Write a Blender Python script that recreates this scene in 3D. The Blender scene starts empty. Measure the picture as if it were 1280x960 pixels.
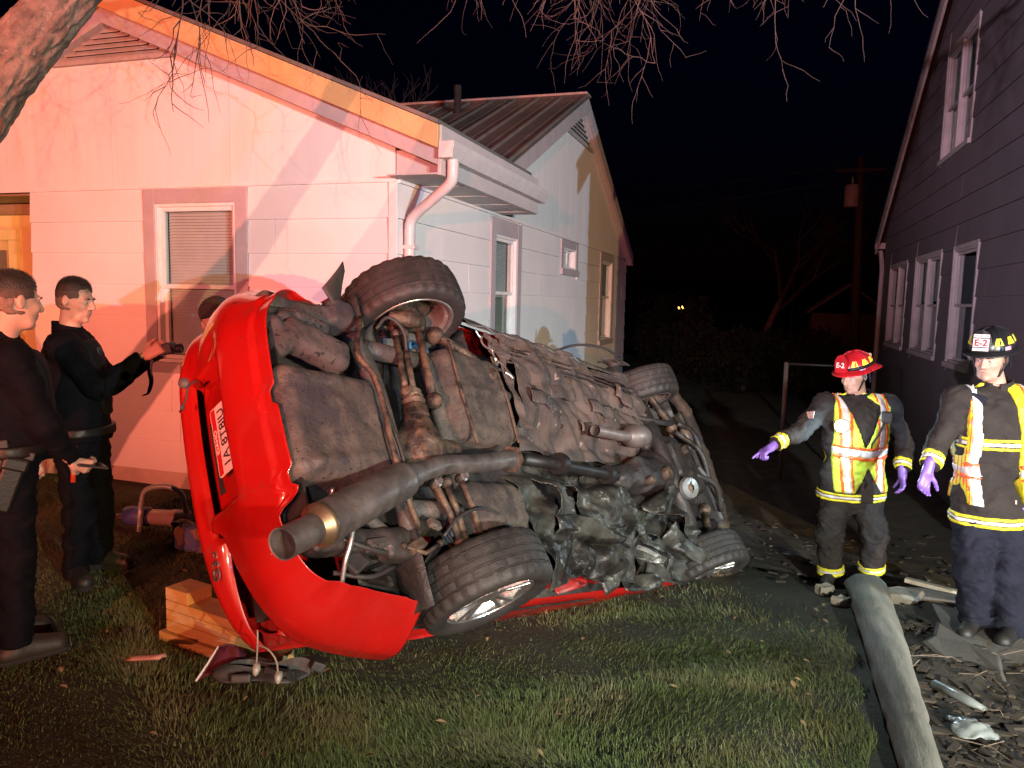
import bpy, math, random
import numpy as np
from mathutils import Vector, Matrix
random.seed(11)
rng = np.random.default_rng(11)
D2R = math.radians
scene = bpy.context.scene
col = scene.collection

# ------------------------------------------------------------------ camera
cam_data = bpy.data.cameras.new('camera')
cam_data.sensor_width = 36.0
cam_data.lens = 27.0
cam_data.clip_start = 0.05
cam_data.clip_end = 800.0
cam = bpy.data.objects.new('camera', cam_data)
col.objects.link(cam)
cam.matrix_world = (Matrix.Translation((0, 0, 1.6)) @ Matrix.Rotation(D2R(17.8), 4, 'Z')
                    @ Matrix.Rotation(D2R(90 - 6.2), 4, 'X') @ Matrix.Rotation(D2R(1.25), 4, 'Z'))
scene.camera = cam

# ------------------------------------------------------------------ night sky, moonlight
world = bpy.data.worlds.new('World')
scene.world = world
world.use_nodes = True
wn = world.node_tree.nodes
bg = wn['Background']
sky = wn.new('ShaderNodeTexSky')
sky.sky_type = 'NISHITA'
sky.sun_disc = False
sky.sun_elevation = D2R(-1.0)
sky.sun_rotation = D2R(200)
sky.air_density = 1.0
sky.dust_density = 0.3
sky.ozone_density = 6.0
world.node_tree.links.new(sky.outputs[0], bg.inputs[0])
bg.inputs[1].default_value = 0.009

def lamp(name, kind, loc, color, power, radius=0.08, aim=None, cone=60, blend=0.5):
    d = bpy.data.lights.new(name, kind)
    d.color = color
    d.energy = power
    if kind == 'SUN':
        d.angle = D2R(0.5)
    else:
        d.shadow_soft_size = radius
    if kind == 'SPOT':
        d.spot_size = D2R(cone)
        d.spot_blend = blend
    o = bpy.data.objects.new(name, d)
    o.location = loc
    if aim is not None:
        o.rotation_euler = (Vector(aim) - Vector(loc)).to_track_quat('-Z', 'Y').to_euler()
    col.objects.link(o)
    return o

lamp('moonlight', 'SUN', (0, 0, 30), (0.75, 0.85, 1.0), 0.004, aim=(4, 9, 0))
# one added vest spot, and lamps of the emergency vehicles standing in the street behind the photographer
lamp('scene_lamp_cool', 'SPOT', (9.0, -4.0, 2.0), (0.52, 0.75, 1.0), 8000, 0.04, aim=(-2.2, 10.5, 1.4), cone=62, blend=1.0)
lamp('scene_lamp_amber', 'SPOT', (7.1, -4.0, 2.0), (1.0, 0.68, 0.27), 5000, 0.04, aim=(-2.4, 9.0, 1.4), cone=68, blend=0.9)
lamp('red_beacon', 'SPOT', (0.1, -6.5, 2.3), (1.0, 0.21, 0.125), 6500, 0.035, aim=(-3.6, 5.0, 4.2), cone=56, blend=0.8)
lamp('red_beacon', 'SPOT', (-2.8, -7.0, 2.5), (1.0, 0.21, 0.13), 4500, 0.035, aim=(-4.2, 5.0, 4.2), cone=52, blend=0.8)
lamp('blue_beacon', 'SPOT', (3.4, -8.0, 2.6), (0.22, 0.25, 1.0), 1300, 0.10, aim=(-1.8, 7.0, 3.0), cone=30, blend=0.8)
lamp('violet_beacon', 'SPOT', (-5.2, -8.5, 2.2), (0.80, 0.60, 0.74), 15000, 0.10, aim=(3.6, 8.0, 3.6), cone=30, blend=0.9)
lamp('added_vest_spot', 'SPOT', (1.8, -6.0, 2.3), (1.0, 0.80, 0.72), 1300, 0.06, aim=(1.0, 5.6, 0.5), cone=15, blend=0.9)  # added spot that brightens the firefighters, standing in for retroreflective vests
lamp('flood_lamp', 'SPOT', (3.2, -7.0, 3.4), (0.95, 1.0, 0.88), 7400, 0.10, aim=(0.5, 4.5, -0.2), cone=32, blend=1.0)

scene.view_settings.view_transform = 'Standard'
scene.view_settings.look = 'None'
scene.view_settings.exposure = 0.0
scene.view_settings.gamma = 1.0
scene.view_settings.use_curve_mapping = False
scene.cycles.max_bounces = 6
scene.cycles.diffuse_bounces = 2
scene.cycles.glossy_bounces = 3
scene.cycles.transparent_max_bounces = 12
scene.cycles.use_denoising = True
scene.cycles.sample_clamp_indirect = 4.0

# ------------------------------------------------------------------ helpers
WM = {}

def smooth01(a, b, x):
    t = np.clip((np.asarray(x, float) - a) / (b - a), 0, 1)
    return t * t * (3 - 2 * t)

def ground_z(x, y):
    x = np.asarray(x, float); y = np.asarray(y, float)
    g = 0.33 + 0.67 * smooth01(-4.6, -0.5, x)
    yy = np.clip(y, 0, None)
    f = -0.0125 * np.minimum(yy, 6.5) ** 2
    f = f - np.where(yy > 6.5, 0.3 * (1 - np.exp(-(yy - 6.5) * 0.45)), 0)
    return g * f

def put(o, name, parent=None, world_space=True, smooth=False):
    col.objects.link(o)
    if parent is not None:
        o.parent = parent
        pm = WM.get(parent.name, Matrix.Identity(4))
        if world_space:
            o.matrix_parent_inverse = pm.inverted()
            WM[o.name] = Matrix.Identity(4)
        else:
            WM[o.name] = pm.copy()
    else:
        WM[o.name] = Matrix.Identity(4)
    return o

def empty(name, label, cat, loc=(0, 0, 0), matrix=None, group=None):
    o = bpy.data.objects.new(name, None)
    o.empty_display_size = 0.1
    col.objects.link(o)
    m = matrix if matrix is not None else Matrix.Translation(loc)
    o.matrix_world = m
    WM[o.name] = m.copy()
    tag(o, label, cat, group)
    return o

def tag(o, label=None, cat=None, group=None, kind=None):
    if label: o['label'] = label
    if cat: o['category'] = cat
    if group: o['group'] = group
    if kind: o['kind'] = kind
    return o

def mesh_data(name, V, F, smooth=False):
    me = bpy.data.meshes.new(name)
    if isinstance(V, np.ndarray) and isinstance(F, np.ndarray):
        nv, nf, k = len(V), len(F), F.shape[1]
        me.vertices.add(nv); me.vertices.foreach_set('co', V.astype(np.float32).ravel())
        me.loops.add(nf * k); me.loops.foreach_set('vertex_index', F.astype(np.int32).ravel())
        me.polygons.add(nf)
        me.polygons.foreach_set('loop_start', np.arange(0, nf * k, k, dtype=np.int32))
        me.polygons.foreach_set('loop_total', np.full(nf, k, dtype=np.int32))
        me.update(calc_edges=True)
        me.validate()
    else:
        me.from_pydata([tuple(map(float, v)) for v in V], [], [tuple(int(i) for i in f) for f in F])
        me.update()
    if smooth:
        me.polygons.foreach_set('use_smooth', [True] * len(me.polygons))
    return me

def mk(name, V, F, material, parent=None, smooth=False, local=False, bevel=0, solid=0, auto=None):
    me = mesh_data(name, V, F, smooth or auto is not None)
    if material is not None:
        me.materials.append(material)
    if auto is not None:
        me.set_sharp_from_angle(angle=D2R(auto))
    o = bpy.data.objects.new(name, me)
    put(o, name, parent, not local)
    if solid:
        m = o.modifiers.new('solid', 'SOLIDIFY'); m.thickness = solid; m.offset = 0
    if bevel:
        m = o.modifiers.new('bevel', 'BEVEL'); m.width = bevel; m.segments = 2; m.limit_method = 'ANGLE'
    return o

def frame_from(z, hint=(0, 0, 1)):
    z = Vector(z).normalized(); h = Vector(hint)
    if abs(z.dot(h)) > 0.98: h = Vector((1, 0, 0))
    x = h.cross(z).normalized(); y = z.cross(x)
    return np.array([x, y, z]).T

class MB:
    def __init__(s): s.v = []; s.f = []
    def add(s, V, F):
        n = len(s.v); s.v += [tuple(p) for p in V]; s.f += [tuple(i + n for i in f) for f in F]; return s
    def box(s, c, size, rot=None):
        hx, hy, hz = [k / 2 for k in size]
        P = np.array([[x, y, z] for x in (-hx, hx) for y in (-hy, hy) for z in (-hz, hz)])
        if rot is not None: P = P @ np.asarray(rot, float).T
        P = P + np.array(c, float)
        return s.add(P, [(0, 1, 3, 2), (4, 6, 7, 5), (0, 4, 5, 1), (2, 3, 7, 6), (0, 2, 6, 4), (1, 5, 7, 3)])
    def span(s, lo, hi):
        lo = np.minimum(lo, hi) if False else np.array(lo, float); hi = np.array(hi, float)
        a = np.minimum(lo, hi); b = np.maximum(lo, hi)
        return s.box((a + b) / 2, b - a)
    def tube(s, pts, r, n=8, cap=True, squash=None):
        pts = [np.array(p, float) for p in pts]
        if not hasattr(r, '__len__'): r = [r] * len(pts)
        m = len(pts); V = []; F = []
        prev = None
        for i, p in enumerate(pts):
            t = pts[min(i + 1, m - 1)] - pts[max(i - 1, 0)]
            t = t / (np.linalg.norm(t) + 1e-9)
            if prev is None:
                h = np.array([0, 0, 1.0]) if abs(t[2]) < 0.9 else np.array([1.0, 0, 0])
                x = np.cross(h, t)
            else:
                x = prev - t * (prev @ t)
            x = x / (np.linalg.norm(x) + 1e-9); prev = x; y = np.cross(t, x)
            for k in range(n):
                a = 2 * math.pi * k / n
                V.append(p + r[i] * (math.cos(a) * x + math.sin(a) * y * (squash or 1)))
        for i in range(m - 1):
            for k in range(n):
                k2 = (k + 1) % n
                F.append((i * n + k, i * n + k2, (i + 1) * n + k2, (i + 1) * n + k))
        if cap:
            F.append(tuple(reversed(range(n)))); F.append(tuple(range((m - 1) * n, m * n)))
        return s.add(V, F)
    def lathe(s, prof, c, axis, n=24, closed=False, hint=(0, 0, 1)):
        R = frame_from(axis, hint); V = []; F = []; m = len(prof)
        for (r, a) in prof:
            for k in range(n):
                t = 2 * math.pi * k / n
                V.append(np.array(c) + R @ np.array([r * math.cos(t), r * math.sin(t), a]))
        rr = m if closed else m - 1
        for i in range(rr):
            for k in range(n):
                k2 = (k + 1) % n; j = (i + 1) % m
                F.append((i * n + k, i * n + k2, j * n + k2, j * n + k))
        return s.add(V, F)
    def prism(s, poly, a, b, M=None):
        n = len(poly)
        V = [np.array([p[0], a, p[1]]) for p in poly] + [np.array([p[0], b, p[1]]) for p in poly]
        F = [tuple(range(n)), tuple(reversed(range(n, 2 * n)))]
        for i in range(n):
            j = (i + 1) % n; F.append((i, n + i, n + j, j))
        if M is not None: V = [M(v) for v in V]
        return s.add(V, F)
    def ball(s, c, r, n=10, R=None):
        r = np.array([r] * 3 if not hasattr(r, '__len__') else r, float)
        V = []; F = []; m = n // 2 + 1
        for i in range(m + 1):
            ph = math.pi * i / m
            for k in range(n):
                t = 2 * math.pi * k / n
                p = r * np.array([math.sin(ph) * math.cos(t), math.sin(ph) * math.sin(t), math.cos(ph)])
                if R is not None: p = R @ p
                V.append(np.array(c) + p)
        for i in range(m):
            for k in range(n):
                k2 = (k + 1) % n
                F.append((i * n + k, (i + 1) * n + k, (i + 1) * n + k2, i * n + k2))
        return s.add(V, F)
    def map(s, fn):
        s.v = [tuple(fn(np.array(p))) for p in s.v]; return s
    def build(s, name, material, parent=None, **kw):
        return mk(name, s.v, s.f, material, parent, **kw)

def grid_mesh(fn, us, vs):
    nu, nv = len(us), len(vs)
    V = np.array([fn(u, v) for u in us for v in vs], float)
    I = np.arange(nu * nv).reshape(nu, nv)
    F = np.stack([I[:-1, :-1], I[1:, :-1], I[1:, 1:], I[:-1, 1:]], -1).reshape(-1, 4)
    return V, F

def spline(pts, n):
    pts = np.array(pts, float); m = len(pts)
    P = np.vstack([2 * pts[0] - pts[1], pts, 2 * pts[-1] - pts[-2]])
    out = []
    for k in range(n):
        t = k / (n - 1) * (m - 1); i = min(int(t), m - 2); t -= i
        p0, p1, p2, p3 = P[i], P[i + 1], P[i + 2], P[i + 3]
        out.append(0.5 * (2 * p1 + (p2 - p0) * t + (2 * p0 - 5 * p1 + 4 * p2 - p3) * t * t + (3 * p1 - p0 - 3 * p2 + p3) * t ** 3))
    return np.array(out)

def text_mesh(txt, size, fn, name, material, parent, local=False, depth=0.0, align='CENTER', bold=0.0):
    cu = bpy.data.curves.new('lettering', 'FONT')
    cu.body = txt; cu.size = size; cu.align_x = align; cu.align_y = 'CENTER'; cu.extrude = depth; cu.offset = bold
    cu.resolution_u = 3
    t = bpy.data.objects.new('lettering', cu)
    col.objects.link(t)
    dg = bpy.context.evaluated_depsgraph_get(); dg.update()
    me = bpy.data.meshes.new_from_object(t.evaluated_get(dg))
    V = [fn(np.array(v.co)) for v in me.vertices]; F = [tuple(p.vertices) for p in me.polygons]
    bpy.data.objects.remove(t); bpy.data.meshes.remove(me)
    return mk(name, V, F, material, parent, local=local)

# ---- smooth solids from distance fields
def sine_noise(X, Y, Z, s):
    a = np.sin(X * 1.7 * s + 1.3 * np.sin(Z * 1.1 * s + 0.5)) * np.sin(Y * 1.5 * s + 0.9 * np.sin(X * 0.9 * s))
    b = np.sin(Z * 2.1 * s + 1.7 * np.sin(X * 1.3 * s + 1.0) + 1.1 * np.sin(Y * 1.6 * s))
    return 0.5 * (a + b)

class SDF:
    def __init__(s, lo, hi, h):
        s.lo = np.array(lo, float); s.h = h
        n = np.ceil((np.array(hi, float) - s.lo) / h).astype(int) + 1
        s.ax = [s.lo[i] + h * np.arange(n[i]) for i in range(3)]
        s.D = np.full(tuple(n), 0.5, np.float32)
    def win(s, lo, hi):
        sl = []
        for i in range(3):
            a = int(np.clip((lo[i] - s.lo[i]) / s.h, 0, s.D.shape[i])); b = int(np.clip((hi[i] - s.lo[i]) / s.h + 2, 0, s.D.shape[i]))
            sl.append(slice(a, b))
        X = s.ax[0][sl[0]][:, None, None]; Y = s.ax[1][sl[1]][None, :, None]; Z = s.ax[2][sl[2]][None, None, :]
        return tuple(sl), X, Y, Z
    def comb(s, sl, d, k, sub=False):
        if d.size == 0: return s
        A = s.D[sl]
        if sub:
            d = -d; hh = np.clip(0.5 - 0.5 * (A - d) / k, 0, 1)
            s.D[sl] = A + (d - A) * hh + k * hh * (1 - hh)
        else:
            hh = np.clip(0.5 + 0.5 * (A - d) / k, 0, 1)
            s.D[sl] = A + (d - A) * hh - k * hh * (1 - hh)
        return s
    def cap(s, a, b, ra, rb=None, k=0.02, sub=False, flat=None):
        rb = ra if rb is None else rb
        a = np.array(a, float); b = np.array(b, float); m = max(ra, rb) + 0.05
        sl, X, Y, Z = s.win(np.minimum(a, b) - m, np.maximum(a, b) + m)
        ab = b - a; L = ab @ ab + 1e-12
        t = np.clip(((X - a[0]) * ab[0] + (Y - a[1]) * ab[1] + (Z - a[2]) * ab[2]) / L, 0, 1)
        dx = X - a[0] - t * ab[0]; dy = Y - a[1] - t * ab[1]; dz = Z - a[2] - t * ab[2]
        d = np.sqrt(dx * dx + dy * dy + dz * dz) - (ra + (rb - ra) * t)
        return s.comb(sl, d, k, sub)
    def ell(s, c, r, R=None, k=0.02, sub=False):
        c = np.array(c, float); r = np.array(r, float); m = r.max() + 0.05
        sl, X, Y, Z = s.win(c - m, c + m)
        x, y, z = X - c[0], Y - c[1], Z - c[2]
        if R is not None:
            x, y, z = (R[0, 0] * x + R[1, 0] * y + R[2, 0] * z, R[0, 1] * x + R[1, 1] * y + R[2, 1] * z, R[0, 2] * x + R[1, 2] * y + R[2, 2] * z)
        k0 = np.sqrt((x / r[0]) ** 2 + (y / r[1]) ** 2 + (z / r[2]) ** 2)
        k1 = np.sqrt((x / r[0] ** 2) ** 2 + (y / r[1] ** 2) ** 2 + (z / r[2] ** 2) ** 2) + 1e-9
        return s.comb(sl, k0 * (k0 - 1) / k1, k, sub)
    def box(s, c, half, R=None, rnd=0.01, k=0.01, sub=False):
        c = np.array(c, float); half = np.array(half, float); m = np.linalg.norm(half) + 0.05
        sl, X, Y, Z = s.win(c - m, c + m)
        x, y, z = X - c[0], Y - c[1], Z - c[2]
        if R is not None:
            x, y, z = (R[0, 0] * x + R[1, 0] * y + R[2, 0] * z, R[0, 1] * x + R[1, 1] * y + R[2, 1] * z, R[0, 2] * x + R[1, 2] * y + R[2, 2] * z)
        qx, qy, qz = np.abs(x) - half[0] + rnd, np.abs(y) - half[1] + rnd, np.abs(z) - half[2] + rnd
        d = np.sqrt(np.maximum(qx, 0) ** 2 + np.maximum(qy, 0) ** 2 + np.maximum(qz, 0) ** 2) + np.minimum(np.maximum(qx, np.maximum(qy, qz)), 0) - rnd
        return s.comb(sl, d, k, sub)
    def grids(s):
        return s.ax[0][:, None, None], s.ax[1][None, :, None], s.ax[2][None, None, :]
    def wrinkle(s, amp, freq):
        X, Y, Z = s.grids()
        n = sine_noise(X, Y, Z, freq)
        r = 1 - 2 * np.abs(sine_noise(X + .3, Y - .2, Z * 1.3 + .1, freq * 1.6))
        s.D = (s.D + amp * (.7 * n + .45 * r)).astype(np.float32)
        return s
    def build(s, name, material, parent=None, D=None, local=False, smooth=True, fn=None):
        V, F = nets(s.D if D is None else D, s.lo, s.h)
        if len(F) == 0: return None
        if fn is not None: V = fn(V)
        return mk(name, V, F, material, parent, smooth=smooth, local=local)

def nets(D, lo, h):
    D = D.copy()
    for ax in range(3):
        for e in (0, -1):
            ix = [slice(None)] * 3; ix[ax] = e
            D[tuple(ix)] = np.maximum(D[tuple(ix)], 1e-3)
    S = (D < 0)
    cnt = np.zeros(tuple(n - 1 for n in D.shape), np.int8)
    for i in (0, 1):
        for j in (0, 1):
            for k in (0, 1):
                cnt += S[i:i + cnt.shape[0], j:j + cnt.shape[1], k:k + cnt.shape[2]]
    A = np.nonzero((cnt > 0) & (cnt < 8))
    n = len(A[0])
    acc = np.zeros((n, 3)); num = np.zeros(n)
    base = np.stack(A, 1).astype(float)
    for ax in range(3):
        o1, o2 = [(1, 2), (0, 2), (0, 1)][ax]
        for a in (0, 1):
            for b in (0, 1):
                off = [0, 0, 0]; off[o1] = a; off[o2] = b
                i0 = tuple(A[q] + off[q] for q in range(3))
                off2 = list(off); off2[ax] = 1
                i1 = tuple(A[q] + off2[q] for q in range(3))
                d0, d1 = D[i0], D[i1]
                m = (d0 < 0) != (d1 < 0)
                t = np.where(m, d0 / np.where(m, d0 - d1, 1), 0)
                p = np.array(off, float)[None, :].repeat(n, 0); p[:, ax] += t
                acc += p * m[:, None]; num += m
    V = (base + acc / np.maximum(num, 1)[:, None]) * h + lo
    idx = np.full(cnt.shape, -1, np.int64); idx[A] = np.arange(n)
    Fs = []
    for ax in range(3):
        o1, o2 = [(1, 2), (2, 0), (0, 1)][ax]
        s0 = [slice(None)] * 3; s1 = [slice(None)] * 3
        s0[ax] = slice(0, -1); s1[ax] = slice(1, None)
        ch = S[tuple(s0)] != S[tuple(s1)]
        E = np.stack(np.nonzero(ch), 1)
        ok = (E[:, o1] > 0) & (E[:, o2] > 0) & (E[:, o1] < D.shape[o1] - 1) & (E[:, o2] < D.shape[o2] - 1)
        E = E[ok]
        if len(E) == 0: continue
        ins = S[tuple(E.T)]
        q = []
        for (a, b) in ((-1, -1), (0, -1), (0, 0), (-1, 0)):
            c = E.copy(); c[:, o1] += a; c[:, o2] += b
            q.append(idx[tuple(c.T)])
        Q = np.stack(q, 1)
        Q[~ins] = Q[~ins][:, ::-1]
        Fs.append(Q)
    if not Fs: return V, np.zeros((0, 4), int)
    F = np.concatenate(Fs)
    F = F[(F >= 0).all(1)]
    return V, F

# ------------------------------------------------------------------ materials
def mat(name, c1, c2=None, scale=6, lo=0.35, hi=0.65, rough=0.7, metal=0.0, bump=0.0, bscale=60, spots=None,
        stretch=None, coat=0.0, emit=None, spec=0.5, rough2=None, wear=None, sheen=0.0):
    m = bpy.data.materials.new(name); m.use_nodes = True
    nt = m.node_tree; N = nt.nodes; L = nt.links
    b = N['Principled BSDF']
    b.inputs['Roughness'].default_value = rough
    b.inputs['Metallic'].default_value = metal
    b.inputs['Specular IOR Level'].default_value = spec
    if coat: b.inputs['Coat Weight'].default_value = coat; b.inputs['Coat Roughness'].default_value = 0.06
    if sheen: b.inputs['Sheen Weight'].default_value = sheen
    b.inputs['Base Color'].default_value = (*c1, 1)
    if emit:
        b.inputs['Emission Color'].default_value = (*emit[:3], 1); b.inputs['Emission Strength'].default_value = emit[3]
    tc = N.new('ShaderNodeTexCoord'); src = tc.outputs['Object']
    if stretch:
        mp = N.new('ShaderNodeMapping'); mp.inputs['Scale'].default_value = stretch
        L.new(src, mp.inputs['Vector']); src = mp.outputs[0]
    def noise(sc, det=6, ro=0.6):
        n = N.new('ShaderNodeTexNoise'); n.inputs['Scale'].default_value = sc; n.inputs['Detail'].default_value = det
        n.inputs['Roughness'].default_value = ro; L.new(src, n.inputs['Vector']); return n.outputs['Fac']
    def ramp(fac, a, bb):
        r = N.new('ShaderNodeMapRange'); r.inputs[1].default_value = a; r.inputs[2].default_value = bb
        r.clamp = True; L.new(fac, r.inputs[0]); return r.outputs[0]
    def mix(fac, A, B):
        x = N.new('ShaderNodeMix'); x.data_type = 'RGBA'
        L.new(fac, x.inputs[0])
        for sock, val in ((x.inputs[6], A), (x.inputs[7], B)):
            if isinstance(val, tuple): sock.default_value = (*val, 1)
            else: L.new(val, sock)
        return x.outputs[2]
    cur = c1
    if c2 is not None:
        cur = mix(ramp(noise(scale), lo, hi), c1, c2)
    if wear:
        cur = mix(ramp(noise(wear[1], 8, 0.7), wear[2], wear[2] + 0.08), cur, wear[0])
    if spots:
        sc, sp, th = spots[1], spots[0], spots[2]
        cur = mix(ramp(noise(sc, 3, 0.5), th, th + 0.05), cur, sp)
    if not isinstance(cur, tuple): L.new(cur, b.inputs['Base Color'])
    if rough2 is not None:
        r = N.new('ShaderNodeMapRange'); r.inputs[1].default_value = 0.35; r.inputs[2].default_value = 0.65
        r.inputs[3].default_value = rough; r.inputs[4].default_value = rough2
        L.new(noise(scale * 2.3), r.inputs[0]); L.new(r.outputs[0], b.inputs['Roughness'])
    if bump:
        bp = N.new('ShaderNodeBump'); bp.inputs['Strength'].default_value = bump; bp.inputs['Distance'].default_value = 0.01
        L.new(noise(bscale, 5, 0.6), bp.inputs['Height']); L.new(bp.outputs[0], b.inputs['Normal'])
    return m

def glass_mat(name, tint=(0.95, 0.98, 0.98), refl=0.12):
    m = bpy.data.materials.new(name); m.use_nodes = True
    nt = m.node_tree; N = nt.nodes; L = nt.links
    N.remove(N['Principled BSDF'])
    out = N['Material Output']
    tr = N.new('ShaderNodeBsdfTransparent'); tr.inputs[0].default_value = (*tint, 1)
    gl = N.new('ShaderNodeBsdfGlossy'); gl.inputs['Roughness'].default_value = 0.04
    fr = N.new('ShaderNodeLayerWeight'); fr.inputs[0].default_value = 0.25
    pw_ = N.new('ShaderNodeMath'); pw_.operation = 'POWER'; pw_.inputs[1].default_value = 2.5
    ad = N.new('ShaderNodeMath'); ad.operation = 'MULTIPLY_ADD'; ad.inputs[1].default_value = 0.6; ad.inputs[2].default_value = refl * 0.3; ad.use_clamp = True
    mx = N.new('ShaderNodeMixShader')
    L.new(fr.outputs['Facing'], pw_.inputs[0]); L.new(pw_.outputs[0], ad.inputs[0]); L.new(ad.outputs[0], mx.inputs[0])
    L.new(tr.outputs[0], mx.inputs[1]); L.new(gl.outputs[0], mx.inputs[2]); L.new(mx.outputs[0], out.inputs[0])
    return m

def siding_mat(name, c1, c2, stain):
    # painted boards: streaks that run down, faint grime, slight grain
    m = mat(name, c1, c2, scale=1.4, lo=0.3, hi=0.75, rough=0.75, bump=0.12, bscale=45, wear=(stain, 2.2, 0.66))
    return m

m_siding = siding_mat('painted_siding_white', (0.72, 0.70, 0.68), (0.62, 0.60, 0.58), (0.50, 0.47, 0.44))
m_panel = mat('painted_gable_panel', (0.73, 0.71, 0.69), (0.63, 0.61, 0.59), scale=7, lo=0.3, hi=0.75, rough=0.75, bump=0.1, bscale=50, stretch=(1, 1, 0.08))
m_trim = mat('trim_paint_grey', (0.42, 0.37, 0.38), (0.36, 0.32, 0.33), scale=5, rough=0.6, bump=0.05)
m_fascia = mat('fascia_paint', (0.60, 0.42, 0.20), (0.50, 0.34, 0.16), scale=3, rough=0.5, bump=0.04)
m_white_trim = mat('sash_paint_white', (0.74, 0.72, 0.70), (0.66, 0.64, 0.62), scale=9, rough=0.5)
m_soffit = mat('soffit_vinyl', (0.50, 0.46, 0.45), (0.44, 0.41, 0.41), scale=5, rough=0.55)
m_gutter = mat('gutter_aluminium', (0.60, 0.57, 0.56), (0.53, 0.50, 0.50), scale=8, rough=0.42, wear=((0.40, 0.36, 0.33), 9, 0.67))
m_roofmetal = mat('ribbed_roof_metal', (0.22, 0.22, 0.205), (0.17, 0.17, 0.16), scale=2.5, rough=0.42, metal=0.35)
m_foundation = mat('foundation_concrete', (0.50, 0.40, 0.33), (0.40, 0.33, 0.28), scale=5, rough=0.9, bump=0.4, bscale=40)
m_glass = glass_mat('window_glass')
m_blind = mat('blind_slat', (0.55, 0.55, 0.52), (0.48, 0.48, 0.46), scale=4, rough=0.6)
m_room = mat('dark_room', (0.035, 0.04, 0.045), rough=0.9)
m_roomwarm = mat('room_curtain', (0.20, 0.21, 0.17), (0.15, 0.16, 0.13), scale=2, rough=0.9)
m_louvre = mat('vent_louvre', (0.42, 0.38, 0.37), (0.34, 0.31, 0.30), scale=6, rough=0.6)
m_dark = mat('black_void', (0.012, 0.012, 0.012), rough=0.9)
m_sidingdark = siding_mat('painted_siding_mauve', (0.115, 0.098, 0.112), (0.088, 0.075, 0.088), (0.075, 0.066, 0.075))
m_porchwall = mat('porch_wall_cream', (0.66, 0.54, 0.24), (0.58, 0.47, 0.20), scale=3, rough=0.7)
m_porchwood = mat('porch_timber', (0.30, 0.19, 0.11), (0.22, 0.14, 0.08), scale=4, rough=0.6, stretch=(0.3, 4, 4))
# ------------------------------------------------------------------ houses
def wall_boxes(mb, W, u0, u1, z0, z1, holes, t=0.12):
    us = sorted({u0, u1, *[h[0] for h in holes], *[h[1] for h in holes]})
    us = [u for u in us if u0 <= u <= u1]
    for a, b in zip(us[:-1], us[1:]):
        mid = (a + b) / 2
        zs = [z0]
        for h in sorted([h for h in holes if h[0] < mid < h[1]], key=lambda h: h[2]):
            zs += [h[2], h[3]]
        zs.append(z1)
        for k in range(0, len(zs), 2):
            if zs[k + 1] - zs[k] > 0.001:
                pts = [W(u, d, z) for u in (a, b) for d in (-t, 0) for z in (zs[k], zs[k + 1])]
                mb.add(pts, [(0, 1, 3, 2), (4, 6, 7, 5), (0, 4, 5, 1), (2, 3, 7, 6), (0, 2, 6, 4), (1, 5, 7, 3)])

def wbox(mb, W, u0, u1, d0, d1, z0, z1):
    pts = [W(u, d, z) for u in (u0, u1) for d in (d0, d1) for z in (z0, z1)]
    mb.add(pts, [(0, 1, 3, 2), (4, 6, 7, 5), (0, 4, 5, 1), (2, 3, 7, 6), (0, 2, 6, 4), (1, 5, 7, 3)])
    return mb

def boards(parent, W, u0, u1, z0, z1, h, holes, material, L=2.4, name='siding_board', top=None, seed=0):
    r = random.Random(seed)
    n = int(round((z1 - z0) / h)); h = (z1 - z0) / n
    for i in range(n):
        za, zb = z0 + i * h, z0 + (i + 1) * h
        ivs = [(u0, u1)]
        if top is not None:
            ivs = [top((za + zb) / 2, u0, u1)]
            if ivs[0][1] - ivs[0][0] < 0.1: continue
        for hh in holes:
            if hh[2] < zb - 0.02 and hh[3] > za + 0.02:
                nv = []
                for a, b in ivs:
                    if hh[0] > a: nv.append((a, min(b, hh[0])))
                    if hh[1] < b: nv.append((max(a, hh[1]), b))
                ivs = [(a, b) for a, b in nv if b - a > 0.02]
        off = r.random() * L
        for a, b in ivs:
            cuts = [a] + [c for c in np.arange(math.floor(a / L) * L + off, b, L) if a + 0.25 < c < b - 0.25] + [b]
            for p, q in zip(cuts[:-1], cuts[1:]):
                g = 0.0015; dj = r.uniform(-0.0015, 0.0015)
                pts = []
                for u in (p + g, q - g):
                    pts += [W(u, 0.001, za + 0.004), W(u, 0.021 + dj, za + 0.005), W(u, 0.007 + dj, zb), W(u, 0.001, zb)]
                mk(name, pts, [(0, 1, 2, 3), (7, 6, 5, 4), (0, 4, 5, 1), (1, 5, 6, 2), (2, 6, 7, 3), (3, 7, 4, 0)], material, parent)

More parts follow.
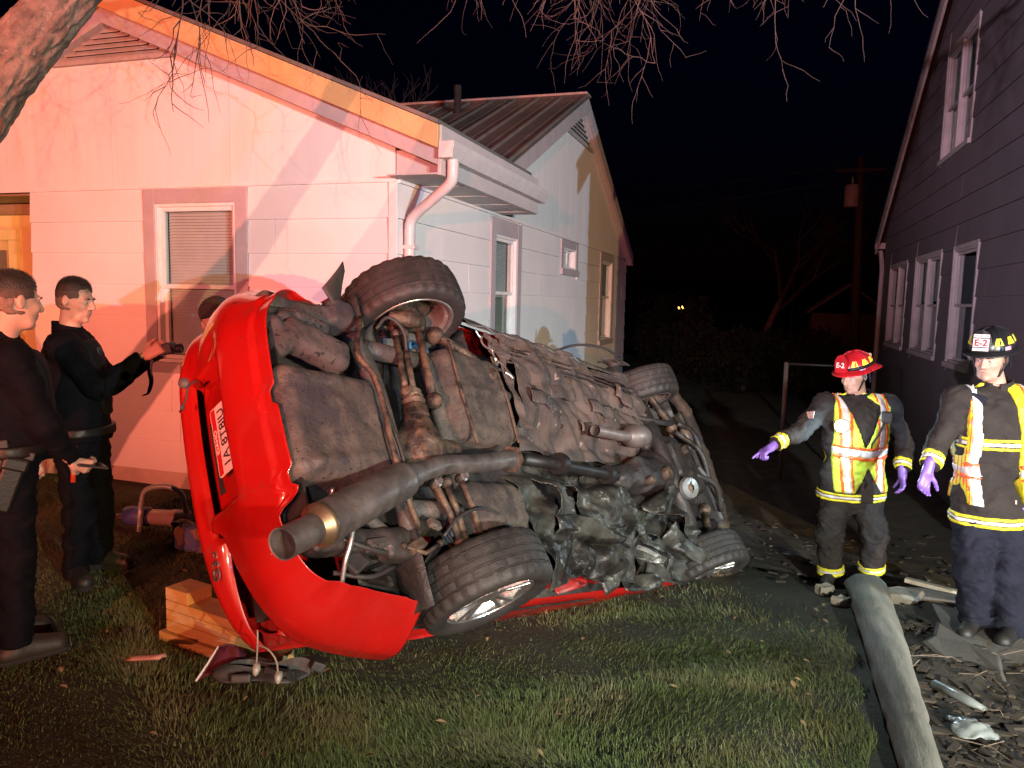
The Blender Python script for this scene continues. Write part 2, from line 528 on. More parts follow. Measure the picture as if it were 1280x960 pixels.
def window(house, W, u0, u1, z0, z1, tw=0.11, head=0.13, sill=0.07, kind='hung', blind=0.0, mid=None, trim=None, sash=None,
           lower_blind=False, room=None, proud=0.03):
    trim = trim or m_trim; sash = sash or m_white_trim
    mb = MB()
    wbox(mb, W, u0, u0 + tw, -0.02, proud, z0, z1)
    wbox(mb, W, u1 - tw, u1, -0.02, proud, z0, z1)
    wbox(mb, W, u0 + tw, u1 - tw, -0.02, proud - 0.002, z1 - head, z1)
    wbox(mb, W, u0 - 0.01, u1 + 0.01, -0.02, proud + 0.025, z0 - sill * 0.3, z0 + sill)
    win = mb.build('window', trim, house, bevel=0.004)
    a, b, c, d = u0 + tw, u1 - tw, z0 + sill, z1 - head
    s = 0.028
    # outer white stop round the sashes
    mb = MB()
    wbox(mb, W, a, a + s, -0.09, proud - 0.012, c, d); wbox(mb, W, b - s, b, -0.09, proud - 0.012, c, d)
    wbox(mb, W, a + s, b - s, -0.09, proud - 0.014, d - s, d); wbox(mb, W, a + s, b - s, -0.09, proud - 0.014, c, c + s)
    mb.build('frame', sash, win, bevel=0.003)
    a, b, c, d = a + s, b - s, c + s, d - s
    def sash_pane(p, q, r0, r1, dep, w=0.035):
        mb = MB()
        wbox(mb, W, p, p + w, dep - 0.03, dep, r0, r1); wbox(mb, W, q - w, q, dep - 0.03, dep, r0, r1)
        wbox(mb, W, p + w, q - w, dep - 0.03, dep - 0.001, r1 - w, r1); wbox(mb, W, p + w, q - w, dep - 0.03, dep - 0.001, r0, r0 + w)
        mb.build('sash', sash, win, bevel=0.002)
        mb = MB(); wbox(mb, W, p + w - 0.004, q - w + 0.004, dep - 0.018, dep - 0.014, r0 + w - 0.004, r1 - w + 0.004)
        mb.build('pane', m_glass, win)
    if kind == 'hung':
        zm = mid if mid else (c + d) / 2
        sash_pane(a, b, zm - 0.02, d, -0.012); sash_pane(a, b, c, zm + 0.02, -0.045)
    elif kind == 'slider':
        um = (a + b) / 2
        sash_pane(a, um + 0.02, c, d, -0.012); sash_pane(um - 0.02, b, c, d, -0.045)
    elif kind == 'twin':
        um = (a + b) / 2; zm = mid if mid else (c + d) / 2
        mb = MB(); wbox(mb, W, um - 0.03, um + 0.03, -0.09, proud - 0.01, c, d); mb.build('mullion', sash, win, bevel=0.002)
        for p, q in ((a, um - 0.03), (um + 0.03, b)):
            sash_pane(p, q, zm - 0.02, d, -0.012); sash_pane(p, q, c, zm + 0.02, -0.045)
    # dark room behind the glass
    mb = MB()
    wbox(mb, W, a - 0.02, b + 0.02, -0.62, -0.60, c - 0.02, d + 0.02)
    wbox(mb, W, a - 0.04, a - 0.02, -0.60, -0.10, c, d); wbox(mb, W, b + 0.02, b + 0.04, -0.60, -0.10, c, d)
    wbox(mb, W, a - 0.02, b + 0.02, -0.60, -0.10, d + 0.02, d + 0.04); wbox(mb, W, a - 0.02, b + 0.02, -0.60, -0.10, c - 0.04, c - 0.02)
    mb.build('window_reveal', room or m_room, win)
    if blind:
        mb = MB(); z = d - 0.03; zb = d - blind * (d - c)
        while z > zb:
            pts = [W(u, -0.105 + o[0], z + o[1]) for u in (a + 0.015, b - 0.015) for o in ((0.008, -0.012), (-0.008, 0.012), (-0.007, 0.013), (0.009, -0.011))]
            mb.add(pts, [(0, 1, 2, 3), (7, 6, 5, 4), (0, 4, 5, 1), (1, 5, 6, 2), (2, 6, 7, 3), (3, 7, 4, 0)]); z -= 0.026
        o = mb.build('blind', m_blind, win); tag(o, kind='stuff')
        mb = MB(); wbox(mb, W, a + 0.01, b - 0.01, -0.125, -0.085, d - 0.03, d); mb.build('blind_rail', m_blind, win)
    return win

def slab(mb, quad, n, t):
    n = np.array(n, float)
    V = [np.array(p, float) for p in quad] + [np.array(p, float) + n * t for p in quad]
    mb.add(V, [(3, 2, 1, 0), (4, 5, 6, 7), (0, 1, 5, 4), (1, 2, 6, 5), (2, 3, 7, 6), (3, 0, 4, 7)])

YF, XS = 5.47, -2.73
house = empty('white_house', 'white sided bungalow with front gable, metal roof and downspout, behind the overturned car', 'house', (-5.4, YF, -0.1))
WF = lambda u, d, z: (u, YF - d, z)
WS = lambda u, d, z: (XS + d, u, z)
AX, AZ, SL = -5.42, 3.87, 0.41        # apex of the front gable, under the fascia
zr = lambda x: AZ - SL * abs(x - AX)

fw_holes = [(-5.11, -4.09, 0.95, 2.48)]
mb = MB(); wall_boxes(mb, WF, -6.43, XS - 0.001, 0.02, 2.5, [(-5.0, -4.2, 1.0, 2.37)])
mb.prism([(-8.2, 2.5), (XS - 0.001, 2.5), (XS - 0.001, zr(XS) + 0.1), (AX, AZ + 0.1), (-8.2, zr(-8.2) + 0.1)], YF, YF + 0.12)
front = mb.build('wall', m_siding, house)
boards(front, WF, -6.43, XS - 0.05, 0.02, 2.485, 0.265, [(-5.13, -4.07, 0.92, 2.5)], m_siding, L=1.22, seed=3)
# smooth gable panels above the belt
for a, b in ((-8.2, -7.9), (-7.9, -6.68), (-6.68, -5.46), (-5.46, -4.24), (-4.24, XS + 0.0)):
    g = 0.002
    poly = [(a + g, 2.515), (b - g, 2.515), (b - g, zr(b) + 0.03)] + ([(AX, AZ + 0.03)] if a < AX < b else []) + [(a + g, zr(a) + 0.03)]
    MB().prism(poly, YF - 0.012, YF - 0.001).build('gable_panel', m_panel, front)
mb = MB(); wbox(mb, WF, -8.2, XS, 0.0, 0.024, 2.487, 2.513); mb.build('belt_drip', m_white_trim, front)
mb = MB(); wbox(mb, WF, XS - 0.05, XS + 0.022, 0.0, 0.026, 0.0, 2.486); mb.build('corner_board', m_white_trim, front, bevel=0.003)
mb = MB(); wbox(mb, WF, -6.43, XS + 0.02, -0.2, -0.02, -0.6, 0.02); wbox(mb, WS, YF + 0.2, 16.05, -0.2, -0.02, -0.9, 0.02)
mb.build('foundation', m_foundation, house)

# side wall, flush for wing and main house
side_h = [(7.62, 8.68, 0.90, 2.47), (10.55, 11.58, 2.0, 2.48), (13.32, 14.6, 0.86, 2.48)]
mb = MB(); wall_boxes(mb, WS, YF + 0.13, 16.05, 0.02, 2.5, [(h[0] + .1, h[1] - .1, h[2] + .05, h[3] - .1) for h in side_h])
GY, GZ, GS = 11.5, 4.40, 0.436
gz = lambda y: GZ - GS * abs(y - GY)
mb.add([WS(u, d, z) for d in (0, -0.12) for u, z in ((YF + 0.13, 2.5), (16.05, 2.5), (16.05, gz(16.05) + 0.1), (GY, GZ + 0.1), (8.0, gz(8.0) + 0.1), (YF + 0.13, 2.6))],
       [(0, 1, 2, 3, 4, 5), (11, 10, 9, 8, 7, 6), (0, 6, 7, 1), (1, 7, 8, 2), (2, 8, 9, 3), (3, 9, 10, 4), (4, 10, 11, 5), (5, 11, 6, 0)])
sidew = mb.build('wall', m_siding, house)
boards(sidew, WS, YF + 0.001, 16.05, 0.02, 2.485, 0.265, side_h, m_siding, L=1.22, seed=5)
for a, b in ((8.02, 9.2), (9.2, 10.4), (10.4, 11.6), (11.6, 12.8), (12.8, 14.0), (14.0, 15.2), (15.2, 16.05)):
    g = 0.002
    poly = [(a + g, 2.515), (b - g, 2.515), (b - g, gz(b) + 0.03)] + ([(GY, GZ + 0.03)] if a < GY < b else []) + [(a + g, gz(a) + 0.03)]
    mb = MB(); mb.prism(poly, 0.001, 0.012, M=lambda v: WS(v[0], v[1], v[2])); mb.build('gable_panel', m_panel, sidew)
mb = MB(); wbox(mb, WS, YF + 0.03, 16.05, 0.0, 0.024, 2.487, 2.513); mb.build('belt_drip', m_white_trim, sidew)
mb = MB(); wall_boxes(mb, lambda u, d, z: (u, 8.06 + d, z), -9.5, -2.86, -0.3, 3.0, []); wall_boxes(mb, lambda u, d, z: (u, 15.9 + d, z), -9.5, -2.86, -0.8, 2.9, [])
wall_boxes(mb, lambda u, d, z: (-9.5 + d, u, z), 8.1, 15.8, -0.5, 3.0, [])
mb.build('rear_walls', m_siding, house)

w = window(house, WF, -5.13, -4.07, 0.93, 2.48, tw=0.115, head=0.12, kind='hung', blind=0.97, mid=1.66)
window(house, WS, 7.62, 8.68, 0.90, 2.47, tw=0.15, head=0.17, kind='hung', blind=0.5, mid=1.68, room=m_roomwarm)
window(house, WS, 10.55, 11.58, 2.0, 2.48, tw=0.13, head=0.11, kind='slider', room=m_room)
window(house, WS, 13.32, 14.6, 0.86, 2.48, tw=0.16, head=0.14, kind='hung', blind=0.4, mid=1.7, room=m_roomwarm)

# triangular louvred vent under the front apex, and the one in the side gable
def vent(W, au, az, half, drop, slope):
    mb = MB(); n = 6
    z0 = az - drop
    poly = [(au - half, z0), (au + half, z0), (au, az)]
    mb.prism(poly, 0.012, 0.016, M=lambda v: W(v[0], v[1], v[2]))
    v = mb.build('gable_vent', m_dark, house)
    for i in range(n):
        za = z0 + drop * i / n; zb = z0 + drop * (i + 0.82) / n
        hw = half * (1 - (za - z0) / drop) * 0.97
        if hw < 0.06: continue
        pts = [W(au + s * hw, d, z) for s in (-1, 1) for d, z in ((0.018, zb), (0.045, za), (0.049, za + 0.008), (0.022, zb + 0.008))]
        mk('louvre', pts, [(0, 1, 2, 3), (7, 6, 5, 4), (0, 4, 5, 1), (1, 5, 6, 2), (2, 6, 7, 3), (3, 7, 4, 0)], m_louvre, v)
    mb = MB(); wbox(mb, W, au - half - 0.03, au + half + 0.03, 0.014, 0.05, z0 - 0.03, z0 - 0.002); mb.build('sill', m_louvre, v)
vent(WF, AX, AZ - 0.03, 0.62, 0.255, SL)
vent(WS, GY, GZ - 0.06, 0.80, 0.349, GS)

# front rake boards: wide outer fascia and the lower frieze behind it
for s in (-1, 1):
    e = -2.31 if s > 0 else -8.53
    for nm, y0, y1, o0, o1, mm in (('rake_fascia', YF - 0.17, YF - 0.13, 0.10, 0.27, m_fascia), ('rake_frieze', YF - 0.125, YF - 0.013, -0.02, 0.12, m_trim)):
        ee = e if nm == 'rake_fascia' else (e - 0.002 * s)
        V = [(AX, y, AZ + o) for y in (y0, y1) for o in (o0, o1)] + [(ee, y, zr(ee) + o) for y in (y0, y1) for o in (o0, o1)]
        mk(nm, V, [(0, 2, 3, 1), (4, 5, 7, 6), (0, 1, 5, 4), (2, 6, 7, 3), (0, 4, 6, 2), (1, 3, 7, 5)], mm, house, bevel=0.004)

# roofs
roof_main = None
mb = MB()
ez = lambda x: zr(x) + 0.275
for s in (-1, 1):
    e = AX + s * 3.11
    slab(mb, [(AX, YF - 0.175, ez(AX)), (e, YF - 0.175, ez(e)), (e, 7.7 if s > 0 else 8.4, ez(e)), (AX, 10.3, ez(AX))], (0, 0, 1), 0.03)
wing_roof = mb.build('roof', m_roofmetal, house)
RZ = GZ + 0.19
mb = MB()
yb, yf = 16.15, 7.6
zt = lambda y: RZ - GS * abs(y - GY)
slab(mb, [(-9.9, GY, RZ), (-2.60, GY, RZ), (-2.60, yb, zt(yb)), (-9.9, yb, zt(yb))], (0, 0, 1), 0.03)
slab(mb, [(-9.9, yf, zt(yf)), (-2.60, yf, zt(yf)), (-2.60, GY, RZ), (-9.9, GY, RZ)], (0, 0, 1), 0.03)
roof_main = mb.build('roof', m_roofmetal, house)
# metal roof sheets, one per rib
pw = 0.37
base_me = None
k = 0
x = -2.58
nrm = np.array([0, -GS, 1.0]); nrm = nrm / np.linalg.norm(nrm)
while x - pw > -9.9:
    prof = [(0, 0.034), (0.035, 0.034), (0.05, 0.062), (0.085, 0.062), (0.10, 0.034), (0.20, 0.034), (0.21, 0.040), (0.23, 0.040), (0.24, 0.034), (pw - 0.002, 0.034)]
    if base_me is None:
        V = []
        for yy in (yf - 0.03, GY):
            for (px, pz) in prof: V.append((-px, yy, zt(yy) + pz))
        n = len(prof); F = [(i, i + 1, n + i + 1, n + i) for i in range(n - 1)]
        base_me = mesh_data('roof_sheet', V, F); base_me.materials.append(m_roofmetal)
    o = bpy.data.objects.new('roof_sheet', base_me); put(o, 'roof_sheet', roof_main); o.location = (x, 0, 0)
    x -= pw; k += 1
mb = MB(); mb.box((-6.24, GY, RZ + 0.055), (7.3, 0.28, 0.035)); mb.build('ridge_cap', mat('ridge_flashing', (0.42, 0.30, 0.28), (0.36, 0.26, 0.24), rough=0.45, metal=0.2), roof_main, bevel=0.01)
mb = MB(); mb.tube([(-4.4, 10.8, zt(10.8)), (-4.4, 10.8, zt(10.8) + 0.42)], 0.055, 12); mb.build('vent_pipe', m_dark, roof_main)
# side rake boards and soffit strips of the main gable
for s in (-1, 1):
    e = yb if s > 0 else yf
    V = [(xx, GY, RZ + o) for xx in (-2.63, -2.595) for o in (-0.19, 0.0)] + [(xx, e, zt(e) + o) for xx in (-2.63, -2.595) for o in (-0.19, 0.0)]
    mk('rake_fascia', V, [(0, 2, 3, 1), (4, 5, 7, 6), (0, 1, 5, 4), (2, 6, 7, 3), (0, 4, 6, 2), (1, 3, 7, 5)], m_trim, house, bevel=0.004)
    V = [(xx, GY, RZ - 0.185 + o) for xx in (-2.718, -2.632) for o in (0, 0.02)] + [(xx, e, zt(e) - 0.185 + o) for xx in (-2.718, -2.632) for o in (0, 0.02)]
    mk('rake_soffit', V, [(0, 2, 3, 1), (4, 5, 7, 6), (0, 1, 5, 4), (2, 6, 7, 3), (0, 4, 6, 2), (1, 3, 7, 5)], m_soffit, house)

# boxed eave along the wing with soffit boards, fascia and gutter
zs_ = 2.51
y = YF - 0.168; i = 0
while y < 7.9:
    w_ = min(0.3, 7.9 - y)
    mb = MB(); mb.box((-2.525, y + w_ / 2, zs_ + 0.006 * (i % 2) + 0.006), (0.41, w_ - 0.006, 0.012)); mb.build('soffit_board', m_soffit, house, bevel=0.003)
    y += w_; i += 1
mb = MB(); mb.box((-2.315, (YF - 0.128 + 7.92) / 2, 2.69), (0.03, 7.92 - YF + 0.128, 0.36)); mb.box((-2.52, 7.925, 2.66), (0.42, 0.03, 0.30)); mb.build('eave_fascia', m_soffit, house, bevel=0.004)
mb = MB(); mb.box((-2.52, YF - 0.002, 2.62), (0.4, 0.02, 0.2)); mb.build('eave_return', m_soffit, house)
gp = [(-2.298, 2.735), (-2.298, 2.625), (-2.225, 2.625), (-2.205, 2.66), (-2.185, 2.70), (-2.185, 2.745), (-2.20, 2.745), (-2.20, 2.705), (-2.235, 2.637), (-2.288, 2.637), (-2.288, 2.735)]
mb = MB(); mb.prism(gp, YF - 0.17, 7.97); mb.box((-2.245, YF - 0.172, 2.684), (0.11, 0.012, 0.115))
gut = mb.build('gutter', m_gutter, house)
mb = MB()
dsp = spline([(-2.245, YF - 0.03, 2.63), (-2.245, YF - 0.03, 2.55), (-2.27, YF - 0.01, 2.47), (-2.42, YF + 0.04, 2.37), (-2.58, YF + 0.09, 2.27), (-2.655, YF + 0.11, 2.19), (-2.665, YF + 0.115, 2.05)], 22).tolist()
dsp += [(-2.665, YF + 0.115, z) for z in (1.6, 1.0, 0.4, 0.0)]
mb.tube(dsp, 0.052, 12, squash=0.8)
mb.build('downspout', m_gutter, house, auto=40)
for z in (2.0, 0.6):
    mb = MB(); mb.box((-2.665, YF + 0.115, z), (0.125, 0.10, 0.03)); mb.build('downspout_strap', m_gutter, house, bevel=0.004)

# recessed porch at the left of the front wall
mb = MB()
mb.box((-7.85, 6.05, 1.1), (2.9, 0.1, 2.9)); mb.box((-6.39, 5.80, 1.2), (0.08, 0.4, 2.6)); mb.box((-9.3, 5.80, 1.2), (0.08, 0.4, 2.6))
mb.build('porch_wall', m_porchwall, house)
for i in range(4):
    mb = MB(); mb.box((-7.85, 5.53 + i * 0.13, 2.47), (2.8, 0.125, 0.02)); mb.build('porch_ceiling_board', m_porchwood, house, bevel=0.004)
mb = MB(); mb.box((-7.85, 5.96, 2.40), (2.8, 0.08, 0.10)); mb.build('porch_beam', m_porchwood, house)
mb = MB()
for xx in (-7.27, -8.19): mb.box((xx, 5.975, 1.05), (0.11, 0.05, 2.1))
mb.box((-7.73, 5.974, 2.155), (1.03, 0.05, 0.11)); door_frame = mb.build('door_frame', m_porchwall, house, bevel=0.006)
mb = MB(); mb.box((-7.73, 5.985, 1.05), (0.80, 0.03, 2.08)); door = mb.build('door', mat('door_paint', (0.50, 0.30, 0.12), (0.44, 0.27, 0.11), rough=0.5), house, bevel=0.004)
mb = MB(); mb.box((-7.72, 5.965, 1.45), (0.70, 0.012, 1.1)); mb.build('pane', mat('door_glass', (0.16, 0.13, 0.09), rough=0.15), door)
mb = MB(); mb.ball((-8.08, 5.94, 0.98), 0.03); mb.build('door_handle', mat('brass', (0.6, 0.45, 0.2), rough=0.3, metal=1), door, smooth=True)
mb = MB(); mb.box((-7.85, 5.75, -0.12), (2.9, 0.56, 0.2)); mb.build('porch_floor', m_foundation, house)
pl = empty('porch_lamp', 'lit porch lamp on the wall left of the front door', 'lamp', (-8.7, 5.98, 2.0))
mb = MB(); mb.box((-8.7, 5.98, 2.05), (0.09, 0.04, 0.14)); mb.build('backplate', m_dark, pl)
mb = MB(); mb.lathe([(0.0, 0.0), (0.05, 0.0), (0.06, 0.05), (0.055, 0.13), (0.0, 0.16)], (-8.7, 5.89, 1.98), (0, 0, 1), 16)
mb.build('lamp_glass', mat('lit_lamp_glass', (1, 0.8, 0.5), rough=0.4, emit=(1.0, 0.58, 0.16, 9)), pl, smooth=True)
lamp('porch_bulb', 'POINT', (-8.7, 5.72, 2.05), (1.0, 0.66, 0.18), 48, 0.06)

# ---------------------------------------------------------------- neighbouring house on the right
XR = 2.3
nb = empty('mauve_house', 'tall dark mauve gabled house on the right beyond the firefighters', 'house', (XR + 1.5, 11.2, -0.6))
WR = lambda u, d, z: (XR - d, u, z)
NY, NZ, NS = 11.22, 6.42, 0.585
nzf = lambda y: NZ - NS * abs(y - NY)
NA, NB_ = 5.34, 17.1
rh = [(14.35, 16.2, 0.92, 2.42), (11.78, 13.65, 0.92, 2.42), (9.9, 11.1, 0.90, 2.40), (10.72, 12.4, 3.62, 5.14)]
mb = MB(); wall_boxes(mb, WR, NA, NB_, -0.9, 2.9, [(h[0] + .05, h[1] - .05, h[2] + .05, h[3] - .05) for h in rh[:3]], t=0.12)
h4 = rh[3]
def tri(y0, y1, z0):
    pts = [(y0, z0), (y1, z0), (y1, nzf(y1))] + ([(NY, NZ)] if y0 < NY < y1 else []) + [(y0, nzf(y0))]
    mb.prism(pts, -0.12, 0, M=lambda v: WR(v[0], v[1], v[2]))
tri(NA, h4[0] + .05, 2.9); tri(h4[1] - .05, NB_, 2.9); tri(h4[0] + .05, h4[1] - .05, h4[3] - .05)
wbox(mb, WR, h4[0] + .05, h4[1] - .05, -0.12, 0, 2.9, h4[2] + .05)
nw = mb.build('wall', m_sidingdark, nb)
def ntop(z, a, b):
    if z < nzf(NA) - 0.1: return (a, b)
    hw = (NZ - z) / NS
    return (max(a, NY - hw), min(b, NY + hw))
boards(nw, WR, NA, NB_, -0.7, 6.34, 0.30, rh, m_sidingdark, L=3.66, seed=9, top=ntop)
m_ntrim = mat('neighbour_trim_white', (0.40, 0.36, 0.36), (0.32, 0.29, 0.29), scale=6, rough=0.5)
for i, h in enumerate(rh):
    window(nb, WR, *h, tw=0.055, head=0.055, sill=0.05, kind='twin' if i in (0, 1, 3) else 'hung', blind=0.0 if i in (0, 2) else 0.45, trim=m_ntrim, sash=m_ntrim,
           room=m_roomwarm if i == 3 else m_room, mid=1.66 if i < 3 else 4.35)
for s in (-1, 1):
    e = NB_ + 0.3 if s > 0 else NA - 0.3
    V = [(xx, NY, NZ + o) for xx in (XR - 0.16, XR - 0.12) for o in (-0.1, 0.14)] + [(xx, e, nzf(e) + o) for xx in (XR - 0.16, XR - 0.12) for o in (-0.1, 0.14)]
    mk('rake_fascia', V, [(0, 2, 3, 1), (4, 5, 7, 6), (0, 1, 5, 4), (2, 6, 7, 3), (0, 4, 6, 2), (1, 3, 7, 5)], m_ntrim, nb, bevel=0.004)
mb = MB()
for s in (-1, 1):
    e = NB_ + 0.35 if s > 0 else NA - 0.35
    slab(mb, [(XR - 0.17, NY, NZ + 0.14), (8.5, NY, NZ + 0.14), (8.5, e, nzf(e) + 0.14), (XR - 0.17, e, nzf(e) + 0.14)], (0, 0, 1), 0.05)
mb.build('roof', mat('dark_shingle', (0.05, 0.045, 0.05), (0.035, 0.03, 0.035), scale=20, rough=0.9, bump=0.4), nb)
mb = MB(); wall_boxes(mb, lambda u, d, z: (u, NA + 0.13 - d, z), XR + 0.12, 8.3, -0.9, 2.95, []); wall_boxes(mb, lambda u, d, z: (u, NB_ - 0.01 - d, z), XR + 0.12, 8.3, -0.9, 2.95, [])
mb.build('end_walls', m_sidingdark, nb)
mb = MB(); mb.tube([(XR - 0.08, 17.18, 2.75), (XR - 0.06, 17.14, 2.6), (XR - 0.05, 17.05, 2.4), (XR - 0.05, 17.05, -0.7)], 0.045, 8)
mb.box((XR + 0.3, 17.32, 2.86), (0.95, 0.12, 0.12)); mb.build('downspout', m_ntrim, nb)
# ------------------------------------------------------------------ ground
m_soil = mat('lawn_soil', (0.040, 0.034, 0.022), (0.028, 0.026, 0.016), scale=3, rough=0.95, bump=0.8, bscale=35, wear=((0.045, 0.05, 0.02), 5, 0.55))
m_dirt = mat('bare_dirt', (0.075, 0.06, 0.045), (0.04, 0.034, 0.027), scale=4, rough=0.95, bump=1.0, bscale=28, spots=((0.13, 0.10, 0.07), 40, 0.66))
def axis_pts(lo, hi, mid0, mid1, fine, coarse_n):
    a = np.linspace(0, 1, coarse_n) ** 2.2
    left = mid0 - (mid0 - lo) * a[::-1][:-1]
    right = mid1 + (hi - mid1) * a[1:]
    return np.concatenate([left, np.arange(mid0, mid1, fine), [mid1], right])
gx = axis_pts(-300, 300, -8, 3, 0.10, 22); gy = axis_pts(-60, 600, -1, 9, 0.10, 24)
V, F = grid_mesh(lambda x, y: (x, y, float(ground_z(x, y)) + 0.012 * math.sin(x * 3.1 + 1.7 * math.sin(y * 2.3)) * math.sin(y * 2.7)), gx, gy)
tag(mk('lawn', V, F, m_soil, smooth=True), kind='structure')

log_line = np.array([(0.80, 5.74), (0.75, 4.8), (0.70, 3.85), (0.645, 2.95), (0.60, 2.2)])
log_r = np.array([0.128, 0.110, 0.090, 0.068, 0.055])
def log_x(y): return float(np.interp(y, log_line[::-1, 1], log_line[::-1, 0]))
# trodden bare dirt between the log and the neighbour's wall
us = np.linspace(0, 1, 40); vs = np.linspace(1.0, 22, 160)
def dirt(u, v):
    x0 = log_x(v) - 0.02 if v < 5.9 else 0.80 - min(1.0, (v - 5.9) * 0.6) * 3.2
    x = x0 + (2.28 - x0) * u
    lump = 0.02 * math.sin(x * 9 + 2 * math.sin(v * 5)) * math.sin(v * 8 + x * 3) + 0.012 * math.sin(x * 23 + v * 17) * math.sin(v * 29 - x * 11)
    return (x, v, float(ground_z(x, v)) + 0.022 + lump * 0.8)
V, F = grid_mesh(dirt, us, vs)
tag(mk('dirt_path', V, F, m_dirt, smooth=True), kind='structure')

# grass blades
def field_noise(x, y, s):
    return 0.5 + 0.25 * (np.sin(x * s + 1.7 * np.sin(y * s * 0.8 + 1)) + np.sin(y * s * 1.3 + 1.3 * np.sin(x * s * 0.7 + 2)))
n0 = 1250000
bx = rng.uniform(-6.6, 0.9, n0); by = rng.uniform(0.9, 6.4, n0)
dist = np.hypot(bx, by)
fn = 0.6 * field_noise(bx, by, 2.3) + 0.4 * field_noise(bx + 3, by - 1, 7.1)
keep = rng.random(n0) < np.clip((2.55 / dist) ** 1.7, 0, 1) * np.clip(fn * 1.5, 0.28, 1) * 0.95
lx = np.interp(by, log_line[::-1, 1], log_line[::-1, 0])
keep &= (bx < lx - 0.10 - 0.12 * field_noise(bx, by, 9)) & ((by < YF - 0.2) | (bx > XS + 0.15)) 
keep &= (rng.random(n0) < 1 - 0.93 * smooth01(-0.7, 0.25, bx) * smooth01(3.9, 4.9, by)) & (rng.random(n0) < 1 - 0.9 * smooth01(4.9, 5.8, by) * smooth01(-2.6, -1.0, bx))
tt = np.clip(((bx + 1.9) * 1.5 + (by - 2.7) * 3.5) / (1.5 ** 2 + 3.5 ** 2), 0, 1)
dcar = np.hypot(bx + 1.9 - 1.5 * tt, by - 2.7 - 3.5 * tt)
keep &= rng.random(n0) < 0.35 + 0.65 * smooth01(0.15, 0.75, dcar + 0.25 * (fn - 0.5))
ang = np.arctan2(bx, by)
keep &= (ang > -1.12) & (ang < 0.38) & (dist > 1.5)
bx, by, fn = bx[keep], by[keep], fn[keep]
n = len(bx)
bz = ground_z(bx, by)
hgt = rng.uniform(0.012, 0.034, n) * (0.65 + 0.7 * fn) * np.where(rng.random(n) < 0.06, 1.5, 1)
wid = rng.uniform(0.0010, 0.0022, n)
th = rng.uniform(0, 2 * math.pi, n)
lean = rng.uniform(0.25, 1.9, n) * hgt
la = 2 * math.pi * field_noise(bx + 1.3, by, 2.9) + rng.normal(0, 0.8, n)
th = np.where(rng.random(n) < 0.7, la + math.pi / 2, th)
px, py = np.cos(th) * wid, np.sin(th) * wid
dx, dy = np.cos(la) * lean, np.sin(la) * lean
zz = bz - 0.004
P = np.zeros((n, 5, 3), np.float32)
P[:, 0] = np.stack([bx - px, by - py, zz], 1); P[:, 1] = np.stack([bx + px, by + py, zz], 1)
P[:, 2] = np.stack([bx - px * .8 + dx * .35, by - py * .8 + dy * .35, zz + hgt * .62], 1)
P[:, 3] = np.stack([bx + px * .8 + dx * .35, by + py * .8 + dy * .35, zz + hgt * .62], 1)
P[:, 4] = np.stack([bx + dx, by + dy, zz + hgt], 1)
b5 = (np.arange(n) * 5)[:, None]
F = np.concatenate([b5 + np.array([0, 1, 3]), b5 + np.array([0, 3, 2]), b5 + np.array([2, 3, 4])])
m_grass = mat('winter_grass', (0.066, 0.100, 0.028), (0.115, 0.108, 0.048), scale=2.6, lo=0.44, hi=0.66, rough=0.6, spots=((0.22, 0.18, 0.09), 260, 0.60), spec=0.35)
g = mk('grass', P.reshape(-1, 3), F, m_grass)
tag(g, 'short half dormant grass of the front lawn', 'grass', kind='stuff')

# dry leaves on the lawn
mb = MB()
for i in range(170):
    x = random.uniform(-5.5, 0.5); y = random.uniform(1.4, 5.2)
    if math.hypot(x, y) < 1.7: continue
    s = random.uniform(0.010, 0.024); a = random.uniform(0, 6.28); t = random.uniform(-0.5, 0.5)
    z = float(ground_z(x, y)) + random.uniform(0.018, 0.045)
    c, d = math.cos(a), math.sin(a)
    pts = [(-1, 0, 0), (-0.3, 0.55, 0.3), (0.4, 0.5, 0.25), (1.1, 0, 0.1), (0.4, -0.5, 0.3), (-0.3, -0.55, 0.25)]
    mb.add([(x + s * (c * p - d * q), y + s * (d * p + c * q), z + s * (r * 0.8 + t * p)) for p, q, r in pts], [(0, 1, 2, 3), (0, 3, 4, 5)])
tag(mb.build('fallen_leaves', mat('dry_leaf', (0.26, 0.17, 0.09), (0.16, 0.10, 0.05), scale=9, rough=0.8)), 'small dry brown leaves scattered over the lawn', 'leaves', kind='stuff')
# bark chips, twigs and stones on the dirt
mb = MB()
for i in range(650):
    y = random.uniform(2.6, 8.5); x = random.uniform(log_x(y) + 0.08 if y < 5.7 else -0.4, 2.0)
    if i % 3 == 0: y = random.uniform(2.6, 5.0); x = log_x(y) + random.uniform(0.1, 0.5)
    s = random.uniform(0.006, 0.03); a = random.uniform(0, 3.14)
    c, d = math.cos(a), math.sin(a); R_ = np.array([[c, -d, 0], [d, c, 0], [0, 0, 1]])
    mb.box((x, y, float(ground_z(x, y)) + 0.035), (s * random.uniform(1, 4), s, s * 0.5), R_)
tag(mb.build('bark_chips', mat('bark_chip', (0.075, 0.055, 0.036), (0.03, 0.023, 0.017), scale=7, rough=0.9)), 'bark chips and twigs littering the bare dirt beside the log', 'bark chips', kind='stuff')
mb = MB()
for i in range(34):
    y = random.uniform(2.4, 5.5); x = log_x(y) + random.uniform(-0.05, 0.6)
    a = random.uniform(0, 6.28); L = random.uniform(0.06, 0.26); z = float(ground_z(x, y)) + 0.04
    p = [(x, y, z), (x + L * .5 * math.cos(a) + .03, y + L * .5 * math.sin(a), z + 0.02), (x + L * math.cos(a), y + L * math.sin(a), z + .005)]
    mb.tube(p, [0.003, 0.0022, 0.001], 5)
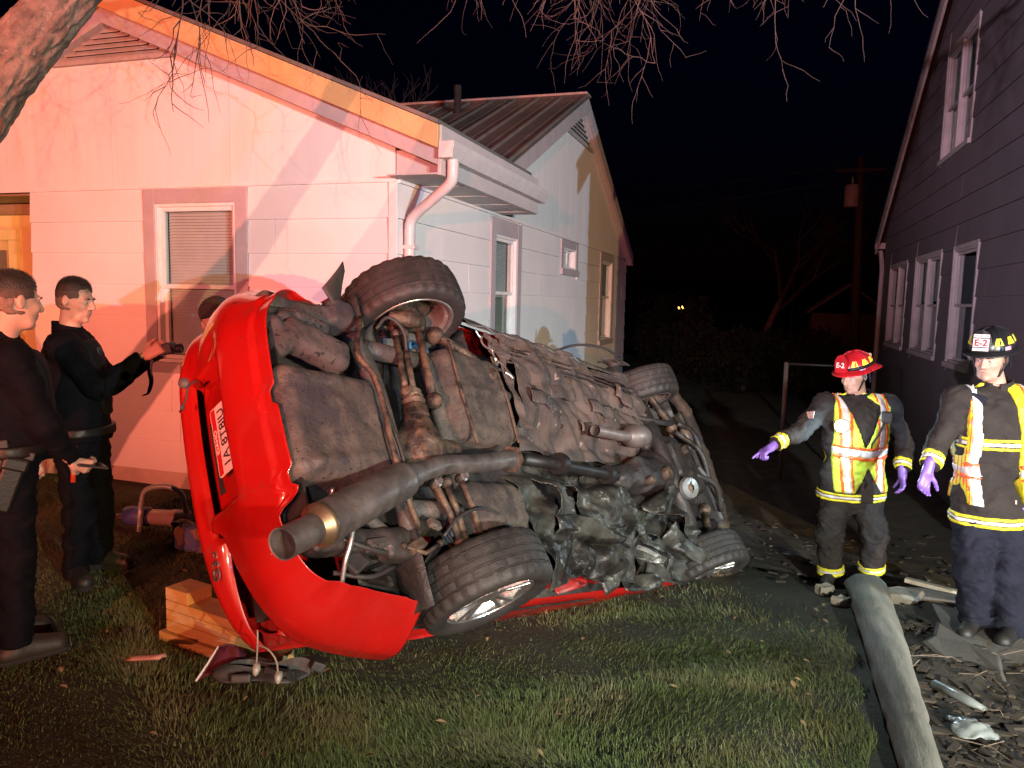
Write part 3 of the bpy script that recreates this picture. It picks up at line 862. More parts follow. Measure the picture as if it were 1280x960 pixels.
tag(mb.build('fallen_twigs', mat('dead_twig', (0.20, 0.15, 0.11), (0.12, 0.09, 0.07), scale=12, rough=0.9)), 'thin dead twigs lying about the log', 'twigs', kind='stuff')

# the weathered log at the lawn's edge
pts = []; rr = []
ss = np.linspace(0, 1, 60)
lc = spline(log_line, 60); lr = np.interp(np.linspace(0, 4, 60), np.arange(5), log_r)
nseg = 28; V = []; F = []
for i in range(60):
    cx, cy = lc[i]; r = lr[i]; cz = float(ground_z(cx, cy)) + r * 0.42
    for k in range(nseg):
        a = 2 * math.pi * k / nseg
        q = r * (1 + 0.05 * math.sin(3 * a + i * 0.13) + 0.035 * math.sin(7 * a + i * 0.3) + 0.02 * math.sin(i * 0.9 + 2 * a))
        if 37 <= i <= 37: q *= 0.90
        V.append((cx + q * math.cos(a) * 1.05, cy + 0.02 * math.sin(a + i), cz + q * 0.82 * math.sin(a)))
for i in range(59):
    for k in range(nseg):
        F.append((i * nseg + k, (i + 1) * nseg + k, (i + 1) * nseg + (k + 1) % nseg, i * nseg + (k + 1) % nseg))
lg = empty('weathered_log', 'smooth grey weathered log lying along the edge of the lawn near the firefighters', 'log', (0.7, 4.2, -0.2))
mk('trunk', V, F, mat('weathered_bark', (0.28, 0.275, 0.23), (0.16, 0.155, 0.13), scale=5, rough=0.9, bump=1.0, bscale=22, stretch=(1, 0.25, 1), wear=((0.12, 0.10, 0.075), 6, 0.62)), lg, smooth=True)
mk('cut_end', [V[k] for k in range(nseg)] + [(lc[0][0], lc[0][1] + 0.012, float(ground_z(*lc[0])) + 0.05)], [(k, (k + 1) % nseg, nseg) for k in range(nseg)],
   mat('cut_wood', (0.34, 0.24, 0.13), (0.24, 0.17, 0.09), scale=14, rough=0.85), lg)

# flat stones and broken board by the firefighter's boots
def stone(name, label, x, y, sx, sy, hh, rot, material, cat='stone', grp=None, seed=0):
    r = random.Random(seed); n = 9; mb = MB(); V = []
    z = float(ground_z(x, y)) + 0.02
    for lv, sc in ((0, 1.0), (hh * 0.6, 1.02), (hh, 0.9)):
        for k in range(n):
            a = 2 * math.pi * k / n; q = 1 + 0.22 * math.sin(k * 2.7 + seed) if True else 1
            X, Y = sx * sc * q * math.cos(a), sy * sc * q * math.sin(a)
            V.append((x + X * math.cos(rot) - Y * math.sin(rot), y + X * math.sin(rot) + Y * math.cos(rot), z + lv + 0.006 * math.sin(k * 3 + seed)))
    F = [(i * n + k, i * n + (k + 1) % n, (i + 1) * n + (k + 1) % n, (i + 1) * n + k) for i in range(2) for k in range(n)] + [tuple(2 * n + k for k in range(n))]
    o = mk(name, V, F, material, bevel=0.005); tag(o, label, cat, grp); return o
m_stone = mat('field_stone', (0.30, 0.26, 0.20), (0.20, 0.175, 0.14), scale=8, rough=0.9, bump=0.5)
stone('flat_stone', 'tan flat stone just right of the far end of the log', 1.02, 5.62, 0.13, 0.10, 0.07, 0.4, m_stone, seed=1)
stone('flat_stone', 'broad grey stone between the log end and the right firefighter', 1.22, 5.72, 0.20, 0.11, 0.06, -0.2, mat('grey_stone', (0.20, 0.18, 0.16), (0.13, 0.12, 0.11), scale=7, rough=0.9, bump=0.5), seed=4)
stone('rubble_stone', 'small pale stone left of the log end by the boot', 0.52, 5.55, 0.07, 0.05, 0.06, 0.9, m_stone, seed=6)
stone('rubble_stone', 'small brown stone touching the left flank of the log', 0.60, 5.28, 0.06, 0.045, 0.05, 0.3, m_stone, seed=9)
stone('concrete_slab', 'large flat broken concrete slab under the right firefighter\'s boots', 1.42, 4.75, 0.36, 0.52, 0.035, 0.15, mat('old_concrete', (0.16, 0.15, 0.13), (0.11, 0.10, 0.09), scale=5, rough=0.9, bump=0.5), cat='slab', seed=12)
stone('concrete_slab', 'narrow flat broken concrete slab in front of the right firefighter', 1.12, 4.42, 0.15, 0.36, 0.03, 0.2, mat('old_concrete_dark', (0.13, 0.12, 0.105), (0.09, 0.085, 0.075), scale=5, rough=0.9, bump=0.5), cat='slab', seed=15)
mb = MB(); mb.box((1.30, 5.98, -0.37), (0.42, 0.09, 0.03), frame_from((0.1, 0.12, 1), (0.3, 1, 0)))
tag(mb.build('broken_board', mat('pale_splintered_wood', (0.50, 0.44, 0.34), (0.36, 0.29, 0.20), scale=9, rough=0.8, stretch=(1, 6, 6)), bevel=0.004), 'pale splintered board lying behind the stones', 'board')
# crumpled plastic sheet and bag at the lower right corner
def rag(name, label, c, s, seed, material, cat):
    r = random.Random(seed); us = np.linspace(-1, 1, 15)
    def f(u, v):
        q = math.exp(-(u * u + v * v) * 1.1)
        return (c[0] + s[0] * u * (1 + 0.15 * math.sin(4 * v + seed)), c[1] + s[1] * v * (1 + 0.2 * math.sin(3 * u + seed)),
                float(ground_z(c[0], c[1])) + 0.03 + s[2] * (q + 0.22 * abs(math.sin(u * 4.3 + v * 2.1 + seed)) + 0.18 * abs(math.sin(v * 5.1 - u * 3 + seed))))
    V, F = grid_mesh(f, us, us)
    o = mk(name, V, F, material, solid=0.002); tag(o, label, cat); return o
m_plastic = mat('translucent_plastic', (0.26, 0.29, 0.28), (0.18, 0.20, 0.19), scale=9, rough=0.35)
rag('plastic_sheet', 'crumpled pale plastic sheet at the lower right corner', (0.91, 3.40, 0), (0.075, 0.075, 0.045), 3, m_plastic, 'plastic')
mb = MB(); mb.tube([(0.86, 3.86, float(ground_z(.86, 3.86)) + .05), (0.96, 3.72, float(ground_z(.96, 3.72)) + .05), (1.02, 3.66, float(ground_z(1.02, 3.66)) + .04)], [0.024, 0.022, 0.014], 12)
tag(mb.build('plastic_tube', m_plastic, smooth=True), 'pale bent plastic tube above the crumpled sheet at lower right', 'tube')
# ------------------------------------------------------------------ the overturned car (x forward, y left, z up in its own frame)
CARM = Matrix(((0.31917157, 0.43895628, -0.83990886, -1.22727075), (0.92030161, -0.35511436, 0.16413023, 3.47003197),
               (-0.2262177, -0.82535518, -0.51731458, 1.10230604), (0, 0, 0, 1)))
car = empty('overturned_car', 'red sedan tipped on its side with its dirty wrecked underside facing out', 'car', matrix=CARM)
m_red = mat('red_car_paint', (0.36, 0.006, 0.0045), (0.29, 0.006, 0.0045), scale=3, rough=0.26, coat=0.9, rough2=0.42, wear=((0.24, 0.022, 0.016), 5.5, 0.62), spots=((0.10, 0.03, 0.022), 70, 0.70))
m_redin = mat('red_inner_paint', (0.30, 0.012, 0.010), (0.20, 0.012, 0.010), scale=6, rough=0.5, wear=((0.10, 0.07, 0.06), 7, 0.55))
m_dust = mat('road_dust', (0.1064, 0.0851, 0.0684), (0.0502, 0.0403, 0.0365), scale=4, rough=0.5, rough2=0.9, bump=0.8, bscale=24, wear=((0.042, 0.035, 0.038), 3.0, 0.50), spots=((0.010, 0.009, 0.009), 85, 0.63))
m_tank = mat('tank_speckled', (0.0874, 0.0699, 0.0547), (0.0418, 0.035, 0.0304), scale=5, rough=0.8, bump=0.7, bscale=22, wear=((0.03, 0.025, 0.023), 3.5, 0.53), spots=((0.012, 0.011, 0.011), 80, 0.62))
m_canister = mat('canister_speckled', (0.070, 0.058, 0.053), (0.035, 0.03, 0.028), scale=7, rough=0.8, bump=0.6, bscale=35, spots=((0.010, 0.009, 0.009), 45, 0.60))
m_rust = mat('rusty_link', (0.1292, 0.0874, 0.057), (0.0213, 0.016, 0.0137), scale=11, lo=.40, hi=.60, rough=0.45, rough2=0.8, metal=0.35, bump=0.6, bscale=50)
m_steel = mat('exhaust_steel', (0.21, 0.19, 0.175), (0.10, 0.09, 0.085), scale=8, rough=0.36, rough2=0.6, metal=0.65, bump=0.15, wear=((0.30, 0.19, 0.11), 11, 0.64))
m_weld = mat('heat_tinted_steel', (0.36, 0.26, 0.14), (0.20, 0.145, 0.10), scale=18, rough=0.42, metal=0.85)
m_black = mat('black_plastic', (0.018, 0.017, 0.017), (0.035, 0.032, 0.03), scale=9, rough=0.6, bump=0.2)
m_shaft = mat('black_shaft', (0.007, 0.0065, 0.0065), (0.016, 0.014, 0.013), scale=12, rough=0.5)
m_deep = mat('greasy_black', (0.013, 0.011, 0.011), (0.034, 0.027, 0.023), scale=6, rough=0.38, rough2=0.75, bump=0.5)
m_primer = mat('scraped_floor', (0.095, 0.0669, 0.0532), (0.0395, 0.0304, 0.0274), scale=5, rough=0.75, bump=0.5, bscale=28, wear=((0.035, 0.028, 0.026), 2.6, 0.53), spots=((0.26, 0.19, 0.16), 16, 0.66))
m_torn = mat('torn_sheet_metal', (0.0798, 0.079, 0.0654), (0.0213, 0.0182, 0.016), scale=5, lo=.42, hi=.60, rough=0.42, metal=0.45, bump=0.5, bscale=30, wear=((0.36, 0.37, 0.33), 8, 0.60))
m_bright = mat('bare_scraped_metal', (0.60, 0.57, 0.54), (0.38, 0.36, 0.34), scale=20, rough=0.35, metal=0.85)
m_tyre = mat('tyre_rubber', (0.017, 0.015, 0.014), (0.034, 0.029, 0.026), scale=7, rough=0.62, bump=0.35, bscale=70, wear=((0.085, 0.075, 0.066), 14, 0.66))
m_rim = mat('polished_rim', (0.55, 0.54, 0.53), (0.40, 0.38, 0.36), scale=9, rough=0.22, rough2=0.45, metal=0.9)
m_rimin = mat('dirty_rim_barrel', (0.20, 0.17, 0.145), (0.12, 0.10, 0.09), scale=8, rough=0.7, metal=0.3, wear=((0.36, 0.34, 0.32), 6, 0.62))
m_blue = mat('blue_shock_dust_cover', (0.06, 0.22, 0.38), (0.10, 0.16, 0.22), scale=9, rough=0.4)
m_chrome = mat('chrome_badge', (0.45, 0.40, 0.36), rough=0.3, metal=0.9)

def cmk(name, V, F, m, parent=None, **kw): return mk(name, V, F, m, parent or car, local=True, **kw)
def cmb(mb, name, m, parent=None, **kw): return mk(name, mb.v, mb.f, m, parent or car, local=True, **kw)

# --- rear bumper
ctrl = [(-.40, .985), (-.55, .955), (-.70, .915), (-.84, .86), (-.96, .77), (-1.04, .62), (-1.09, .38), (-1.105, 0), (-1.09, -.36), (-1.045, -.54), (-.97, -.665), (-.86, -.74), (-.72, -.785), (-.56, -.80), (-.44, -.80)]
path = spline(ctrl, 220)
tan_ = np.gradient(path, axis=0); tan_ /= np.linalg.norm(tan_, axis=1)[:, None]
nin = np.stack([-tan_[:, 1], tan_[:, 0]], 1)          # inward normal
nin *= np.sign((np.array([[1.2, 0]]) - path)[:, 0] * nin[:, 0] + (0 - path[:, 1]) * nin[:, 1])[:, None]
def bump_zt(y, x):
    a = abs(y)
    if x > -0.88: return 0.655
    return float(np.interp(a, [0, .36, .385, .77, .95], [.80, .80, .738, .645, .655]))
V = []; NV = 56
for i in range(len(path)):
    x, y = path[i]; n = nin[i]; sf = abs(n[1]) ** 1.5
    zb = 0.25 + 0.13 * sf * smooth01(-0.95, -0.45, x)
    zb = zb + max(0.0, 0.37 - zb) * smooth01(.38, .46, y)
    zb += 0.03 * smooth01(.30, .31, y) * (1 - smooth01(.36, .37, y)) * (x < -0.7) + 0.03 * smooth01(-.06, -.05, y) * (1 - smooth01(.02, .03, y)) * (x < -.7)
    zt_ = bump_zt(y, x)
    for j in range(NV):
        z = zb + (zt_ - zb) * j / (NV - 1)
        ins = (1 - smooth01(.22, .60, z)) * (.035 * (1 - sf) + .27 * sf)
        ins += 0.014 * (1 - smooth01(.322, .338, z)) * (1 - sf)
        ins += 0.062 * smooth01(.46, .80, z) * (1 - sf)
        rec = smooth01(-.335, -.315, y) * (1 - smooth01(.275, .295, y)) * smooth01(.535, .552, z) * (x < -.8)
        ins += 0.06 * rec
        ins += 0.018 * math.exp(-((y + .42) / .07) ** 2 - ((z - .60) / .05) ** 2)
        V.append((x + n[0] * ins, y + n[1] * ins, z))
I = np.arange(len(V)).reshape(len(path), NV)
F = np.stack([I[:-1, :-1], I[:-1, 1:], I[1:, 1:], I[1:, :-1]], -1).reshape(-1, 4)
bumper = cmk('rear_bumper', np.array(V), F, m_red, smooth=True, solid=0.004)
bumper['label'] = 'glossy red rear bumper with the licence plate recess'
# black strip beside the plate, inner flange of the bumper
mb = MB(); mb.box((-.985, .03, .735), (0.006, .33, .085)); cmb(mb, 'plate_lamp_strip', m_black, bumper)
mb = MB(); mb.box((-.975, -.02, .665), (0.004, .58, .26)); cmb(mb, 'recess_panel', m_red, bumper)
mb = MB(); mb.box((-.93, .56, .46), (.01, .22, .06), frame_from((0.3, 0, 1))); cmb(mb, 'exhaust_cutout_panel', m_redin, bumper, bevel=.01)
# licence plate
PC = np.array([-1.055, .012, .607]); pt = D2R(8)
def plate(p):   # text plane -> car frame; read from behind
    return PC + np.array([-math.sin(pt) * p[1] * -1, -p[0], math.cos(pt) * p[1]]) + np.array([-p[2], 0, 0])
mb = MB()
def rr_poly(w, h, r):
    out = []
    for cx, cy, a0 in ((w - r, h - r, 0), (-w + r, h - r, 90), (-w + r, -h + r, 180), (w - r, -h + r, 270)):
        for k in range(4): a = D2R(a0 + 30 * k); out.append((cx + r * math.cos(a), cy + r * math.sin(a)))
    return out
def plate_poly(name, poly, d0, d1, m, parent):
    n = len(poly); mb = MB()
    mb.add([plate((p[0], p[1], d)) for d in (d0, d1) for p in poly], [tuple(range(n)), tuple(reversed(range(n, 2 * n)))] + [(i, n + i, n + (i + 1) % n, (i + 1) % n) for i in range(n)])
    return cmb(mb, name, m, parent)
lp = plate_poly('license_plate', rr_poly(.152, .076, .012), 0, .003, mat('plate_white', (0.78, 0.74, 0.70), (0.7, 0.66, 0.62), scale=9, rough=0.4), car)
plate_poly('red_band', [(-.147, .036), (.147, .036), (.147, .070), (-.147, .070)], .0032, .0042, mat('plate_red', (0.45, 0.015, 0.02), rough=0.4), lp)
plate_poly('dark_band', [(-.147, -.070), (.02, -.070), (.02, -.058), (-.147, -.044)], .0032, .0042, mat('plate_dark', (0.02, 0.02, 0.03), rough=0.4), lp)
m_ink = mat('plate_ink', (0.03, 0.02, 0.04), rough=0.5); m_inkw = mat('plate_ink_white', (0.85, 0.82, 0.8), rough=0.5)
text_mesh('IDAHO', .034, lambda p: plate((p[0], p[1] + .052, p[2] + .0046)), 'lettering', m_inkw, lp, local=True, bold=.0006)
text_mesh('1A 8T8JU', .070, lambda p: plate((p[0] * .92, p[1] * 1.05 - .008, p[2] + .0036)), 'lettering', m_ink, lp, local=True, bold=.0012)
text_mesh('FAMOUS POTATOES', .014, lambda p: plate((p[0] + .07, p[1] - .062, p[2] + .0036)), 'lettering', m_ink, lp, local=True)

# --- trunk lid with badge
order = np.argsort(path[:, 1]); mid = [i for i in order if path[i, 0] < -0.82]
xr = lambda y: float(np.interp(y, path[mid][:, 1], path[mid][:, 0]))
rows = [(0.012, 0.0), (0.004, .86), (-.006, .89), (-.008, .91), (.004, .926), (.04, .938), (.15, .952), (.35, .975), (.6, .99)]
def trunk(y, r):
    a = abs(y)
    zl = float(np.interp(a, [0, .37, .385, .77, .84], [.812, .812, .75, .858, .88]))
    dx, z = rows[int(r)]
    if r == 0: z = zl
    z = max(z, zl + .004 * r)
    return (xr(y) + dx + .082, y, z)
V, F = grid_mesh(trunk, np.linspace(-.72, .82, 90), range(len(rows)))
lid = cmk('trunk_lid', V, F, m_red, smooth=True, solid=.004)
text_mesh('G35', .075, lambda p: np.array([xr(.47) + .078 - p[2], .47 - p[0], .862 + p[1] * .8]), 'badge', m_chrome, lid, local=True, depth=.004, bold=.001)
# pocket where the left tail lamp is missing, and the right lamp still in place
mb = MB(); mb.box((-.80, .60, .74), (.02, .46, .30)); mb.box((-.84, .56, .60), (.10, .32, .01)); pocket = cmb(mb, 'lamp_pocket', m_redin)
mb = MB(); mb.box((-.84, .62, .80), (.05, .2, .1)); mb.tube([(-.82, .5, .7), (-.86, .58, .73), (-.84, .68, .7)], .02, 8); cmb(mb, 'lamp_pocket_fitting', m_black, pocket, bevel=.01)
def lens(y, v):
    a = abs(y); z0 = float(np.interp(a, [.385, .77], [.735, .645])) + .004; z1 = float(np.interp(a, [.385, .77], [.75, .858])) - .004
    return (xr(y) + .06 + .02 * v, y, z0 + (z1 - z0) * v)
V, F = grid_mesh(lens, np.linspace(-.70, -.385, 16), np.linspace(0, 1, 5))
cmk('tail_lamp', V, F, mat('tail_lamp_lens', (0.35, 0.01, 0.01), rough=0.12), solid=.01)

# --- body sides, hood and roof
def arch(x):
    z = .40
    for xw in (0.0, 2.8):
        if abs(x - xw) < .41: z = max(z, .33 + math.sqrt(.41 ** 2 - (x - xw) ** 2))
    return z
def shell_prof(x, s):
    hw = float(np.interp(x, [-.86, -.6, -.3, 2.6, 3.1, 3.45], [.80, .87, .89, .89, .86, .74]))
    if s < 0: hw -= float(np.interp(x, [-.86, -.3, .4, 1.0], [.10, .09, .05, 0.0]))
    zb = .66 if x < -.41 else arch(x)
    top = float(np.interp(x, [-.86, -.3, .1, 2.2, 2.6, 3.45], [.955, .985, .92, .92, .90, .74]))
    pts = [(hw - .05, zb), (hw - .012, zb + .07), (hw, .58), (hw - .004, .70), (hw - .02, .80), (hw - .07, .885), (hw - .16, top - .01), (.3, top + .015), (0, top + .02)]
    out = []; zp = -1
    for y, z in pts:
        z = max(z, zb, zp + .002); zp = z
        out.append((y, min(z, top + .03)))
    return out
crush = lambda x, y, z: .035 * smooth01(1.9, 2.6, x) * math.sin(x * 13 + y * 9) * math.sin(z * 17 + x * 5)
for s, nm in ((1, 'body_side'), (-1, 'body_side')):
    xs = np.unique(np.concatenate([np.linspace(-.86, 3.45, 90), np.linspace(-.41, .41, 30), np.linspace(2.39, 3.21, 30)]))
    V, F = [], []
    for x in xs:
        for (y, z) in shell_prof(x, s):
            c = crush(x, y * s, z); V.append((x, s * (y + c), z + c * .6))
    m_ = 9
    for i in range(len(xs) - 1):
        for j in range(m_ - 1):
            q = (i * m_ + j, i * m_ + j + 1, (i + 1) * m_ + j + 1, (i + 1) * m_ + j)
            F.append(q if s > 0 else q[::-1])
    o = cmk(nm, V, F, m_red, auto=50, solid=.003)
    # door shut lines: a dark strip set into the side
    mb = MB()
    for x in (.62, 1.55):
        mb.box((x, s * .889, .66), (.012, .006, .44))
    mb.box((1.25, s * .888, .47), (1.9, .008, .014)); cmb(mb, 'door_seam', m_deep, o)
xs = np.linspace(0.0, 2.45, 14)
def cab(x, v):
    h = float(np.interp(x, [0, .55, .9, 1.5, 2.45], [.93, 1.24, 1.29, 1.27, .92])); w = float(np.interp(h, [.92, 1.29], [.80, .56]))
    t = v
    if t < .3: return (x, w * 1 + (.80 - w) * (1 - t / .3), .9 + (h - .9) * (t / .3))
    if t > .7: return (x, -(w + (.80 - w) * ((t - .7) / .3)), .9 + (h - .9) * (1 - (t - .7) / .3))
    return (x, w * (1 - 2 * (t - .3) / .4), h + .015 * math.sin((t - .3) / .4 * math.pi))
V, F = grid_mesh(cab, xs, np.linspace(0, 1, 21))
cab_o = cmk('cabin_glass', V, F, mat('car_glass_dark', (0.01, 0.012, 0.012), rough=0.1), auto=40, solid=.004)
V, F = grid_mesh(lambda x, y: (x, y, float(np.interp(x, [.5, .9, 1.5, 1.75], [1.235, 1.30, 1.285, 1.23])) + .012 - .03 * (y / .56) ** 2), np.linspace(.5, 1.75, 8), np.linspace(-.57, .57, 9))
cmk('roof', V, F, m_red, smooth=True, solid=.004)

# --- underside base and wheel liners
def ub(x, y): return (x, y, .46 + .02 * math.sin(x * 9) * math.sin(y * 11))
xs = np.linspace(-1.0, 3.35, 60); ys = np.linspace(-.68, .80, 30)
V, F = grid_mesh(ub, xs, ys)
keep = []
for f in F:
    c = V[f].mean(0)
    if min(abs(c[0]), abs(c[0] - 2.8)) < .40 and abs(c[1]) > .50: continue
    if c[0] < -.62 and abs(c[1]) > .56: continue
    keep.append(f)
cmk('underbody', V, np.array(keep), m_deep, solid=.004)
for xw in (0.0, 2.8):
    for s in (1, -1):
        V, F = grid_mesh(lambda a, y: (xw + .415 * math.cos(a), s * y, .33 + .415 * math.sin(a)), np.linspace(-.1, math.pi + .1, 22), np.linspace(.50, .70 if (s < 0 and xw < 1) else .86, 5))
        cmk('wheel_liner', V, F, m_deep, smooth=True, solid=.004)
# rear panel and bumper beam behind the skin
mb = MB(); mb.box((-.985, 0, .42), (.012, .92, .28)); cmb(mb, 'rear_panel', m_deep)
mb = MB(); mb.tube(spline([(-.94, .50, .46), (-1.0, .36, .43), (-1.015, 0, .42), (-1.0, -.34, .43), (-.94, -.46, .46)], 20), .04, 8); cmb(mb, 'bumper_beam', m_canister, smooth=True)

# --- rear floor pressing, frame rails, canister
s_ = SDF((-1.16, -.42, .16), (-.38, .48, .5), .010)
s_.box((-.755, .075, .34), (.275, .255, .105), rnd=.065, k=.02).box((-.75, .06, .41), (.28, .31, .05), rnd=.04, k=.03)
s_.cap((-.92, .27, .245), (-.62, .22, .245), .018, k=.03).cap((-.95, -.10, .245), (-.72, -.13, .245), .014, k=.03)
s_.ell((-.60, .02, .21), (.07, .10, .03), k=.02, sub=True)
s_.wrinkle(.005, 11)
s_.build('spare_wheel_tub', m_dust, car, local=True)
for s in (1, -1):
    s_ = SDF((-1.02, -.74 if s < 0 else .46, .2), (-.36, -.42 if s < 0 else .78, .5), .012)
    s_.box((-.68, s * .55, .38), (.26, .05, .05), rnd=.02).box((-.5, s * .58, .35), (.08, .07, .05), rnd=.03, k=.03).wrinkle(.008, 20)
    s_.build('frame_rail', m_dust if s < 0 else m_deep, car, local=True)
s_ = SDF((-1.06, -.50, .12), (-.48, -.1, .46), .009)
Rc_ = frame_from((.29, .10, -.02), (0, 0, 1))
s_.box((-.775, -.30, .275), (.078, .058, .165), R=Rc_, rnd=.045, k=.01).cap((-.965, -.37, .28), (-.985, -.42, .33), .035, k=.02).ell((-.95, -.29, .30), (.05, .07, .05), k=.03)
s_.wrinkle(.004, 30); s_.build('charcoal_canister', m_canister, car, local=True)
s_ = SDF((-1.06, -.72, .16), (-.5, -.38, .5), .010)
s_.cap((-.94, -.48, .38), (-.80, -.47, .33), .045, k=.03).cap((-.80, -.47, .33), (-.66, -.45, .32), .035, k=.03).ell((-.88, -.43, .32), (.06, .045, .05), k=.03).box((-.70, -.56, .38), (.11, .05, .04), rnd=.02, k=.03).wrinkle(.008, 26)
s_.build('vent_filter', m_canister, car, local=True)
# mud flaps and liners at the rear arches
flapm = mat('flap_plastic', (0.075, 0.055, 0.045), (0.045, 0.035, 0.03), scale=5, rough=0.7)
V, F = grid_mesh(lambda u, v: (-.63 + .13 * v + (.18 - .08 * v) * u, (-.66 + .12 * v) * (1 - u) + (-.87 + .01 * v) * u, .29 + .04 * v + .05 * math.sin(u * 3) * (v - .5)), np.linspace(0, 1, 10), np.linspace(0, 1, 6))
cmk('splash_flap', V, F, flapm, smooth=True, solid=.006)
V = np.array([(-.20 - .22 * u + .10 * v - .05 * math.sin(u * math.pi), .56 + .42 * u, .36 + .27 * u + .06 * v) for u in np.linspace(0, 1, 12) for v in np.linspace(0, 1, 5)])
I = np.arange(60).reshape(12, 5); F = np.stack([I[:-1, :-1], I[1:, :-1], I[1:, 1:], I[:-1, 1:]], -1).reshape(-1, 4)
cmk('splash_flap', V, F, flapm, smooth=True, solid=.008)

# --- exhaust
mb = MB()
ax0, ax1 = np.array([-1.25, .64, .14]), np.array([-1.09, .578, .15])
A_ = ax1 - ax0; LA = np.linalg.norm(A_)
mb.lathe([(.046, LA), (.052, .0), (.057, -.002), (.057, .02), (.055, LA), (.046, LA)], ax0, A_, 32); cmb(mb, 'exhaust_tip', m_steel, auto=40)
mb = MB(); mb.lathe([(.0, .03), (.050, .03), (.055, -.001)], ax0, A_, 28)
mb.v = [tuple(np.array(p) + (A_ / LA) * .05) for p in mb.v]; cmb(mb, 'exhaust_bore', m_dark)
b0, b1 = np.array([-1.085, .576, .15]), np.array([-.53, .35, .168]); B_ = b1 - b0; LB = np.linalg.norm(B_)
mb = MB(); mb.lathe([(.054, -.005), (.056, .0), (.075, .012), (.080, .03), (.080, LB - .05), (.076, LB - .02), (.056, LB)], b0, B_, 36); muf = cmb(mb, 'muffler', m_steel, auto=40)
mb = MB(); mb.lathe([(.055, -.016), (.061, -.008), (.077, .010), (.0825, .018), (.0825, .030), (.079, .033)], b0, B_, 36); cmb(mb, 'weld_ring', m_weld, muf, smooth=True)
mb = MB(); mb.tube(spline([(-.56, .36, .168), (-.46, .325, .17), (-.30, .275, .178), (-.22, .258, .18), (.04, .232, .18), (.28, .192, .18), (.35, .180, .19)], 34), [.056] * 6 + [.045] * 24 + [.048, .052, .056, .056], 20); cmb(mb, 'exhaust_pipe', m_steel, auto=40)
mb = MB(); mb.lathe([(.03, 0), (.075, 0), (.075, .012), (.03, .012)], (.335, .183, .188), (1, -.1, 0), 6); cmb(mb, 'flange', m_rust)
mb = MB(); mb.tube(spline([(-.80, .50, .24), (-.79, .58, .30), (-.80, .64, .34), (-.79, .72, .40)], 12), .010, 8); cmb(mb, 'hanger_rod', m_bright, smooth=True)
mb = MB(); mb.tube(spline([(-.92, .40, .20), (-.90, .44, .25), (-.86, .46, .31)], 8), .008, 8); cmb(mb, 'hanger_rod', m_bright, smooth=True)

# --- rear suspension
def rod(name, pts, r, m=m_rust, n=10, eye=True):
    mb = MB(); mb.tube(pts, r, n)
    if eye:
        for p in (pts[0], pts[-1]): mb.ball(p, (r if not hasattr(r, '__len__') else max(r)) * 1.75, 8)
    return cmb(mb, name, m, smooth=True)
rod('lateral_link', [(-.18, -.52, .30), (-.23, -.33, .275), (-.28, -.15, .25)], .016)
rod('lateral_link', [(-.12, -.54, .30), (-.23, -.12, .25)], .018)
rod('control_arm', [(.02, -.62, .30), (-.04, -.38, .27), (-.10, -.12, .24)], [.024, .02, .026])
rod('trailing_arm', [(.13, -.58, .29), (.24, -.52, .26), (.36, -.46, .24), (.46, -.36, .24)], [.03, .024, .022, .028])
rod('knuckle_arm', [(-.22, -.60, .28), (-.10, -.60, .25), (.03, -.63, .28)], [.035, .045, .035], eye=False)
rod('brake_hose', spline([(-.34, -.50, .28), (-.28, -.56, .24), (-.20, -.50, .23), (-.18, -.40, .26)], 12), .009, m_black, eye=False)
rod('stabilizer_bar', spline([(-.46, -.52, .26), (-.58, -.28, .22), (-.53, -.16, .2), (-.52, .0, .2), (-.53, .18, .2), (-.50, .38, .22), (-.42, .54, .26)], 30), .014, eye=False)
rod('brake_line', spline([(-.51, -.2, .23), (-.50, 0, .21), (-.47, .19, .21), (-.44, .33, .24)], 14), .010, m_deep, eye=False)
rod('half_shaft', [(-.12, -.60, .32), (-.18, -.28, .30), (-.22, -.12, .28)], [.020, .020, .030], eye=False)
mb = MB(); mb.lathe([(.028, 0), (.050, .02), (.040, .035), (.056, .05), (.046, .065), (.062, .08), (.05, .10), (.066, .12), (.066, .17), (.03, .19)], (-.21, -.18, .275), (-.05, .25, -.02), 18); cmb(mb, 'cv_boot', m_rust, auto=40)
s_ = SDF((-.52, -.10, .12), (.02, .40, .46), .010)
s_.ell((-.25, .13, .30), (.13, .15, .13), k=.03).cap((-.25, .02, .27), (-.25, .26, .27), .07, k=.03).cap((-.12, .13, .30), (.0, .12, .30), .06, k=.03).ell((-.28, .13, .19), (.06, .07, .035), k=.03).wrinkle(.006, 24)
s_.build('differential', m_rust, car, local=True)
for p0, p1 in (((-.29, .34, .22), (-.16, .60, .27)), ((-.21, .33, .22), (-.12, .60, .27)), ((-.09, .30, .22), (.02, .60, .28))):
    rod('lateral_link', [p0, tuple((np.array(p0) + p1) / 2 + (0, 0, -.01)), p1], .017)
rod('half_shaft', [(-.22, .28, .29), (-.05, .62, .32)], .022, eye=False)
mb = MB(); mb.tube(spline([(-.46, -.46, .33), (-.42, -.2, .31), (-.42, .1, .30), (-.42, .3, .31), (-.40, .52, .33)], 16), .045, 10); mb.tube(spline([(.06, -.46, .34), (.04, -.2, .33), (.04, .1, .33), (.05, .45, .34)], 14), .04, 10)
mb.tube([(-.44, -.40, .33), (.05, -.42, .34)], .045, 10); mb.tube([(-.42, .42, .33), (.05, .42, .34)], .045, 10); cmb(mb, 'rear_subframe', m_dust, smooth=True)
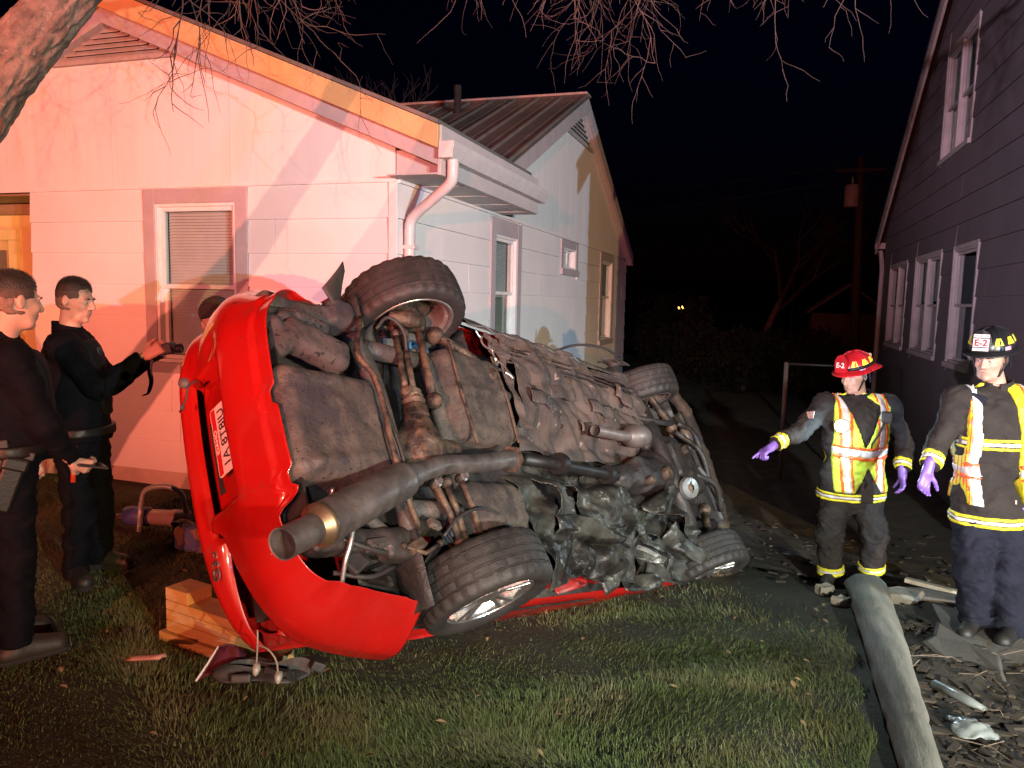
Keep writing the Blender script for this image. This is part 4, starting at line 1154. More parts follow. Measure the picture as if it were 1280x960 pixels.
# spring and damper with the blue cover
for s in (-1, 1):
    mb = MB(); hel = [(.03 + .055 * math.cos(t * 6.283), s * .50 + .055 * math.sin(t * 6.283), .33 + .04 * t) for t in np.linspace(0, 5, 70)]
    mb.tube(hel, .010, 6); cmb(mb, 'coil_spring', m_blue if s < 0 else m_black, smooth=True)
    mb = MB(); mb.tube([(.03, s * .50, .31), (.03, s * .50, .52)], .036, 12); cmb(mb, 'damper', m_blue, smooth=True)
rod('damper_tube', [(-.14, -.40, .33), (.24, -.62, .36)], .022, m_bright)

# --- fuel tank (two lobes)
s_ = SDF((-.06, -.58, .14), (.68, .12, .48), .012)
s_.box((.32, -.22, .32), (.27, .27, .11), rnd=.09, k=.02).cap((.1, -.22, .215), (.56, -.24, .215), .012, k=.03).ell((.40, -.05, .2), (.14, .06, .03), k=.03, sub=True).wrinkle(.007, 13)
s_.build('fuel_tank', m_tank, car, local=True)
s_ = SDF((-.10, .22, .14), (.56, .62, .48), .012)
s_.box((.20, .42, .32), (.23, .14, .11), rnd=.09, k=.02).wrinkle(.007, 15)
s_.build('fuel_tank', m_tank, car, local=True)
mb = MB(); mb.box((.30, .12, .36), (.62, .26, .02)); cmb(mb, 'heat_shield', m_deep)
mb = MB()
for y0, y1 in ((-.5, .1),): mb.tube([(.12, y0, .205), (.10, (y0 + y1) / 2, .20), (.12, y1, .21)], .012, 6, squash=.5)
mb.tube([(.50, -.48, .21), (.51, -.2, .20), (.50, .06, .21)], .012, 6, squash=.5); tag(cmb(mb, 'tank_strap', m_rust), kind='stuff')

# --- crumpled floor: right half (scraped, primer), left half (torn grey steel)
def fold(x, y, seed, f):
    r = random.Random(seed); t = 0
    for k in range(6):
        a = r.uniform(0, math.pi); q = r.uniform(.7, 1.8) * f * (1.35 ** (k * .6)); ph = r.uniform(0, 6.28)
        w = math.asin(math.sin(q * (x * math.cos(a) + y * math.sin(a)) + ph + .6 * math.sin(q * .5 * y + ph))) / 1.57
        t += w * (.62 ** k)
    return t
def fl_r(x, y):
    d = smooth01(.55, .95, x) * .9 + .1
    z = .265 + .026 * d * fold(x, y, 3, 4.2) + .015 * d * fold(x, y, 5, 13) + .005 * d * fold(x, y, 6, 36)
    z += .11 * smooth01(-.26, -.06, y)                      # tunnel flank
    z += -.03 * math.exp(-((y + .50) / .06) ** 2)            # rail
    z += .015 * math.sin(x * 24) * smooth01(-.68, -.6, y) * (1 - smooth01(-.2, -.1, y)) * .5
    return (x + .02 * fold(x + 2, y, 8, 6), y, z)
V, F = grid_mesh(fl_r, np.linspace(.75, 2.42, 170), np.linspace(-.74, .02, 84))
cmk('floor_pan', V, F, m_primer, auto=14, solid=.004)['label'] = 'scraped tan floor of the raised side'
# jagged strips at the tear
for k, (xa, xb, ya, yb_) in enumerate(((.62, .68, -.66, -.06), (.57, .60, -.69, -.42), (.70, .75, -.71, -.5))):
    n = 26; V = []
    for i in range(n):
        t = i / (n - 1); y = ya + (yb_ - ya) * t; j = .008 * math.sin(i * 1.3 + k) + .005 * math.sin(i * 3.1)
        V += [(xa + j * .6 + .05 * t * (k == 0), y, .25 + .010 * math.sin(i * .7)), (xb + j + .04 * t * (k == 0), y, .240 + .010 * math.sin(i * .9 + 1))]
    F = [(2 * i, 2 * i + 1, 2 * i + 3, 2 * i + 2) for i in range(n - 1)]
    cmk('torn_strip', V, F, m_primer, solid=.005)
# right rocker underside and its scraped seam
V, F = grid_mesh(lambda x, t: (x, -.70 - .175 * t, .25 + .02 * fold(x, t * .3, 12, 7) * .4 + .16 * t ** 1.6), np.linspace(.42, 2.38, 60), np.linspace(0, 1, 8))
cmk('rocker', V, F, m_dust, auto=40, solid=.004)
mb = MB()
p = [(x, -.705 - .012 * math.sin(x * 31) * math.sin(x * 7), .236 + .006 * math.sin(x * 19)) for x in np.linspace(.42, 1.75, 60)]
mb.tube(p, .006, 5); cmb(mb, 'scraped_seam', m_bright)
mb = MB(); p = [(.46 + .22 * t + .02 * math.sin(t * 19), -.66 + .28 * t + .015 * math.sin(t * 25), .232 + .006 * math.sin(t * 30)) for t in np.linspace(0, 1, 30)]
mb.tube(p, .006, 5); cmb(mb, 'scraped_seam', m_bright)
def fl_l(x, y):
    z = .245 + .036 * fold(x, y, 21, 6) + .018 * fold(x, y, 25, 17) + .006 * fold(x, y, 27, 42) + .12 * (1 - smooth01(.18, .30, y)) + .06 * smooth01(.66, .84, y)
    return (x + .03 * fold(x, y, 31, 6), y + .03 * fold(y, x, 33, 6), z)
V, F = grid_mesh(fl_l, np.linspace(.46, 2.45, 180), np.linspace(.12, .84, 84))
keep = [f for f in F if not (fold(V[f[0]][0] * 1.0, V[f[0]][1], 41, 11) > 1.02)]
cmk('floor_pan', V, np.array(keep), m_torn, auto=14, solid=.005)['label'] = 'buckled torn grey floor of the lower side'
V, F = grid_mesh(lambda x, y: (x, y, .40), np.linspace(.44, 2.5, 4), np.linspace(.1, .86, 3)); cmk('inner_floor', V, F, m_deep, solid=.004)
# bent rail along the lower side, torn flaps of sill
V, F = grid_mesh(lambda x, t: (x, .50 + .11 * t + .03 * fold(x, 0, 51, 6), .20 + .03 * fold(x, t * .2, 53, 9) + (.0 if .1 < t < .9 else .05)), np.linspace(.62, 1.62, 50), np.linspace(0, 1, 7))
cmk('floor_rail', V, F, m_torn, auto=14, solid=.006)
r_ = random.Random(5)
for k, (x, y, z, L, W_, a) in enumerate(((1.42, .84, .30, .42, .18, .2), (1.05, .82, .30, .30, .16, -.3), (1.75, .80, .26, .34, .2, .5), (2.05, .62, .22, .36, .22, .9), (.72, .80, .33, .26, .14, .1), (1.9, .42, .19, .4, .2, -.5), (1.5, .68, .2, .3, .16, .7))):
    c, s = math.cos(a), math.sin(a)
    def fp(u, v):
        taper = 1 - .75 * u ** 1.5
        X, Y = L * (u - .3), W_ * (v - .5) * taper
        return (x + c * X - s * Y, y + s * X + c * Y + .0, z + .05 * fold(X * 3, Y * 3, 60 + k, 5) - .05 * u * (k % 2))
    V, F = grid_mesh(fp, np.linspace(0, 1, 16), np.linspace(0, 1, 8))
    cmk('torn_flap', V, F, m_torn if k != 4 else m_redin, auto=14, solid=.004)
# lower red sill strip
V, F = grid_mesh(lambda x, t: (x, .76 + .125 * t + .012 * fold(x, t * .3, 71, 5), .355 + .10 * t), np.linspace(.42, 1.85, 40), np.linspace(0, 1, 6))
cmk('rocker', V, F, m_red, auto=40, solid=.004)

# --- drive line, gearbox, engine
rod('propeller_shaft', [(.66, .10, .31), (.9, .115, .29), (1.35, .15, .27), (1.72, .17, .26)], .036, m_shaft, 16, eye=False)
mb = MB(); mb.lathe([(.03, 0), (.065, 0), (.07, .03), (.065, .06), (.04, .08)], (.95, .118, .28), (1, .05, 0), 18); cmb(mb, 'shaft_joint', m_shaft, auto=40); mb = MB(); mb.lathe([(.03, 0), (.062, 0), (.066, .05), (.045, .09)], (1.5, .158, .27), (1, .05, 0), 18); cmb(mb, 'shaft_joint', m_shaft, auto=40)
s_ = SDF((1.55, -.36, .08), (3.3, .52, .52), .016)
s_.cap((1.70, .17, .29), (2.20, .13, .29), .09, .15, k=.04).ell((2.35, .10, .30), (.17, .20, .15), k=.05).box((2.72, .05, .32), (.28, .20, .14), rnd=.05, k=.05)
s_.box((2.0, .13, .22), (.16, .10, .05), rnd=.02, k=.03).cap((2.2, .28, .26), (2.7, .30, .24), .06, k=.03).box((2.6, .02, .17), (.16, .14, .05), rnd=.02, k=.03).cap((2.35, -.18, .28), (2.9, -.2, .3), .07, k=.04).wrinkle(.014, 17)
s_.build('gearbox_and_engine', m_deep, car, local=True)
mb = MB()
for x, y, z, r, ax in ((2.18, .16, .13, .05, (0, 0, 1)), (2.45, .26, .14, .065, (.2, .3, -1)), (2.62, -.05, .10, .04, (0, 0, 1)), (1.9, .22, .15, .03, (0, 0, 1))):
    mb.lathe([(0, -.02), (r * .8, -.02), (r, 0), (r, .04), (r * .9, .05)], (x, y, z), ax, 16)
tag(cmb(mb, 'engine_fittings', m_rust, auto=40), kind='stuff')
mb = MB(); mb.lathe([(.025, -.02), (.075, -.02), (.085, .0), (.075, .025), (.03, .03)], (2.42, .27, .12), (-.5, .3, -1), 20); cmb(mb, 'pulley', m_bright, auto=40)
mb = MB(); mb.tube(spline([(1.44, -.12, .20), (1.62, -.12, .20), (1.80, -.12, .20), (1.95, -.14, .2)], 14), .038, 16, cap=False); mb.lathe([(.038, 0), (.075, .05), (.085, .12), (.085, .22), (.06, .30), (.03, .32)], (1.90, -.13, .2), (1, -.1, 0), 20); cmb(mb, 'catalytic_converter', mat('heat_grey_steel', (0.36, 0.30, 0.27), (0.26, 0.2, 0.18), scale=10, rough=0.45, metal=0.7), auto=40)
mb = MB(); mb.lathe([(0, .0), (.034, .0)], (1.50, -.12, .20), (1, 0, 0), 16); cmb(mb, 'exhaust_bore', m_dark)
# front cross member, arms, beam
rod('cross_member', spline([(2.50, -.50, .27), (2.42, -.2, .22), (2.40, .1, .2), (2.42, .35, .22), (2.52, .52, .26)], 18), .06, m_deep, 10, eye=False)
for s in (-1, 1):
    rod('control_arm', [(2.42, s * .38, .26), (2.62, s * .56, .28), (2.80, s * .68, .29)], [.035, .03, .03], m_rust)
    rod('control_arm', [(2.98, s * .36, .27), (2.88, s * .56, .28), (2.80, s * .68, .29)], [.03, .028, .03], m_rust)
    rod('tie_rod', [(3.02, s * .22, .3), (2.94, s * .62, .32)], .014, m_rust)
rod('frame_rail_front', [(2.35, -.52, .34), (2.9, -.50, .36), (3.42, -.50, .38)], .055, m_dust, 8, eye=False)
rod('frame_rail_front', [(2.35, .50, .34), (2.9, .48, .36), (3.38, .44, .38)], .055, m_deep, 8, eye=False)
s_ = SDF((3.2, -.95, .18), (3.8, .60, .52), .014)
for a, b in zip([(3.52, -.80, .33), (3.60, -.60, .31), (3.56, -.2, .30), (3.46, .2, .30)], [(3.60, -.60, .31), (3.56, -.2, .30), (3.46, .2, .30), (3.34, .48, .31)]): s_.cap(a, b, .055, k=.02)
s_.wrinkle(.010, 16); s_.build('front_beam', mat('front_beam_grime', (0.07, 0.06, 0.055), (0.035, 0.03, 0.03), scale=8, rough=0.7, wear=((0.16, 0.05, 0.045), 5, 0.63)), car, local=True)
V, F = grid_mesh(lambda y, z: (3.30 + .03 * fold(y, z, 91, 7), y, z), np.linspace(-.55, .45, 30), np.linspace(.26, .70, 14))
cmk('radiator', V, F, mat('radiator_fins', (0.035, 0.037, 0.04), (0.06, 0.062, 0.065), scale=60, rough=0.6, metal=0.4), auto=40, solid=.03)
for k, (p0, p1, p2) in enumerate((((2.95, -.30, .24), (3.1, -.1, .16), (3.2, .15, .22)), ((2.9, .1, .2), (3.1, .2, .15), (3.25, .38, .24)), ((2.3, -.36, .26), (2.55, -.30, .17), (2.95, -.38, .24)), ((3.1, -.4, .25), (3.25, -.3, .2), (3.3, 0, .24)))):
    rod('hose', spline([p0, p1, p2], 12), .022, m_black, 10, eye=False)
mb = MB(); mb.ball((3.22, -.30, .26), (.05, .09, .05), 12); mb.ball((3.16, -.20, .24), (.04, .05, .04), 10); cmb(mb, 'reservoir', mat('aluminium_case', (0.38, 0.34, 0.3), (0.25, 0.22, 0.2), scale=12, rough=0.45, metal=0.6), smooth=True)
mb = MB(); mb.tube([(3.02, .02, .2), (3.2, .18, .2), (3.3, .3, .22)], .016, 8); cmb(mb, 'pipe', m_bright)
# torn fender scraps and loose wire by the upper front wheel
rod('loose_cable', spline([(1.72, -.90, .42), (1.95, -.96, .34), (2.2, -.95, .26), (2.42, -.90, .24)], 16), .010, m_black, 8, eye=False)
V, F = grid_mesh(lambda u, v: (2.28 + .22 * u + .04 * fold(u, v, 95, 3), -.82 - .10 * v + .03 * fold(v, u, 97, 4), .22 + .16 * v), np.linspace(0, 1, 12), np.linspace(0, 1, 8))
cmk('torn_liner', V, F, m_canister, auto=35, solid=.005)

# --- lines, brackets, plugs and clutter along the floor
for k, y0 in enumerate((-.62, -.595, -.57)):
    rod('fuel_line', [(x, y0 + .012 * math.sin(x * 3 + k) + .02 * smooth01(1.6, 2.2, x), .228 + .012 * math.sin(x * 5 + k) + .01 * k) for x in np.linspace(.80, 2.35, 26)], .0065, m_deep if k else m_rust, 6, eye=False)
rr2 = random.Random(17)
for k in range(16):
    x, y = rr2.uniform(.85, 2.3), rr2.uniform(-.52, -.16); r = rr2.choice((.016, .022, .03))
    mb = MB(); mb.lathe([(0, -.006), (r * .7, -.006), (r, 0), (r, .02)], (x, y, fl_r(x, y)[2] - .004), (0, 0, 1), 12); cmb(mb, 'floor_plug', rr2.choice((m_deep, m_rust, m_canister)), auto=40)
for k, (x, y, L, w, a) in enumerate(((.95, -.30, .22, .05, .1), (1.30, -.42, .30, .06, -.05), (1.75, -.34, .26, .05, .12), (2.1, -.48, .2, .07, .5), (1.55, -.20, .2, .04, .0))):
    c, s2_ = math.cos(a), math.sin(a)
    V, F = grid_mesh(lambda u, v: (x + c * L * (u - .5) - s2_ * w * v, y + s2_ * L * (u - .5) + c * w * v, fl_r(x, y)[2] - .014 - .012 * math.sin(math.pi * (v + 1) / 2) + .01 * math.sin(u * 9 + k)), np.linspace(0, 1, 12), np.linspace(-1, 1, 6))
    cmk('floor_stiffener', V, F, m_primer if k % 2 else m_dust, auto=40, solid=.006)
# clutter in the recess beside the muffler
rod('filler_pipe', spline([(-.62, .44, .36), (-.48, .55, .36), (-.34, .60, .40), (-.30, .66, .45)], 14), .026, m_dust, 10, eye=False)
rod('parking_brake_cable', spline([(.30, .52, .24), (.0, .46, .20), (-.2, .50, .20), (-.30, .58, .24)], 18), .008, m_black, 6, eye=False)
rod('height_sensor_link', [(-.50, .60, .30), (-.40, .64, .28), (-.30, .60, .27)], .010, m_rust, 8)
for k, (c_, sz, rot) in enumerate((((-.42, .60, .30), (.10, .05, .035), .4), ((-.33, .52, .25), (.07, .045, .03), -.3), ((-.62, .58, .33), (.12, .04, .05), .1), ((-.72, .64, .37), (.09, .08, .03), .6), ((-.56, .70, .42), (.14, .05, .03), -.2))):
    mb = MB(); mb.box(c_, sz, frame_from((rot * .5, .3, 1), (rot, 1, 0))); cmb(mb, 'bracket', (m_rust, m_dust, m_canister, m_black, m_torn)[k], bevel=.008)
for k, (p0, p1, p2) in enumerate((((-.85, .52, .36), (-.70, .60, .31), (-.55, .62, .34)), ((-.80, .66, .42), (-.66, .70, .37), (-.50, .66, .38)))):
    rod('wiring_loom', spline([p0, p1, p2], 10), .011, m_black, 7, eye=False)
# bolts on the subframe
for x, y, z in ((-.44, -.40, .285), (.05, -.42, .295), (-.42, .42, .285), (.05, .42, .295), (-.10, -.12, .215), (-.28, -.15, .225), (-.29, .34, .195), (-.09, .30, .195)):
    mb = MB(); mb.lathe([(0, -.016), (.015, -.016), (.015, 0), (.024, .002), (.024, .006)], (x, y, z), (0, 0, 1), 6); cmb(mb, 'bolt', m_bright if y > 0 else m_rust)

# --- wheels
def wheel(xw, s, steer=0.0, camber=0.0, droop=0.0, polished=True, track=.77):
    M_ = Matrix.Translation((xw, s * track, .33 - droop)) @ Matrix.Rotation(steer, 4, 'Z') @ Matrix.Rotation(camber, 4, 'X')
    A = np.array(M_)
    def T(p): return (A @ np.array([p[0], p[1], p[2], 1]))[:3]
    def S(mb): return mb.map(lambda p: T((p[0], p[1] * s, p[2])))       # outer side is +y before mirroring
    mb = MB(); mb.lathe([(.236, .112), (.242, .117), (.240, .106), (.216, .098), (.206, .075), (.202, 0), (.210, -.095), (.236, -.100), (.240, -.112), (.234, -.114), (.226, -.105), (.200, -.092), (.192, 0), (.197, .072), (.210, .090), (.232, .104)], (0, 0, 0), (0, 1, 0), 48, closed=True)
    rim = cmb(S(mb), 'wheel', m_rim if polished else m_rimin, auto=40)
    prof = [(.218, -.100), (.236, -.116), (.262, -.124), (.292, -.121), (.310, -.112), (.318, -.100), (.322, -.078), (.322, -.074), (.3235, -.070), (.315, -.068), (.315, -.060), (.325, -.058), (.3265, -.026), (.317, -.024), (.317, -.015), (.3265, -.013), (.3265, .013), (.317, .015), (.317, .024), (.3265, .026), (.325, .058), (.315, .060), (.315, .068), (.3235, .070), (.322, .074), (.322, .078), (.318, .100), (.310, .112), (.292, .121), (.262, .124), (.236, .116), (.218, .100)]
    n = 120; mb = MB(); mb.lathe(prof, (0, 0, 0), (0, 1, 0), n, closed=True)
    V = np.array(mb.v).reshape(len(prof), n, 3)
    for i, (r, a) in enumerate(prof):
        if abs(a) > .073 and r > .305:
            q = np.where((np.arange(n) // 2) % 2 == 0, 1.0, 1 - .007 / r); V[i, :, 0] *= q; V[i, :, 2] *= q
        elif .024 < abs(a) < .06 and r > .32:
            q = np.where(np.arange(n) % 5 == 0, 1 - .006 / r, 1.0); V[i, :, 0] *= q; V[i, :, 2] *= q
    mb.v = [tuple(p) for p in V.reshape(-1, 3)]
    cmb(S(mb), 'tyre', m_tyre, rim, auto=30)
    for k in range(5):
        for dk in (-.16, .16):
            a = 2 * math.pi * k / 5 + dk + .3; ca, sa = math.cos(a), math.sin(a); mb = MB()
            ta = np.array([-sa, 0, ca]); ra = np.array([ca, 0, sa])
            P = []
            for r, w, y0, y1 in ((.045, .020, .035, .075), (.13, .015, .045, .088), (.203, .020, .055, .098)):
                for (o, y) in ((-w, y0), (w, y0), (w * .7, y1), (-w * .7, y1)): P.append(ra * r + ta * o + np.array([0, y, 0]))
            F = [(i * 4 + j, i * 4 + (j + 1) % 4, i * 4 + 4 + (j + 1) % 4, i * 4 + 4 + j) for i in range(2) for j in range(4)] + [(3, 2, 1, 0), (8, 9, 10, 11)]
            mb.add(P, F); cmb(S(mb), 'spoke', m_rim if polished else m_rimin, rim, bevel=.004)
    if not polished:
        mb = MB(); mb.lathe([(.222, -.100), (.224, -.114), (.234, -.121), (.243, -.118), (.241, -.108)], (0, 0, 0), (0, 1, 0), 48); cmb(S(mb), 'rim_lip', m_bright, rim, smooth=True)
    mb = MB(); mb.lathe([(0, .085), (.035, .085), (.058, .078), (.062, .05), (.062, .02), (0, .02)], (0, 0, 0), (0, 1, 0), 24); cmb(S(mb), 'hub_cap', m_rim if polished else m_rimin, rim, auto=40)
    mb = MB(); mb.lathe([(.06, -.01), (.150, -.01), (.152, -.004), (.152, .012), (.150, .018), (.06, .018)], (0, 0, 0), (0, 1, 0), 40, closed=True); cmb(S(mb), 'brake_disc', m_rust, rim, auto=40)
    s2 = SDF((-.17, -.16, -.13), (.17, .03, .19), .010)
    s2.box((0, -.03, .125), (.075, .04, .035), rnd=.02).cap((0, -.06, 0), (0, -.02, 0), .07, k=.02).cap((-.08, -.08, -.02), (.08, -.08, .02), .035, k=.03).cap((.0, -.07, .02), (.02, -.05, .13), .03, k=.02)
    s2.build('brake_caliper', m_rust, rim, local=True, fn=lambda V: np.array([T((p[0], p[1] * s, p[2])) for p in V]))
    return rim
wheel(-.05, -1, camber=-.10, droop=.02, polished=False, track=.705)
wheel(0, 1, camber=-.16)
wheel(2.74, -1, steer=-.10, camber=.06, droop=.0, polished=False, track=.69)
wheel(2.60, 1, steer=.08, camber=-.15, droop=.03, track=.78)
# ------------------------------------------------------------------ people
m_skin = mat('skin', (0.50, 0.29, 0.215), (0.45, 0.25, 0.185), scale=14, rough=0.55, bump=0.05)
m_hair = mat('dark_hair', (0.022, 0.015, 0.012), (0.038, 0.026, 0.02), scale=60, rough=0.6, bump=0.6, bscale=140, stretch=(1, 1, .3))
m_hairmid = mat('short_side_hair', (0.075, 0.046, 0.035), (0.045, 0.029, 0.023), scale=70, rough=0.75)
m_hairfade = mat('cropped_hair', (0.20, 0.115, 0.085), (0.12, 0.075, 0.055), scale=70, rough=0.75)
m_eye = mat('eye_white', (0.36, 0.32, 0.30), rough=0.25); m_iris = mat('iris', (0.03, 0.022, 0.018), rough=0.15)
m_lip = mat('lip', (0.40, 0.17, 0.13), rough=0.5)
m_uniform = mat('black_uniform', (0.0018, 0.0024, 0.0042), (0.003, 0.0036, 0.006), scale=8, rough=0.85, bump=0.35, bscale=40, spec=0.12)
m_leather = mat('duty_leather', (0.008, 0.0075, 0.0075), rough=0.45, bump=0.1, spec=0.3)
m_turnout = mat('turnout_cloth', (0.034, 0.027, 0.024), (0.021, 0.017, 0.016), scale=9, rough=0.85, bump=0.7, bscale=24, spec=0.25, wear=((0.05, 0.042, 0.036), 7, 0.62))
m_navy = mat('navy_cloth', (0.013, 0.014, 0.026), (0.008, 0.009, 0.018), scale=7, rough=0.85, bump=0.7, bscale=22, spec=0.25)
m_lime = mat('lime_mesh', (0.62, 0.76, 0.06), (0.54, 0.66, 0.05), scale=20, rough=0.7, bump=0.2, bscale=200)
m_orange = mat('orange_trim', (0.85, 0.13, 0.03), (0.72, 0.10, 0.025), scale=18, rough=0.6)
m_silver = mat('silver_reflective', (0.68, 0.64, 0.62), (0.55, 0.52, 0.51), scale=16, rough=0.4)
m_yellow = mat('yellow_reflective', (0.80, 0.72, 0.03), (0.68, 0.60, 0.03), scale=16, rough=0.5)
m_glove = mat('nitrile_glove', (0.23, 0.13, 0.50), (0.19, 0.10, 0.42), scale=12, rough=0.4)
m_boot = mat('black_boot', (0.012, 0.011, 0.010), (0.022, 0.02, 0.018), scale=9, rough=0.55)
m_helblack = mat('helmet_black', (0.010, 0.010, 0.011), (0.016, 0.016, 0.017), scale=7, rough=0.32, coat=0.4)
m_helred = mat('helmet_red', (0.48, 0.012, 0.02), (0.36, 0.01, 0.016), scale=7, rough=0.3, coat=0.4)
m_beanie = mat('knit_beanie', (0.015, 0.013, 0.013), (0.028, 0.024, 0.023), scale=40, rough=0.9, bump=0.6, bscale=120)

def unit(v): v = np.array(v, float); return v / (np.linalg.norm(v) + 1e-9)
def basis(fwd, up=(0, 0, 1)):
    f = unit(fwd); u = np.array(up, float); u = unit(u - f * (u @ f)); y = -f; x = np.cross(y, u)
    return np.stack([x, y, u], 1)          # columns: left, back, up

def head_prims(s, C_, R, k=1.0, ears=True):
    def P(x, y, z): return C_ + R @ np.array([x, y, z]) * k
    s.ell(P(0, .018, .035), np.array([.075, .096, .088]) * k, R, k=.02)
    s.ell(P(0, -.028, -.035), np.array([.060, .064, .082]) * k, R, k=.03)
    s.cap(P(-.030, -.045, -.088), P(.030, -.045, -.088), .024 * k, k=.025)
    s.cap(P(0, -.075, -.098), P(0, -.070, -.096), .017 * k, k=.02)
    s.cap(P(-.034, -.080, .026), P(.034, -.080, .026), .011 * k, k=.015)
    s.cap(P(0, -.094, .016), P(0, -.112, -.022), .008 * k, .013 * k, k=.012)
    s.cap(P(-.012, -.098, -.027), P(.012, -.098, -.027), .009 * k, k=.010)
    for q in (-1, 1):
        s.ell(P(q * .036, -.066, -.018), np.array([.022, .022, .022]) * k, R, k=.02)
        s.ell(P(q * .030, -.098, .007), np.array([.015, .012, .010]) * k, R, k=.012, sub=True)
    s.cap(P(-.020, -.084, -.052), P(.020, -.084, -.052), .0085 * k, k=.008)
    s.cap(P(-.017, -.083, -.065), P(.017, -.083, -.065), .0085 * k, k=.008)
    if ears:
        for q in (-1, 1):
            s.ell(P(q * .077, .014, -.004), np.array([.009, .019, .031]) * k, R, k=.008)
            s.ell(P(q * .086, .006, -.002), np.array([.006, .010, .018]) * k, R, k=.005, sub=True)

def face_bits(parent, C_, R, k=1.0, brows=True):
    def P(x, y, z): return C_ + R @ np.array([x, y, z]) * k
    for q in (-1, 1):
        mb = MB(); mb.ball(P(q * .030, -.0795, .006), .0095 * k, 10); e = mb.build('eye', m_eye, parent, smooth=True)
        mb = MB(); mb.ball(P(q * .030, -.0862, .0055), .0045 * k, 8); mb.build('iris', m_iris, parent, smooth=True)
        if brows:
            mb = MB(); mb.tube([P(q * .014, -.0935, .024), P(q * .030, -.0935, .029), P(q * .048, -.080, .025)], [.0035 * k, .0045 * k, .002 * k], 6); mb.build('eyebrow', m_hair, parent, smooth=True)
    mb = MB(); mb.tube([P(-.022, -.087, -.0585), P(0, -.0945, -.0575), P(.022, -.087, -.0585)], [.002 * k, .0042 * k, .002 * k], 6); mb.build('mouth', m_lip, parent, smooth=True)

def hair_mesh(parent, C_, R, name, m, off, line, k=1.0, taper=0.0, jitter=1.0):
    """line(x, y, z) -> negative where hair grows, head-local coordinates"""
    s = SDF((-.12, -.13, -.14), (.12, .15, .16), .005)
    s.ell((0, .018, .035), np.array([.075, .096, .088]) + off, k=.01).ell((0, .02, -.02), np.array([.068, .085, .085]) + off, k=.02)
    X, Y, Z = s.grids()
    D = s.D + taper * (1 - smooth01(.03, .10, Z)) + .0012 * np.sin(X * 420 + 3 * np.sin(Z * 90)) * np.sin(Y * 380 + Z * 160)
    jit = .0045 * np.sin(X * 310 + 2 * np.sin(Y * 170)) * np.sin(Y * 260 + 1.5 * np.sin(Z * 140)) + .004 * np.sin(X * 120 + Y * 90)
    D = np.maximum(D, line(X, Y, Z) + jit * jitter).astype(np.float32)
    return s.build(name, m, parent, D=D, fn=lambda V: C_ + (V * k) @ R.T)

def hair_strands(parent, C_, R, n, k=1.0, seed=1):
    q = np.random.default_rng(seed)
    u = q.normal(size=(n * 3, 3)); u /= np.linalg.norm(u, axis=1)[:, None]
    e = np.array([.075, .096, .088]); c = np.array([0, .018, .035])
    P = c + u * e * 1.02
    X, Y, Z = P.T
    line = .052 + .28 * -(Y + .02) * .6 + q.normal(0, .012, n * 3)          # hairline height, ragged
    front = -.074 + q.normal(0, .004, n * 3)
    ok = (Z > line) & (Y > front - .02 * (Z > .085)); P, u = P[ok][:n], u[ok][:n]; Z = P[:, 2]
    N = u / e; N /= np.linalg.norm(N, axis=1)[:, None]
    L = (.004 + .017 * smooth01(.05, .11, Z)) * q.uniform(.7, 1.2, len(P))
    comb = np.stack([q.normal(0, .25, len(P)) + .2, -.75 + q.normal(0, .25, len(P)), .35 + q.normal(0, .2, len(P))], 1)
    d = N * .75 + comb * .55; d /= np.linalg.norm(d, axis=1)[:, None]
    sd = np.cross(d, q.normal(size=d.shape)); sd /= np.linalg.norm(sd, axis=1)[:, None]
    w = .0011
    V = np.stack([P - sd * w, P + sd * w, P + d * L[:, None] * .6 + sd * w * .7, P + d * L[:, None]], 1).reshape(-1, 3)
    V = C_ + (V * k) @ R.T
    o = mk('hair_strands', V, np.arange(len(P) * 4).reshape(-1, 4), m_hair, parent); tag(o, kind='stuff')

def hand_prims(s, w, d, n, thumb, curl, k=1.0, spread=.16, point=None):
    """w wrist, d direction of the fingers, n palm normal, thumb +-1 side, curl 0..1 towards n"""
    d = unit(d); n = unit(np.array(n) - d * (np.array(n) @ d)); sde = np.cross(d, n) * thumb
    w = np.array(w, float)
    for q in (-.026, -.009, .009, .026):
        s.cap(w + d * .012 * k + sde * q * .6 * k, w + d * .088 * k + sde * q * k, .0135 * k, .0115 * k, k=.014)
    L = [.068, .078, .074, .058]
    for i, q in enumerate((.030, .010, -.010, -.029)):
        b = w + d * .088 * k + sde * q * k
        c = curl[i] if hasattr(curl, '__len__') else curl
        dirv = unit(d + sde * q * spread * 20 * .15)
        a = 0; p = b; r = .0098 * k
        for j, f in enumerate((.46, .31, .23)):
            a += c * (1.05 if j else .75)
            v = unit(dirv * math.cos(a) + n * math.sin(a)); p2 = p + v * L[i] * f * k
            s.cap(p, p2, r, r * .93, k=.006); p = p2; r *= .93
    t0 = w + d * .028 * k + sde * .026 * k; t1 = t0 + unit(sde * .75 + d * .75 + n * .25) * .042 * k; t2 = t1 + unit(d * .85 + sde * .2 + n * .55) * .032 * k; t3 = t2 + unit(d * .8 + n * .7) * .024 * k
    s.cap(t0, t1, .0145 * k, .0115 * k, k=.012).cap(t1, t2, .0112 * k, .010 * k, k=.006).cap(t2, t3, .010 * k, .0085 * k, k=.006)

def bbox(pts, m):
    P = np.array([np.array(p, float) for p in pts]); return P.min(0) - m, P.max(0) + m

